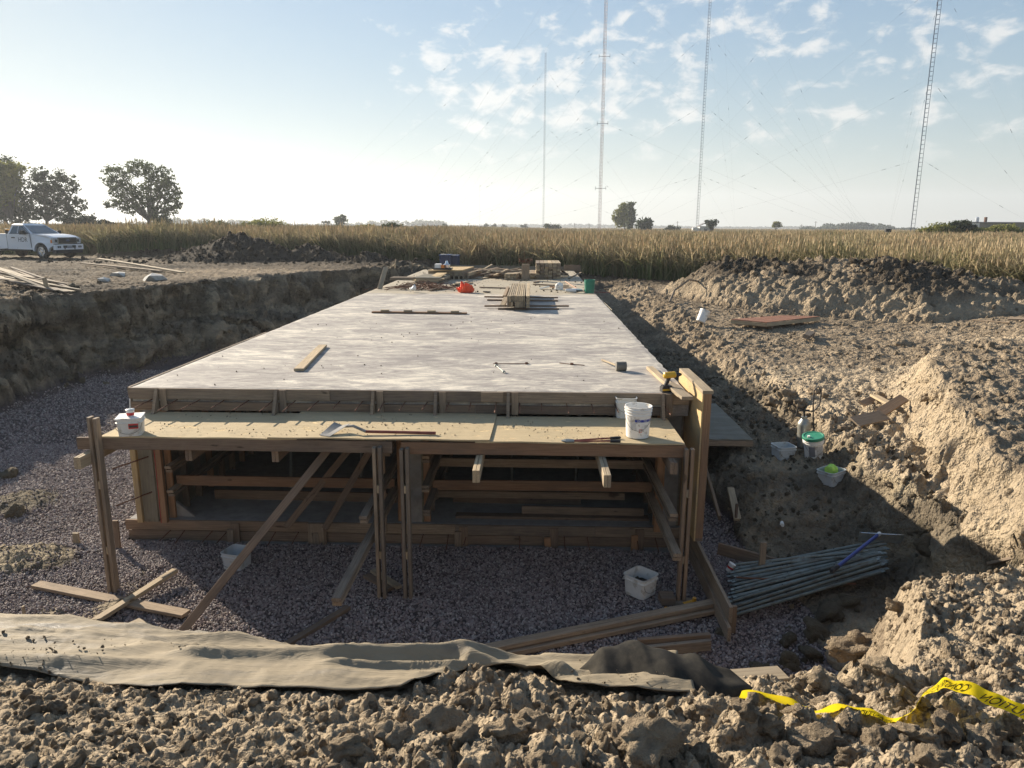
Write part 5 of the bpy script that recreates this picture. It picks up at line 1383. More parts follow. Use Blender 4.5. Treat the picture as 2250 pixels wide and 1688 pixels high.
p = P(*S(660, 178), 0)
for r_ in range(3):
    for k in range(4): board((p.x+.05+k*.12, p.y+.1+rnd.uniform(-.05, .05), .05+r_*.08), (p.x+.55+k*.12, p.y+3.0, .05+r_*.08), .11, .07, rnd.choice(['wood_pale', 'wood_pale', 'wood_grey']), None, 'timber', (0, 0, 1), 'angled squared timber left of the low far stack, '+ORD[r_]+' course up, '+ORD[k]+' from left', 'angled timbers at the far end', 'timber', warp=.1)
heap(22, (P(*S(600, 165), 0).x, P(*S(600, 165), 0).y+.8), 2.2, .14, .04, (.7, .6), 'jumbled board in the untidy heap at the far end of the slab', 'untidy heap of boards', ['wood_brown', 'wood_grey', 'wood_pale'], .5, .30, .06)
p = P(*S(340, 172), 0)
for i in range(10):
    r_, k = divmod(i, 5)
    board((p.x-.4+k*.19+rnd.uniform(-.04, .04), p.y+rnd.uniform(-.1, .1), .06+r_*.14), (p.x+.1+k*.19, p.y+3.3+rnd.uniform(-.3, .3), .06+r_*.14), .06, .13, rnd.choice(['wood_pale', 'wood_grey']), None, 'timber', (0, 0, 1), 'timber of the slanting stack right of the navy boxes, '+ORD[r_]+' layer up, '+ORD[k]+' from left', 'timbers of the slanting stack', 'timber', warp=.15)
p = P(*S(345, 215), 0)
for k, zz in ((0, .03), (.25, .03), (.12, .075)): board((p.x-.2+k, p.y-.2, zz), (p.x+.1+k, p.y+1.0, zz), .14, .04, 'wood_pale', None, 'timber', (0, 0, 1), 'short pale board of the little pile before the slanting stack', 'short pale boards', 'timber')
# plywood pile at left
p = P(*S(30, 200), 0)
for i in range(6):
    zz = .04+i*.035; sheet('plywood_sheet', [(p.x-.1+rnd.uniform(0, .2), p.y, zz), (p.x+.9+rnd.uniform(0, .2), p.y, zz), (p.x+1.1, p.y+2.0, zz), (p.x+.1, p.y+2.0, zz)], rnd.choice(['wood_pale', 'ply_grey', 'plywood']), ORD[i]+' sheet up in the lower left plywood pile at the far end', th=.03, group='lower left plywood pile')
p = P(*S(130, 170), 0)
for i in range(6):
    zz = .14+i*.04; sheet('plywood_sheet', [(p.x, p.y, zz), (p.x+1.35, p.y, zz+.02), (p.x+1.6, p.y+2.6, zz+.02), (p.x+.25, p.y+2.6, zz)], rnd.choice(['wood_pale', 'plywood']), ORD[i]+' sheet up in the taller plywood pile before the navy boxes', th=.035, group='taller plywood pile')
sheet('plywood_sheet', [tuple(P(*S(80, 185), .05)), tuple(P(*S(165, 190), .05)), tuple(P(*S(262, 125), .35)), tuple(P(*S(190, 125), .3))], 'plywood', 'warped sheet sloping off the right side of the plywood piles', th=.02)
for k in range(3): board((p.x-1.4, p.y-.5+k*.3, .05), (p.x+.9, p.y-.6+k*.3, .05), .14, .08, 'wood_grey', None, 'bearer', (0, 0, 1), 'bearer lying under the plywood piles', 'bearers under the plywood piles', 'lumber')
# navy boxes
for i, (a, w, h) in enumerate(((S(193, 108), .50, .78), (S(262, 104), .42, .72))):
    p = P(*a, 0); o = empty('site_box', (p.x, p.y+1.2, 0), ('larger' if i == 0 else 'smaller')+' of two navy blue plastic boxes at the far left of the slab', 'box', 'navy site boxes')
    g = MB(); g.box((p.x, p.y+.9, 0), (p.x+w, p.y+1.9, h*.8)); g.build('body', 'navy_plastic', o)
    for k in range(5):
        g = MB(); g.box((p.x+.08+k*w/5, p.y+.87, .06), (p.x+.12+k*w/5, p.y+.90, h*.74)); g.build('rib', 'navy_plastic', o)
    g = MB(); g.box((p.x-.03, p.y+.86, h*.8+.003), (p.x+w+.03, p.y+1.93, h*.8+.06)); g.build('lid', 'navy_plastic', o)
    g = MB(); g.box((p.x+.10, p.y+.84, h*.8+.065), (p.x+.32, p.y+.95, h*.8+.09)); g.build('pale_strip', 'white_plastic', o)
# generator in front of them
p = P(*S(170, 100), .40); q_ = Vector((p.x, p.y-.2, .40))
o = empty('generator', tuple(q_), 'small white and steel engine unit on top of the plywood pile', 'generator')
g = MB(); g.box((q_.x, q_.y, .38), (q_.x+.70, q_.y+.5, .45)); g.build('frame', 'truck_black', o)
g = MB(); g.box((q_.x+.05, q_.y+.02, .45), (q_.x+.28, q_.y+.45, .60)); g.build('fuel_tank', 'white_plastic', o)
g = MB(); g.lathe([(.14, 0), (.16, .02), (.16, .14), (.08, .20), (.05, .32), (0, .32)], 16, Matrix.Translation((q_.x+.5, q_.y+.2, .45)) @ Matrix.Scale(.85, 4)); g.build('engine', 'chrome', o)
g = MB(); g.box((q_.x+.3, q_.y-.02, .45), (q_.x+.42, q_.y+.1, .57)); g.build('cover', 'amber', o)
# spool stand with wire ring
p = P(*S(808, 178), 0)
o = empty('wire_spool', (p.x, p.y, 0), 'upright timber block with a coil of wire on top between the stacks', 'spool')
B((p.x, p.y, 0.01), (p.x, p.y, .62), .30, .25, 'wood_grey', o, 'block', up=(0, 1, 0))
g = MB()
for k in range(4): g.tube([(p.x+.26*math.cos(a), p.y+.1*math.sin(a)+.03*k, .70+.03*k+.05*math.sin(a*2+k)) for a in np.linspace(0, 6.28, 20)], .010, 5, False)
g.tube([(p.x-.15+.12*math.cos(a), p.y, .95+.22*math.sin(a)) for a in np.linspace(-.5, 5.2, 16)], .008, 5, False); g.build('wire_coil', 'rust', o)
# scraps right of the stack, boards, tools
heap(9, (P(*S(1060, 165), 0).x, P(*S(1060, 165), 0).y+.5), 1.0, .12, .04, (.55, .7), 'short offcut in the scatter right of the tall far stack', 'offcuts right of the tall far stack', ['wood_pale', 'wood_brown', 'wood_grey'], .9, .30, .5)
for i, (a, e, mt_, w, lb) in enumerate(((S(500, 110), S(575, 75), 'wood_pale', .14, 'pale board propped against the far kerb form'), (S(400, 142), S(560, 140), 'wood_grey', .14, 'long flat board before the far kerb form'), (S(385, 160), S(518, 165), 'wood_brown', .10, 'dark flat board right of the slanting stack'),
        (S(490, 226), S(680, 232), 'wood_brown', .09, 'thin dark board lying left of the neat lumber stack'), (S(520, 256), S(556, 259), 'tyre', .12, 'dark offcut between orange net and neat lumber stack'), (S(862, 205), S(1108, 217), 'wood_brown', .09, 'long thin board right of the neat lumber stack'),
        (S(870, 192), S(900, 185), 'wood_brown', .09, 'short dark stick before the tall far stack'))):
    p, q_ = P(*a, .03), P(*e, .03 if i else .25)
    board((p.x, p.y, .028), (q_.x, q_.y, .028 if i else .3), w, .035, mt_, None, 'loose_board', (0, 0, 1), lb, 'single boards at the far end of the slab', 'board')
for i, (hd, tl, lb) in enumerate(((S(905, 236), S(1130, 234), 'flat shovel lying right of the neat lumber stack'), (S(1075, 192), S(1188, 250), 'shovel with its blade up near the green bucket'))):
    p, q_ = P(*hd, .03), P(*tl, .03)
    o = empty('shovel', (p.x, p.y, 0), lb, 'shovel', 'shovels at the far end')
    g = MB(); d_ = (q_-p); d_.z = 0; d_.normalize(); n_ = Vector((-d_.y, d_.x, 0))
    vs = [p+n_*.13, p-n_*.13, p-n_*.13+d_*.32, p+d_*.38, p+n_*.13+d_*.32]; vs = [(v.x, v.y, .03+(.08 if j > 1 else .0)+(.2 if i else 0)) for j, v in enumerate(vs)]; g.add(vs, [(0, 1, 2, 3, 4)]); g.build('blade', 'tool_steel', o).modifiers.new('t', 'SOLIDIFY').thickness = .01
    g = MB(); g.tube([(p.x+d_.x*.35, p.y+d_.y*.35, .09), (q_.x, q_.y, .03)], .022, 6); g.build('shaft', 'handle_wood', o)
p = P(*S(1042, 245), 0); o = empty('jug', (p.x, p.y, 0), 'white plastic jug standing beyond the right end of the shovels', 'jug')
g = MB(); g.lathe([(.14, 0), (.16, .02), (.16, .20), (.10, .28), (.045, .31), (.045, .34), (0, .34)], 16, Matrix.Translation((p.x, p.y, 0)) @ Matrix.Diagonal((.85, .6, .75, 1))); g.build('body', 'white_plastic', o)
g = MB(); g.tube([(p.x+.07, p.y, .20), (p.x+.12, p.y, .22), (p.x+.11, p.y, .13)], .015, 6); g.build('handle', 'white_plastic', o)
p = P(*S(1135, 265), 0); o = empty('grinder', (p.x, p.y, 0), 'small pale power tool lying on the slab left of the green bucket', 'power tool')
g = MB(); g.tube([(p.x-.22, p.y, .07), (p.x+.1, p.y, .07), (p.x+.3, p.y+.02, .08)], [.05, .07, .04], 10); g.build('body', 'white_plastic', o)
g = MB(); g.tube([(p.x+.22, p.y-.05, .05), (p.x+.22, p.y-.05, .09)], .11, 16); g.build('disc_guard', 'truck_black', o)
g = MB(); g.tube([(p.x+.3, p.y, .05), (p.x+.8, p.y+.1, .015), (p.x+1.2, p.y-.1, .015)], .012, 6); g.build('cable', 'tool_red', o)
p = P(*S(24, 262), 0); bm = bmesh.new(); bmesh.ops.create_icosphere(bm, subdivisions=2, radius=.11)
for v_ in bm.verts: v_.co = Vector((v_.co.x, v_.co.y*.8, (v_.co.z+.1)*(.8+.3*math.sin(v_.co.x*30))))
me = bpy.data.meshes.new('paper'); bm.to_mesh(me); bm.free(); me.materials.append(M['white_plastic']); o = bpy.data.objects.new('paper_bag', me); COL.objects.link(o); o.location = (p.x, p.y, .04); tag(o, 'crumpled white bag on the slab below the heap of wire', 'bag')
# heap of tie wire / brush
g = MB(); c_ = P(*S(90, 238), 0)
for i in range(90):
    x = c_.x+rnd.gauss(0, .5); y = c_.y+rnd.gauss(0, .35); a = rnd.gauss(0, .7); l = rnd.uniform(.25, .7); zz = rnd.uniform(.02, .22)*max(0, 1-abs(x-c_.x)/1.4)+.01
    g.tube([(x-math.cos(a)*l, y-math.sin(a)*l, .015), (x, y, zz+.12*rnd.random()), (x+math.cos(a)*l, y+math.sin(a)*l, .02+zz*rnd.random())], .008, 4, False)
o = g.build('wire_heap', 'rust'); tag(o, 'tangled heap of thin rusty wire on the far left of the slab', 'wire', kind='stuff')
for k in range(5):
    p, q_ = P(*S(140+k*16, 248-k*2), .03), P(*S(215+k*8, 232-k), .03)
    board((p.x, p.y, .03+.01*k), (q_.x, q_.y, .03+.01*k), .09, .03, 'wood_grey', None, 'batten', (0, 0, 1), 'grey batten lying right of the wire heap', 'grey battens by the wire heap', 'batten')

# ================================================================ PIT SIDE THINGS
# steel tubes
GT = 'steel tubes in the pile right of the low form'
for i in range(34):
    u = i/33; lay = i % 3
    a = P(1586+rnd.uniform(-8, 8), 1325-u*98, GR+.10); e = P(1905+rnd.uniform(-18, 8), 1262-u*52+rnd.uniform(-6, 6), GR+.22)
    if i > 29: e = P(1862+rnd.uniform(-15, 15), 1222+rnd.uniform(-5, 5), GR+.32)
    z0_ = GR+.09+lay*.035+rnd.uniform(0, .02); z1_ = GR+.40+lay*.04+rnd.uniform(0, .02)
    p0 = Vector((a.x, a.y, z0_)); p3 = Vector((e.x, e.y, z1_)); d_ = (p3-p0).normalized()
    r_ = .0185
    g = MB(); g.tube([p0, p0+d_*.05, p3-d_*.06, p3-d_*.04], [r_*.8, r_, r_, r_*.8], 8)
    y_ = Vector((0, 0, 1)).cross(d_).normalized(); z_ = d_.cross(y_)
    mt = Matrix((d_, y_, z_)).transposed().to_4x4(); mt.translation = p3-d_*.045
    g.box((0, -.020, -.004), (.055, .020, .004), mt); mt = mt.copy(); mt.translation = p0-d_*.02
    g.box((-.03, -.018, -.004), (.03, .018, .004), mt)
    o = g.build('steel_tube', 'tube_green'); tag(o, 'grey-green flattened-end tube, '+(ORD[i//2]+(' upper' if i % 2 else ' lower'))+' one counting from the near side of the pile', 'tube', GT)
    for u_ in (.33, .66):
        if i % 2: 
            c_ = p0.lerp(p3, u_)+z_*r_; g = MB(); g.tube([c_, c_+z_*.006], .008, 6); g.build('stud', 'truck_black', o)
a, e = P(1590, 1242, GR+.25), P(1850, 1247, GR+.38)
g = MB(); g.tube([(a.x, a.y, GR+.22), (e.x, e.y, max(z1(e.x, e.y)+.05, GR+.3))], .012, 8); tag(g.build('steel_rod', 'rust'), 'single thin dark rod lying across the top of the tube pile', 'rod')
p = P(1569, 1232, GR+.15); o = empty('cup', (p.x, p.y, GR+.1), 'white and red paper cup wedged between low form and tubes', 'cup')
g = MB(); g.lathe([(.03, 0), (.045, .10), (.045, .11), (0, .11)], 16, Matrix.Translation((p.x+.03, p.y+.05, GR+.12)) @ Matrix.Rotation(.5, 4, 'Y')); g.build('cup', 'white_plastic', o)
g = MB(); g.lathe([(.037, .04), (.0415, .065)], 16, Matrix.Translation((p.x+.03, p.y+.05, GR+.12)) @ Matrix.Rotation(.5, 4, 'Y') @ Matrix.Scale(1.03, 4)); g.build('red_band', 'red_print', o)
# blue-handled concrete rake
h0, h1 = PG(1796, 1236), PG(1922, 1160)
h0 = P(1798, 1232, h0.z+.22); h1 = P(1898, 1153, h1.z+.10)
rk = empty('concrete_rake', tuple(h1), 'blue-handled concrete rake lying across the tubes and the bench', 'rake')
d_ = (h1-h0).normalized()
g = MB(); g.tube([h0+d_*.12, h1-d_*.03], .021, 12); g.build('handle', 'blue_metal', rk)
g = MB(); g.tube([h0-d_*.03, h0+d_*.12], .024, 12); g.build('grip', 'tyre', rk)
n_ = Vector((.93, -.10, 0)).normalized(); up_ = Vector((0, 0, 1))
mt = Matrix((n_, n_.cross(up_)*-1, up_)).transposed().to_4x4(); mt.translation = h1+Vector((.02, 0, -.04))
g = MB(); g.box((-.25, -.004, -.07), (.27, .004, .05), mt); g.build('blade', 'tool_steel', rk)
g = MB(); g.tube([mt @ Vector((-.24, -.02, .05)), mt @ Vector((0, -.05, .06)), mt @ Vector((.26, -.02, .05))], .007, 6); g.build('brace', 'chrome', rk)
g = MB(); g.tube([h1-d_*.05, h1+d_*.02], .024, 8); g.build('socket', 'white_plastic', rk)
# yellow base plates
for i, (dx, dy, rz_, lb) in enumerate(((1497, 1308, .5, 'rusty yellow steel base plate with a stub tube by the right post pad'), (1437, 1330, .1, 'second yellow base plate half under the doubled timbers'))):
    p = P(dx, dy, GR+.03); o = empty('base_plate', (p.x, p.y, GR+.03), lb, 'base plate', 'yellow base plates')
    mt = Matrix.Translation((p.x, p.y, GR+.035)) @ Matrix.Rotation(rz_, 4, 'Z') @ Matrix.Rotation(.12, 4, 'X')
    g = MB(); g.box((-.085, -.085, 0), (.085, .085, .008), mt); g.build('plate', 'yellow_paint', o)
    g = MB(); g.tube([mt @ Vector((0, 0, .008)), mt @ Vector((0, 0, .10))], .022, 12); g.build('stub_tube', 'yellow_paint', o)
    g = MB(); g.tube([mt @ Vector((0, -.0225, .06)), mt @ Vector((0, -.0235, .06))], .007, 8); g.build('hole', 'truck_black', o)
# white tube / caulking cartridge, wood float, bolster blocks
p = PG(1688, 1140); g = MB(); g.tube([(p.x, p.y, p.z+.03), (p.x+.05, p.y+.16, p.z+.04)], [.028, .024], 10); tag(g.build('cartridge', 'white_plastic'), 'small white tube lying on the dark gravel right of the pale stud', 'tube')
p = PG(1715, 960); o = empty('trowel', tuple(p), 'wooden-handled float resting on the dirt left of the sprayer', 'float')
g = MB(); g.box((p.x-.20, p.y-.05, p.z+.02), (p.x+.18, p.y+.05, p.z+.035)); g.build('blade', 'wood_brown', o)
g = MB(); g.tube([(p.x-.09, p.y, p.z+.035), (p.x-.07, p.y, p.z+.09), (p.x+.05, p.y, p.z+.09), (p.x+.07, p.y, p.z+.035)], .013, 8); g.build('handle', 'wood_brown', o)
def chunk(pts, w, t, mat, lab, grp): 
    a, e = PG(*pts[0]), PG(*pts[1]); return board((a.x, a.y, a.z+pts[2]), (e.x, e.y, e.z+pts[2]+pts[3]), w, t, mat, None, 'wood_offcut', (0, -.5, 1), lab, grp, 'offcut')
GC = 'offcuts in the churned clay on the right'
chunk(((1862, 880), (1905, 862), .06, .0), .16, .04, 'wood_brown', 'upper left of three brown offcuts crossed in the clay below the cut', GC)
chunk(((1885, 868), (1925, 890), .12, .0), .14, .04, 'wood_pale', 'middle pale offcut bridging the crossed pieces below the cut', GC)
chunk(((1898, 905), (1950, 878), .10, .05), .18, .04, 'wood_brown', 'broad brown offcut on the right of the crossed pieces', GC)
o = chunk(((1843, 925), (1908, 912), .10, .02), .24, .03, 'wood_grey', 'weathered board lying below the crossed offcuts, carrying a float handle', GC)
chunk(((1740, 735), (1752, 726), .08, .0), .16, .10, 'wood_grey', 'small grey block on the dirt below the red form panel', GC)
chunk(((2100, 695), (2180, 700), .04, .0), .05, .03, 'wood_grey', 'thin stick lying on the dirt at the right edge', GC)
chunk(((2178, 692), (2230, 694), .05, .0), .14, .05, 'wood_grey', 'grey board end cut off by the right edge of the picture', GC)
chunk(((2135, 1223), (2225, 1206), .03, .0), .05, .03, 'wood_grey', 'thin grey stick on the near bank at the right edge', GC)
# red form panel on the right
c4 = [PG(1578, 692), PG(1650, 706), PG(1771, 690), PG(1700, 684)]
zz = max(c.z for c in c4)+.16
c4 = [P(1578, 689, zz+.02), P(1654, 696, zz), P(1771, 683, zz+.0), P(1690, 681, zz+.02)]
fp = empty('red_shutter', tuple(c4[1]), 'red-boarded form panel lying flat on blocks right of the pit', 'formwork')
A0, A1, A2, A3 = c4
for k in range(9):
    u0, u1 = k/9+.004, (k+1)/9-.004
    q0, q1, q2, q3 = A1.lerp(A0, u0), A1.lerp(A0, u1), A2.lerp(A3, u1), A2.lerp(A3, u0)
    vs = [q0, q3, q2, q1]; vs = vs+[v-Vector((0, 0, .02)) for v in vs]
    mesh('slat', vs, [(0,1,2,3),(7,6,5,4),(0,4,5,1),(1,5,6,2),(2,6,7,3),(3,7,4,0)], 'form_red', fp)
dz = Vector((0, 0, -.075))
for a, e in ((A0, A1), (A1, A2), (A2, A3), (A3, A0)): board(a+dz+Vector((0, 0, .0)), e+dz, .04, .10, 'wood_pale', fp, 'edge_rail')
B(A0.lerp(A3, .2)-Vector((0, 0, .15)), A1.lerp(A2, .12)-Vector((0, 0, .17)), .12, .07, 'wood_brown', fp, 'bearer')
# long planks by the truck and lumber heap at the far left
def gl(a, e, w, t, mat, lab, grp, dz0=.05, dz1=.05):
    p, q_ = PG(*a), PG(*e); return board((p.x, p.y, p.z+dz0), (q_.x, q_.y, q_.z+dz1), w, t, mat, None, 'long_plank', (0, 0, 1), lab, grp, 'plank')
gl((178, 574), (348, 588), .2, .05, 'wood_grey', 'rear of two long planks lying in front of the pickup', 'long planks before the pickup', .12, .05)
gl((212, 572), (395, 592), .22, .06, 'wood_pale', 'front long plank before the pickup, over the concrete rubble', 'long planks before the pickup', .30, .06)
LH = 'boards of the scattered heap on the left bank'
for i in range(16):
    a = (-28+rnd.uniform(-5, 35)+i*2, 602+rnd.uniform(-4, 26)); 
    ex = (90+rnd.uniform(-25, 85), 622+rnd.uniform(-5, 14))
    p, q_ = PG(*a), PG(*ex); 
    board((p.x, p.y, p.z+.30+rnd.uniform(0, .22)), (q_.x, q_.y, q_.z+.04+.03*(i % 4)), rnd.choice([.09, .14, .19]), .035, rnd.choice(['wood_pale', 'wood_pale', 'wood_grey']), None, 'scrap_board', (rnd.uniform(-.2, .2), 0, 1), 'weathered board fanned out in the heap at the left edge of the bank', LH, 'board')
p = PG(103, 632); board((p.x, p.y, p.z+.02), (p.x-.06, p.y+.02, p.z+.42), .12, .04, 'wood_pale', None, 'scrap_board', (0, 1, 0), 'short board end sticking up from the heap on the left bank', None, 'board')
# fallen roots / hose on the clay
p, q_ = PG(1445, 655), PG(1500, 618)
g = MB(); g.tube([(p.x, p.y, p.z+.04), (p.x+.4, p.y+1.2, p.z+.35), (q_.x-.3, q_.y-.4, q_.z+.25), (q_.x+.4, q_.y+.3, q_.z+.1)], .035, 6); tag(g.build('root', 'wood_grey'), 'pale curved root hanging over the clay beyond the slab', 'root')

# ---------------------------------------------------------------- caution tape
tp = [(1596, 1491, .0), (1640, 1500, .02), (1700, 1514, .02), (1735, 1524, .01), (1755, 1527, .0), (1800, 1529, .02), (1850, 1534, .02), (1890, 1543, .02), (1928, 1552, .01), (1960, 1543, .03), (1990, 1522, .06), (2020, 1512, .08), (2045, 1510, .08), (2090, 1516, .07), (2130, 1525, .05), (2180, 1545, .05), (2240, 1565, .05), (2300, 1570, .05)]
tw = [.075, .07, .055, .045, .035, .05, .055, .05, .055, .07, .09, .09, .07, .09, .095, .095, .095, .095]
cp = []
for dx, dy, hz_ in tp:
    p = P(dx, dy+12, .22); zz = hz1(p.x, p.y)+.07; p = P(dx, dy+8, zz+.03); cp.append(Vector((p.x, p.y, zz+.02+hz_)))
def cr(P_, t_):
    n = len(P_)-1; i = min(int(t_*n), n-1); u = t_*n-i; a, b_2, c_2, d_3 = P_[max(i-1, 0)], P_[i], P_[i+1], P_[min(i+2, n)]
    return .5*((2*b_2)+(c_2-a)*u+(2*a-5*b_2+4*c_2-d_3)*u*u+(3*b_2-a-3*c_2+d_3)*u**3)
ns = 260; nw = 6; vs = []
def tape_pt(t_, v, off=0):
    c_ = cr(cp, t_); d_ = (cr(cp, min(1, t_+.004))-cr(cp, max(0, t_-.004))).normalized()
    w = float(ip(t_*(len(tw)-1), range(len(tw)), tw))
    tl_ = .5+.35*math.sin(t_*17)
    up_ = (Vector((0, -.35*math.sin(tl_), 0))+Vector((0, -.45, 1.0))*math.cos(tl_*.6)).normalized()
    nn_ = d_.cross(up_).normalized()
    return c_ + up_*(v-.3)*w + nn_*(.004*math.sin(t_*70+v*3)+off)
for i in range(ns+1):
    for j in range(nw+1): vs.append(tape_pt(i/ns, j/nw))
tape = mesh('caution_tape', vs, [(i*(nw+1)+j, (i+1)*(nw+1)+j, (i+1)*(nw+1)+j+1, i*(nw+1)+j+1) for i in range(ns) for j in range(nw)], 'yellow_tape', None, None, True)
tag(tape, 'crumpled yellow caution tape with black mirrored lettering on the near bank', 'tape')
for s_, u0, ul in (('CONSTRUCTION', .555, .20), ('CAUTION', .33, .13), ('CAUTION', .80, .15)):
    v_, f_, w = text_mesh(s_, 1.0, mirror=True); hmax = max(u.y for u in v_)
    for off in (.0035, -.0035):
        mesh('lettering', [tape_pt(u0+u.x/w*ul, .2+u.y/hmax*.6, off) for u in v_], f_, 'black_print', tape)
# ================================================================ PICKUP
tb = PY(97, 569, 41.2)
TZ = z1(tb.x, tb.y)
view = Vector((tb.x, tb.y, 0)).normalized(); toc = -view; rgt_ = Vector((view.y, -view.x, 0))
al = R(41)
fw = toc*math.cos(al) + rgt_*math.sin(al); lf = Vector((-fw.y, fw.x, 0))
# near front wheel (the right-hand one) stands at tb
org = Vector((tb.x, tb.y, TZ)) + lf*.86
TM = Matrix((fw, lf, Vector((0, 0, 1)))).transposed().to_4x4(); TM.translation = org
tk = empty('pickup_truck', tuple(org), 'white pickup truck with dark lettering on its door, parked at the far left', 'pickup')
tk['label'] = 'white extended-cab pickup truck with black door lettering parked before the reeds'
def tp_(pts, y0, y1, name, mat, yn0=None, yn1=None, par=tk):
    """side outline (x, z) between y0 and y1"""
    n = len(pts); vs = [TM @ Vector((x, y0, z)) for x, z in pts] + [TM @ Vector((x, y1, z)) for x, z in pts]
    g = MB(); g.add(vs, [tuple(range(n)), tuple(range(n, 2*n))[::-1]] + [((i+1) % n, i, n+i, n+(i+1) % n) for i in range(n)]); return g.build(name, mat, par)
def arch(cx, r0, n=12, z=.40): return [(cx+r0*math.cos(a), z+r0*math.sin(a)) for a in np.linspace(math.pi, 0, n)]
WR, WF = -3.68, 0.0
low = [(-4.95, .60), (-4.95, 1.02)] + [(-4.95, 1.32), (-2.44, 1.34)] + [(-2.44, .55)] + arch(WR, .50)[::-1][:] 
bed = [(-4.95, .62), (-4.95, 1.36), (-2.43, 1.36), (-2.43, .55), (WR+.50, .50)] + arch(WR, .50)[::-1] + [(WR-.52, .60)]
def hw(x):   # half width in plan
    return float(ip(x, [-5, -4.9, .4, .75, .95], [.96, 1.0, 1.0, .95, .86]))
def loft(outline, name, mat, wf=hw, par=tk, inset=0):
    n = len(outline); vs = []
    for sgn in (-1, 1): vs += [TM @ Vector((x, sgn*(wf(x)-inset-(.05*max(0, z-1.0)/.35 if z > 1.0 else 0)), z)) for x, z in outline]
    g = MB(); g.add(vs, [tuple(range(n)), tuple(range(n, 2*n))[::-1]] + [((i+1) % n, i, n+i, n+(i+1) % n) for i in range(n)]); return g.build(name, mat, par)
loft(bed, 'bed', 'truck_white')
cab = [(-2.40, .52), (-2.40, 1.36), (-.74, 1.38), (-.52, .5)]
cab = [(-2.40, .52), (-2.40, 1.36), (-.70, 1.38), (-.62, .50)]
loft(cab, 'cab', 'truck_white')
fen = [(-.61, .50), (-.69, 1.375), (-.2, 1.34), (.45, 1.27), (.78, 1.17), (.84, 1.05), (.84, .72), (.62, .62), (.52, .45)] + arch(WF, .50)[::-1]
loft(fen, 'fender', 'truck_white')
hood = [(-.66, 1.376), (-.2, 1.37), (.45, 1.30), (.76, 1.21), (.80, 1.16), (-.5, 1.2)]
loft(hood, 'hood', 'truck_white', lambda x: hw(x)-.12)
# greenhouse
def gh(name, pts, mat, par=tk):
    g = MB(); g.add([TM @ Vector(p) for p in pts[0]], pts[1]); return g.build(name, mat, par)
bL, tL = .93, .72
ghv = [(-2.38, -bL, 1.36), (-.62, -bL, 1.38), (-1.42, -tL, 1.86), (-2.22, -tL-.01, 1.87), (-2.38, bL, 1.36), (-.62, bL, 1.38), (-1.42, tL, 1.86), (-2.22, tL+.01, 1.87)]
gh('cab_frame', (ghv, [(0, 1, 2, 3), (4, 7, 6, 5), (1, 5, 6, 2), (0, 3, 7, 4), (0, 4, 5, 1)]), 'truck_white')
rf = [(-2.26, -.72, 1.868), (-1.40, -.72, 1.858), (-1.40, .72, 1.858), (-2.26, .72, 1.868), (-2.2, -.62, 1.93), (-1.55, -.62, 1.925), (-1.55, .62, 1.925), (-2.2, .62, 1.93)]
gh('roof', (rf, [(0, 1, 5, 4), (1, 2, 6, 5), (2, 3, 7, 6), (3, 0, 4, 7), (4, 5, 6, 7), (0, 3, 2, 1)]), 'truck_white')
def lerpq(a, b, c, d, u, v):
    a, b, c, d = map(Vector, (a, b, c, d)); return a.lerp(b, u).lerp(d.lerp(c, u), v)
def pane(name, q4, us, vs_, off, mat='truck_glass'):
    pts = [lerpq(*q4, u, v)+Vector(off) for u, v in ((us[0], vs_[0]), (us[1], vs_[0]), (us[1], vs_[1]), (us[0], vs_[1]))]
    gh(name, (pts, [(0, 1, 2, 3)]), mat)
ws = (ghv[1], ghv[5], ghv[6], ghv[2])
pane('windshield', ws, (.05, .95), (.03, .93), (.015, 0, .01))
sd = (ghv[0], ghv[1], ghv[2], ghv[3])
o = gh('window', ([(-2.24, -.925, 1.40), (-1.70, -.925, 1.40), (-1.74, -.765, 1.80), (-2.12, -.765, 1.80)], [(0, 1, 2, 3)]), 'truck_glass')
o = gh('window', ([(-1.64, -.925, 1.40), (-.82, -.925, 1.405), (-1.40, -.765, 1.80), (-1.68, -.765, 1.80)], [(0, 1, 2, 3)]), 'truck_glass')
g = MB(); g.tube([TM @ Vector(p) for p in ((-2.28, -.94, 1.385), (-.72, -.94, 1.39), (-1.40, -.745, 1.84), (-2.16, -.745, 1.845))], .018, 5); g.build('window_trim', 'truck_black', tk)
for xx in (-2.415, -1.69): tp_([(xx-.008, .56), (xx-.008, 1.355), (xx+.008, 1.355), (xx+.008, .56)], -1.002, -.99, 'door_seam', 'truck_black')
tp_([(-.66, .62), (-.70, 1.35), (-.685, 1.35), (-.645, .62)], -1.002, -.99, 'door_seam', 'truck_black')
dr_ = tp_([(-2.39, .60), (-2.39, 1.345), (-.73, 1.355), (-.68, .60)], -1.006, -1.0, 'door', 'truck_white')
g = MB(); g.box((-2.02, -1.05, 1.13), (-1.80, -1.006, 1.19)); [setattr(v, 'xyz', (TM @ v).xyz) for v in g.v]; g.build('handle', 'truck_black', dr_)
g = MB(); g.box((-1.12, -1.28, 1.34), (-.90, -1.06, 1.56)); g.box((-1.04, -1.08, 1.38), (-.96, -.93, 1.44)); [setattr(v, 'xyz', (TM @ v).xyz) for v in g.v]; g.build('mirror', 'truck_black', tk)
g = MB(); g.box((-1.12, 1.06, 1.34), (-.90, 1.28, 1.56)); g.box((-1.04, .93, 1.38), (-.96, 1.08, 1.44)); [setattr(v, 'xyz', (TM @ v).xyz) for v in g.v]; g.build('mirror', 'truck_black', tk)
def tbx(a, b, name, mat, par=tk):
    g = MB(); g.box(a, b); g.v = [TM @ v for v in g.v]; return g.build(name, mat, par)
tbx((.84, -.93, .50), (1.00, .93, .80), 'bumper', 'truck_white')
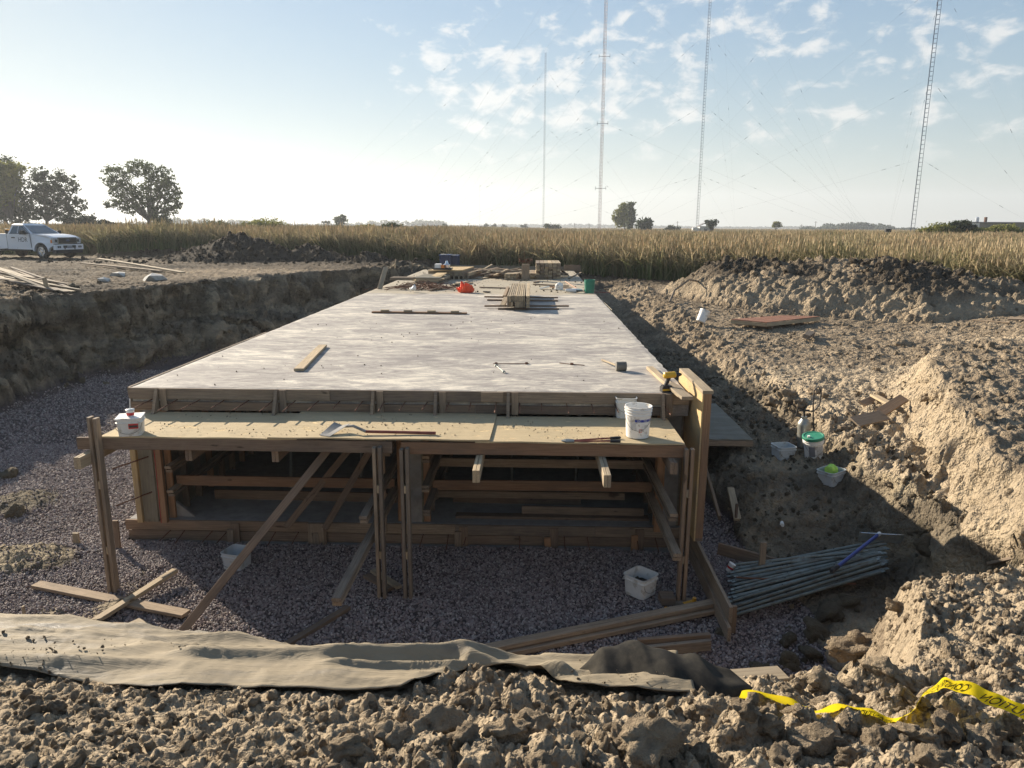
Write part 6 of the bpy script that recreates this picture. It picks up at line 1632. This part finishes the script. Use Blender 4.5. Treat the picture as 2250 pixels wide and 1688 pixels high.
tbx((.84, -.90, .80), (.90, .90, .84), 'bumper_top', 'truck_black')
tbx((.70, -.90, .30), (.95, .90, .50), 'valance', 'truck_black')
tbx((.99, -.42, .60), (1.006, .42, .74), 'lower_intake', 'truck_black')
tbx((.845, -.60, .86), (.885, .60, 1.16), 'grille', 'truck_black')
g = MB()
for a, b_ in (((.86, -.63, .84), (.905, .63, .875)), ((.84, -.63, 1.145), (.89, .63, 1.18)), ((.86, -.63, .875), (.90, -.59, 1.145)), ((.86, .59, .875), (.90, .63, 1.145))): g.box(a, b_)
g.v = [TM @ v for v in g.v]; g.build('grille_frame', 'chrome', tk)
for z in (.96, 1.06): tbx((.88, -.56, z-.012), (.893, .56, z+.012), 'grille_bar', 'truck_black')
g = MB(); g.lathe([(.10, 0), (.10, .012), (0, .012)], 20, TM @ Matrix.Translation((.895, 0, 1.01)) @ Matrix.Rotation(R(90), 4, 'Y') @ Matrix.Diagonal((.45, 1.1, 1, 1))); g.build('badge', 'navy_plastic', tk)
g = MB(); g.tube([TM @ Vector((.906, .115*math.cos(a), 1.01+.048*math.sin(a))) for a in np.linspace(0, 6.28, 20)], .008, 5, False); g.build('badge_ring', 'chrome', tk)
for s_ in (-1, 1):
    tbx((.74, min(s_*.64, s_*.93), .88), (.865, max(s_*.64, s_*.93), 1.16), 'headlight', 'lamp_lens')
    tbx((.86, min(s_*.66, s_*.80), .93), (.872, max(s_*.66, s_*.80), 1.07), 'lamp_bulb', 'truck_black')
    tbx((.70, min(s_*.90, s_*.955), .88), (.80, max(s_*.90, s_*.955), 1.05), 'side_marker', 'amber')
    tbx((.995, min(s_*.58, s_*.80), .60), (1.008, max(s_*.58, s_*.80), .71), 'fog_light', 'truck_black')
    g = MB(); g.tube([TM @ Vector((1.004, s_*.69, .655)), TM @ Vector((1.016, s_*.69, .655))], .035, 10); g.build('fog_bulb', 'lamp_lens', tk)
    tbx((.97, min(s_*.30, s_*.36), .52), (1.02, max(s_*.30, s_*.36), .60), 'tow_hook', 'truck_black')
pltt = tbx((1.007, -.16, .58), (1.016, .16, .73), 'licence_plate', 'lamp_lens')
tbx((1.017, -.12, .62), (1.0185, -.01, .67), 'plate_mark', 'navy_plastic', pltt); tbx((1.017, .02, .62), (1.0185, .12, .67), 'plate_mark', 'navy_plastic', pltt)
for wx, sy in ((WF, -1), (WF, 1), (WR, -1), (WR, 1)):
    y0 = sy*.99; y1 = sy*.73
    wm = TM @ Matrix.Translation((wx, y1, .40)) @ Matrix.Rotation(R(-90 if sy > 0 else 90), 4, 'X')
    g = MB(); g.lathe([(.24, 0), (.36, 0), (.395, .03), (.40, .13), (.395, .235), (.36, .262), (.255, .262), (.25, .22), (.25, .05)], 32, wm); w_ = g.build('wheel', 'tyre', tk)
    g = MB(); g.lathe([(.252, .20), (.252, .255), (.235, .257), (.225, .20), (.20, .16)], 28, wm); g.lathe([(.07, .16), (.07, .235), (.05, .245), (0, .245)], 16, wm)
    for k in range(6):
        m6 = wm @ Matrix.Rotation(k*math.pi/3, 4, 'Z'); g.box((.04, -.022, .19), (.235, .022, .235), m6)
    g.build('rim', 'chrome', w_)
    g = MB(); g.lathe([(.245, .10), (0, .10)], 20, wm); g.build('brake_disc', 'truck_black', w_)
tbx((-4.7, -.85, .42), (.6, .85, .60), 'underbody', 'truck_black')
tbx((-4.85, -.90, 1.20), (-2.5, .90, 1.363), 'bed_liner', 'truck_black')
# flat black lettering of the door emblem: H with open bar, D, R
lv, lf_, lw = text_mesh('HDR', .36)
mesh('door_lettering', [TM @ Vector((-1.58+u.x*.92, -1.0085, .93+u.y)) for u in lv], lf_, 'black_print', dr_)
tbx((-2.2, -.45, 1.93), (-1.7, .45, 1.965), 'beacon_bar', 'white_plastic')
eq = empty('plate_compactor', tuple(TM @ Vector((-2.9, -.5, 1.36))), 'small black and amber machine head showing over the pickup bed', 'machine')
g = MB(); g.lathe([(.12, 0), (.14, .04), (.14, .16), (.17, .18), (.17, .26), (.05, .28), (0, .28)], 14, TM @ Matrix.Translation((-2.95, -.45, 1.364))); g.build('engine', 'truck_black', eq)
g = MB(); g.lathe([(.145, .19), (.175, .20), (.175, .25)], 14, TM @ Matrix.Translation((-2.95, -.45, 1.366))); g.build('cover', 'yellow_paint', eq)

# ================================================================ MASTS
def mast(dx, dy, Yd, h, w, rung, mat, lab, guys, arms=(), solid=0):
    p = PY(dx, dy, Yd); p.z = land(np.array([p.x]), np.array([p.y]))[0]
    o = empty('radio_mast', tuple(p), lab, 'mast', 'guyed radio masts beyond the reeds')
    rr_ = max(w*.06, .028)
    cs = [(p.x-w/2, p.y-.2*w), (p.x+w/2, p.y-.2*w), (p.x+w*.05, p.y+w*.7)]
    for x, y in cs:
        g = MB(); g.tube([(x, y, p.z+.0), (x, y, p.z+h)], rr_, 5); g.build('leg', mat, o)
    g = MB(); z = p.z+.3; k = 0
    while z < p.z+h:
        for (xa, ya), (xb, yb) in ((cs[0], cs[1]), (cs[1], cs[2]), (cs[2], cs[0])):
            g.tube([(xa, ya, z), (xb, yb, z)], rr_*.8, 4, False)
            if solid: g.tube([(xa, ya, z), (xb, yb, z+rung)], rr_*.5, 3, False)
        z += rung; k += 1
    ob = g.build('bracing', mat, o)
    for z in arms:
        g = MB(); g.tube([(p.x-w*1.9, p.y-.3, p.z+z), (p.x+w*1.9, p.y-.3, p.z+z)], .06, 5); g.tube([(p.x-w*1.9, p.y-.3, p.z+z-.5), (p.x-w*1.9, p.y-.3, p.z+z+.5)], .05, 5); g.tube([(p.x+w*1.9, p.y-.3, p.z+z-.4), (p.x+w*1.9, p.y-.3, p.z+z+.6)], .05, 5)
        g.build('antenna_arm', 'mast_dark', o)
    for az_, rad_, hs in guys:
        gx, gy = p.x+math.sin(R(az_))*rad_, p.y+math.cos(R(az_))*rad_
        for hh in hs:
            a = Vector((p.x, p.y, p.z+hh)); e = Vector((gx, gy, p.z+.5)); g = MB(); pts = []
            for i in range(9):
                u = i/8; q_ = a.lerp(e, u); q_.z -= 4*u*(1-u)*(.012*(a-e).length); pts.append(q_)
            g.tube(pts, .0075*Yd/150, 3, False); g.build('guy_wire', 'wire', o)
            g = MB()
            for u in (.06, .10, .55): 
                c_ = pts[0].lerp(pts[-1], u); c_.z -= 4*u*(1-u)*(.012*(a-e).length); g.tube([c_, c_+(e-a).normalized()*.7], .035*Yd/150, 4)
            g.build('insulator', 'mast_dark', o)
    return o
H4 = (14, 27, 42, 56, 72)
mast(1971, 483, 132, 86, .66, .73, 'mast_dark', 'nearest dark ladder-like mast at the right, rising out of the picture', ((100, 24, H4[:3]), (-75, 52, H4), (20, 40, H4[1:4])), )
mast(1505, 492, 205, 92, .62, .75, 'mast_dark', 'dark ladder-like mast standing over the little white hut', ((88, 46, (16, 34, 52, 70, 86)), (-88, 60, (16, 34, 52, 70, 86)), (25, 60, (16, 52, 86))))
mast(1294, 493, 215, 96, .78, .9, 'mast_red', 'pale red lattice mast with side arms, left of the ladder-like masts', ((92, 78, (31, 52, 70, 88)), (-92, 58, (31, 52, 70, 88)), (-130, 95, (31, 52, 70, 88))), (13, 30.5, 48, 66), 1)
mast(1173, 489, 330, 74, .62, .95, 'mast_dark', 'far mast whose pointed top shows in the middle of the sky', ((90, 50, (20, 45, 68)), (-90, 50, (20, 45, 68)), (-140, 60, (20, 45, 68))))
mast(1036, 492, 1300, 72, .9, 3.5, 'mast_dark', 'tiny very distant mast above the middle of the reeds', ())
# ================================================================ TREES
def tree(dx, dbase, Yd, blobs, n, leaf, mat, lab, grp=None, trunk=.25, seed=1, name='tree', cat='tree', lobes=9, fill=.55, spill=.17):
    r = np.random.default_rng(seed); b0 = PY(dx, dbase, Yd); gz = float(land(np.array([b0.x]), np.array([b0.y]))[0]); b0.z = gz-.1
    o = empty(name, (b0.x, b0.y, gz), lab, cat, grp)
    sc_ = Yd/1600*K
    cen = []; vs = []; fs = []; tn = []
    tot = sum(b[2]*b[3] for b in blobs)
    for cx, cy, rx_, ry_, *m_ in blobs:
        c_ = PY(cx, cy, Yd); ax, az_ = rx_*sc_, ry_*sc_; ay = (ax+az_)*.45
        k = max(3, int(lobes*len(blobs)*rx_*ry_/tot)) if len(blobs) > 1 else lobes
        for _ in range(k):
            d_ = r.normal(size=3); d_ /= np.linalg.norm(d_); rad_ = r.uniform(.45, .98)
            cc = np.array([c_.x+d_[0]*ax*rad_, c_.y+d_[1]*ay*rad_, c_.z+d_[2]*az_*rad_]); cen.append(cc)
            lr = spill*(ax+az_)*r.uniform(.6, 1.25); nl = int(n*rx_*ry_/tot/k)
            t0 = r.random()*.5
            P_ = r.normal(size=(nl, 3))*np.array([lr, lr, lr*.75])*.62 + cc
            N1 = r.normal(size=(nl, 3)); N1 /= np.linalg.norm(N1, axis=1)[:, None]
            N2 = np.cross(N1, r.normal(size=(nl, 3))); N2 /= np.linalg.norm(N2, axis=1)[:, None]+1e-9
            s_ = leaf*r.uniform(.6, 1.3, nl)[:, None]
            q4 = np.stack([P_-N1*s_, P_-N2*s_*.55, P_+N1*s_, P_+N2*s_*.55], 1).reshape(-1, 3)
            base = len(vs); vs.extend(q4.tolist()); fs.extend([(base+4*i, base+4*i+1, base+4*i+2, base+4*i+3) for i in range(nl)])
            tt = np.clip(t0+r.random(nl)*.5 + .0*P_[:, 2], 0, 1); tn.extend(np.repeat(tt, 4).tolist())
    me = bpy.data.meshes.new('crown'); me.from_pydata(vs, [], fs); at = me.attributes.new('tone', 'FLOAT', 'POINT'); at.data.foreach_set('value', tn); me.materials.append(M[mat])
    cr_ = bpy.data.objects.new('crown', me); COL.objects.link(cr_); parent(cr_, o)
    if trunk:
        g = MB(); top_ = max(c[2] for c in cen); cm = np.mean(cen, 0)
        fork = Vector((b0.x*.8+cm[0]*.2, b0.y, gz+.22*(top_-gz)))
        g.tube([b0, b0.lerp(fork, .5)+Vector((trunk*.2, 0, 0)), fork], [trunk, trunk*.8, trunk*.65], 7)
        for c in cen[::max(1, len(cen)//22)]:
            c = Vector(c); m1 = fork.lerp(c, .45)+Vector((0, 0, .08*(c-fork).length)); g.tube([fork, m1, c], [trunk*.42, trunk*.22, trunk*.06], 5, False)
        g.build('trunk', 'bark', o)
    return o
GL = 'big trees at the far left'
tree(15, 486, 118, [(5, 380, 45, 40), (20, 430, 55, 50), (-40, 400, 50, 55), (30, 465, 50, 22), (-50, 460, 50, 30)], 14000, .22, 'leaf_dark', 'dense dark tree filling the left edge behind the pickup', GL, .45, 11, lobes=70, spill=.12)
tree(30, 488, 112, [(22, 375, 30, 34), (10, 420, 34, 30), (-20, 390, 30, 35)], 5000, .26, 'leaf_yellow', 'yellow-green tree crown in front of the dense dark tree at the left edge', GL, .25, 12, lobes=40, spill=.14)
tree(97, 488, 115, [(95, 392, 34, 30), (140, 400, 30, 32), (160, 440, 28, 24), (80, 440, 26, 34), (130, 455, 30, 26), (110, 420, 30, 25)], 7500, .20, 'leaf_dark', 'airy tree showing sky through its crown, right of the dense dark tree', GL, .35, 13, lobes=85, spill=.085)
tree(325, 488, 108, [(250, 380, 34, 22), (300, 365, 36, 20), (345, 385, 32, 26), (268, 412, 36, 22), (320, 420, 38, 26), (365, 410, 26, 26), (372, 440, 22, 22), (285, 445, 32, 20), (345, 460, 30, 18), (240, 440, 22, 12)], 8500, .19, 'leaf_green', 'spreading solitary tree with several trunks, right of the left tree group', None, .5, 14, lobes=120, spill=.085)
for i, (dx, dy, rx_, ry_, lb) in enumerate(((190, 480, 22, 12, 'low dark bush under the airy tree'), (228, 485, 20, 8, 'low dark bush midway between the left trees'), (352, 482, 18, 14, 'dark bush at the foot of the solitary tree'), (150, 482, 26, 10, 'rounded bush behind the roof of the pickup'))):
    tree(dx, 492, 104, [(dx, dy, rx_, ry_)], 1500, .2, 'leaf_dark', lb, 'bushes below the left trees', 0, 30+i, 'bush', 'bush', 14, spill=.22)
tree(1351, 496, 225, [(1340, 470, 14, 22), (1344, 450, 8, 14)], 1700, .42, 'leaf_yellow', 'yellowish half of the tall twin poplar right of the red mast', 'twin poplars', .3, 41, lobes=26, spill=.16)
tree(1360, 496, 228, [(1360, 470, 13, 22), (1360, 450, 9, 14)], 1700, .42, 'leaf_green', 'dark half of the tall twin poplar right of the red mast', 'twin poplars', .3, 42, lobes=26, spill=.16)
tree(1390, 500, 190, [(1390, 484, 17, 12), (1400, 488, 10, 8)], 1500, .32, 'leaf_dark', 'round dark tree just right of the twin poplar', None, .3, 43, lobes=24, spill=.2)
tree(1450, 498, 230, [(1450, 495, 16, 5)], 700, .35, 'leaf_dark', 'low flat bush between round tree and hut', None, 0, 44, 'bush', 'bush', 12, spill=.25)
tree(1537, 500, 170, [(1534, 484, 10, 8), (1544, 480, 6, 6), (1528, 478, 5, 4)], 650, .26, 'leaf_dark', 'little tree right of the white hut', None, .16, 45, lobes=14, spill=.2)
tree(1675, 500, 260, [(1676, 486, 8, 6)], 450, .35, 'leaf_yellow', 'little round tree left of the nearest mast', None, .2, 46, lobes=9, spill=.25)
tree(1190, 500, 260, [(1190, 491, 15, 6)], 700, .4, 'leaf_dark', 'bush at the foot of the far pointed mast', None, 0, 47, 'bush', 'bush', 10, spill=.25)
tree(733, 492, 210, [(735, 475, 12, 8), (733, 486, 12, 7), (740, 470, 7, 6)], 1000, .32, 'leaf_green', 'small rounded tree above the reeds left of centre', None, .25, 48, lobes=16, spill=.2)
tree(703, 490, 260, [(700, 480, 5, 4), (708, 480, 4, 4)], 260, .32, 'leaf_dark', 'tiny sparse tree left of the small rounded tree', None, .14, 49, lobes=7, spill=.2)
for i, (dx, w) in enumerate(((966, 8), (1052, 5), (1068, 7), (1090, 7), (1132, 8))):
    tree(dx, 494, 420, [(dx, 490, w, 5)], 240, .6, 'leaf_dark', ('leftmost', 'smallest', 'middle', 'fourth', 'rightmost')[i]+' of the five far bushes on the horizon left of the pointed mast', 'far bushes on the horizon', 0, 60+i, 'bush', 'bush', 6, spill=.25)
for i, (dx, dy, rx_, ry_, m_, lb) in enumerate(((2030, 494, 45, 8, 'leaf_yellow', 'yellowish willow scrub at the foot of the nearest mast'), (2095, 499, 34, 8, 'leaf_yellow', 'yellowish scrub in front of the flat building'), (2170, 497, 40, 9, 'leaf_yellow', 'yellowish scrub at the right end of the flat building'), (2075, 486, 26, 8, 'leaf_dark', 'dark clump between mast and flat building'),
        (845, 490, 22, 8, 'leaf_green', 'green scrub above the reeds, right of the small rounded tree'), (790, 492, 26, 6, 'leaf_yellow', 'low olive scrub behind the reeds beside the small rounded tree'), (560, 484, 60, 9, 'leaf_yellow', 'long olive scrub on the reed bank left of centre'), (480, 488, 50, 8, 'leaf_green', 'green scrub between solitary tree and the long olive scrub'))):
    tree(dx, 500, 86 if dx > 1500 else 92, [(dx, dy+2, rx_, ry_)], 2600, .13, m_, lb, 'scrub over the reeds', 0, 70+i, 'bush', 'bush', 34, spill=.14)
def treeline(x0, x1, y, hgt, Yd, n, lab, seed, leaf):
    r = np.random.default_rng(seed); a, e = PY(x0, y, Yd), PY(x1, y, Yd); ln = abs(e.x-a.x); vs = []; fs = []; tn = []
    hh = hgt*Yd/1600*K; gz = -.3
    m_ = int(ln/(hh*.35)); 
    for i in range(m_):
        cx = a.x+(e.x-a.x)*r.random(); h_ = hh*r.uniform(.5, 1.05)*(.75+.35*math.sin(cx*8/ln+seed)); w_ = hh*r.uniform(.5, 1.2); k = max(6, int(n/m_))
        q_ = r.normal(size=(k, 3)); q_ /= np.linalg.norm(q_, axis=1)[:, None]; q_ *= r.random((k, 1))**.33
        P_ = np.stack([cx+q_[:, 0]*w_, Yd+r.uniform(-10, 10)+q_[:, 1]*w_, gz+h_*.5+q_[:, 2]*h_*.5], 1)
        N1 = r.normal(size=(k, 3)); N1 /= np.linalg.norm(N1, axis=1)[:, None]; N2 = np.cross(N1, r.normal(size=(k, 3))); N2 /= np.linalg.norm(N2, axis=1)[:, None]
        s_ = leaf*r.uniform(.6, 1.3, (k, 1)); q4 = np.stack([P_-N1*s_, P_-N2*s_*.6, P_+N1*s_, P_+N2*s_*.6], 1).reshape(-1, 3)
        b_0 = len(vs); vs.extend(q4.tolist()); fs.extend([(b_0+4*j, b_0+4*j+1, b_0+4*j+2, b_0+4*j+3) for j in range(k)]); tn.extend(r.random(k).repeat(4).tolist())
    me = bpy.data.meshes.new('tree_line'); me.from_pydata(vs, [], fs); at = me.attributes.new('tone', 'FLOAT', 'POINT'); at.data.foreach_set('value', tn); me.materials.append(M['leaf_far'])
    o = bpy.data.objects.new('tree_line', me); COL.objects.link(o); tag(o, lab, None, None, 'stuff')
treeline(1735, 2060, 492, 17, 560, 9000, 'distant wood on the right horizon', 3, 1.1)
treeline(380, 960, 490, 15, 900, 8000, 'distant wooded ridge on the left horizon', 5, 1.9)
treeline(200, 470, 488, 20, 620, 4000, 'distant trees behind the solitary tree', 6, 1.3)
treeline(950, 1760, 492, 7, 1500, 8000, 'farthest tree line along the middle horizon', 7, 2.6)
treeline(-300, 220, 490, 10, 800, 3000, 'distant trees behind the left group', 8, 1.9)
treeline(2000, 2500, 492, 16, 400, 5000, 'distant wood behind the flat building', 9, .9)
# hut, flat building, poles
p = PY(1524, 500, 172); gz = -.3
o = empty('hut', (p.x, p.y, gz), 'little white gabled hut at the foot of the second mast', 'hut')
g = MB(); g.box((p.x-1.4, p.y, gz), (p.x+1.2, p.y+2.4, gz+2.55)); g.build('wall', 'hut_wall', o)
g = MB(); g.prism([(-1.6, 2.5), (-.1, 3.2), (1.4, 2.5), (1.4, 2.62), (-.1, 3.34), (-1.6, 2.62)], 2.6, Matrix.Translation((p.x, p.y-.1, gz))); g.build('roof', 'hut_roof', o)
g = MB(); g.box((p.x-.4, p.y-.03, gz+.1), (p.x+.3, p.y-.003, gz+2.0)); g.build('door', 'hut_roof', o)
g = MB(); g.box((p.x-2.9, p.y+.3, gz), (p.x-1.6, p.y+1.6, gz+2.2)); tag(g.build('cabinet', 'hut_wall'), 'white equipment cabinet left of the little hut', 'cabinet')
p = PY(2095, 500, 150)
o = empty('flat_building', (p.x, p.y, gz), 'low flat-roofed pale building half hidden by scrub at the right', 'building')
bt = PY(2100, 481, 150).z; g = MB(); g.box((p.x, p.y, gz), (p.x+10.8, p.y+6, bt)); g.build('wall', 'ply_grey', o)
g = MB(); g.box((p.x-.02, p.y-.08, gz), (p.x+1.6, p.y-.01, bt)); g.build('end_wall', 'hut_wall', o)
g = MB(); g.box((p.x-.2, p.y-.2, bt+.003), (p.x+11, p.y+6.2, bt+.15)); g.build('roof', 'hut_roof', o)
for k in range(3): g = MB(); g.box((p.x+3+k*2.4, p.y-.03, bt-1.6), (p.x+4+k*2.4, p.y-.005, bt-.6)); g.build('window', 'truck_glass', o)
g = MB(); g.lathe([(.3, 0), (.35, .1), (.35, .75), (.15, .95), (0, .95)], 12, Matrix.Translation((p.x+1.6, p.y+1, bt+.15))); g.build('roof_vent', 'lamp_lens', o)
g = MB(); g.box((p.x+3.2, p.y+1, bt+.15), (p.x+3.6, p.y+1.4, bt+1.1)); g.build('chimney', 'rust', o)
p = PY(1918, 503, 90); o = empty('marker_box', (p.x, p.y, gz), 'small dark box on a post rising out of the reeds at the right', 'box')
g = MB(); g.box((p.x-.3, p.y, 1.55), (p.x+.35, p.y+.4, 1.95)); g.build('head', 'truck_black', o)
g = MB(); g.tube([(p.x, p.y+.2, gz), (p.x, p.y+.2, 1.55)], .12, 6); g.build('post', 'hut_wall', o)
for i, (dx, t_, b_0, lb) in enumerate(((1760, 483, 497, 'tallest utility pole, left of the distant wood'), (1730, 490, 497, 'short pole just left of the tallest pole'), (1462, 483, 496, 'double pole between bush and ladder-like mast'), (1240, 487, 495, 'pole left of the red mast'), (1273, 489, 495, 'slim pole close to the red mast'), (1012, 486, 493, 'pole left of the tiny distant mast'), (1138, 488, 494, 'pole left of the pointed mast'), (880, 484, 492, 'leftmost pole over the middle of the reeds'))):
    Yd = 620; a = PY(dx, b_0, Yd); e = PY(dx, t_, Yd); o = empty('utility_pole', (a.x, Yd, gz), lb, 'pole', 'utility poles on the horizon')
    g = MB(); g.tube([(a.x, Yd, gz), (a.x, Yd, e.z+2)], .22, 5); g.build('pole', 'bark', o)
    g = MB(); g.box((a.x-1.3, Yd-.1, e.z+1), (a.x+1.3, Yd+.1, e.z+1.2)); g.build('crossarm', 'bark', o)
# ================================================================ HAZE
HAZE = 0.0005
if HAZE:
    g = MB(); g.box((-2600, -2600, -4), (2600, 2600, 112)); o = g.build('haze', 'concrete')
    m = bpy.data.materials.new('haze_air'); m.use_nodes = True; t = m.node_tree; t.nodes.clear()
    mo = t.nodes.new('ShaderNodeOutputMaterial'); pv = t.nodes.new('ShaderNodeVolumePrincipled'); pv.inputs['Color'].default_value = (.88, .93, 1, 1); pv.inputs['Density'].default_value = HAZE; pv.inputs['Anisotropy'].default_value = .3
    t.links.new(pv.outputs[0], mo.inputs['Volume']); o.data.materials.clear(); o.data.materials.append(m); tag(o, kind='stuff')
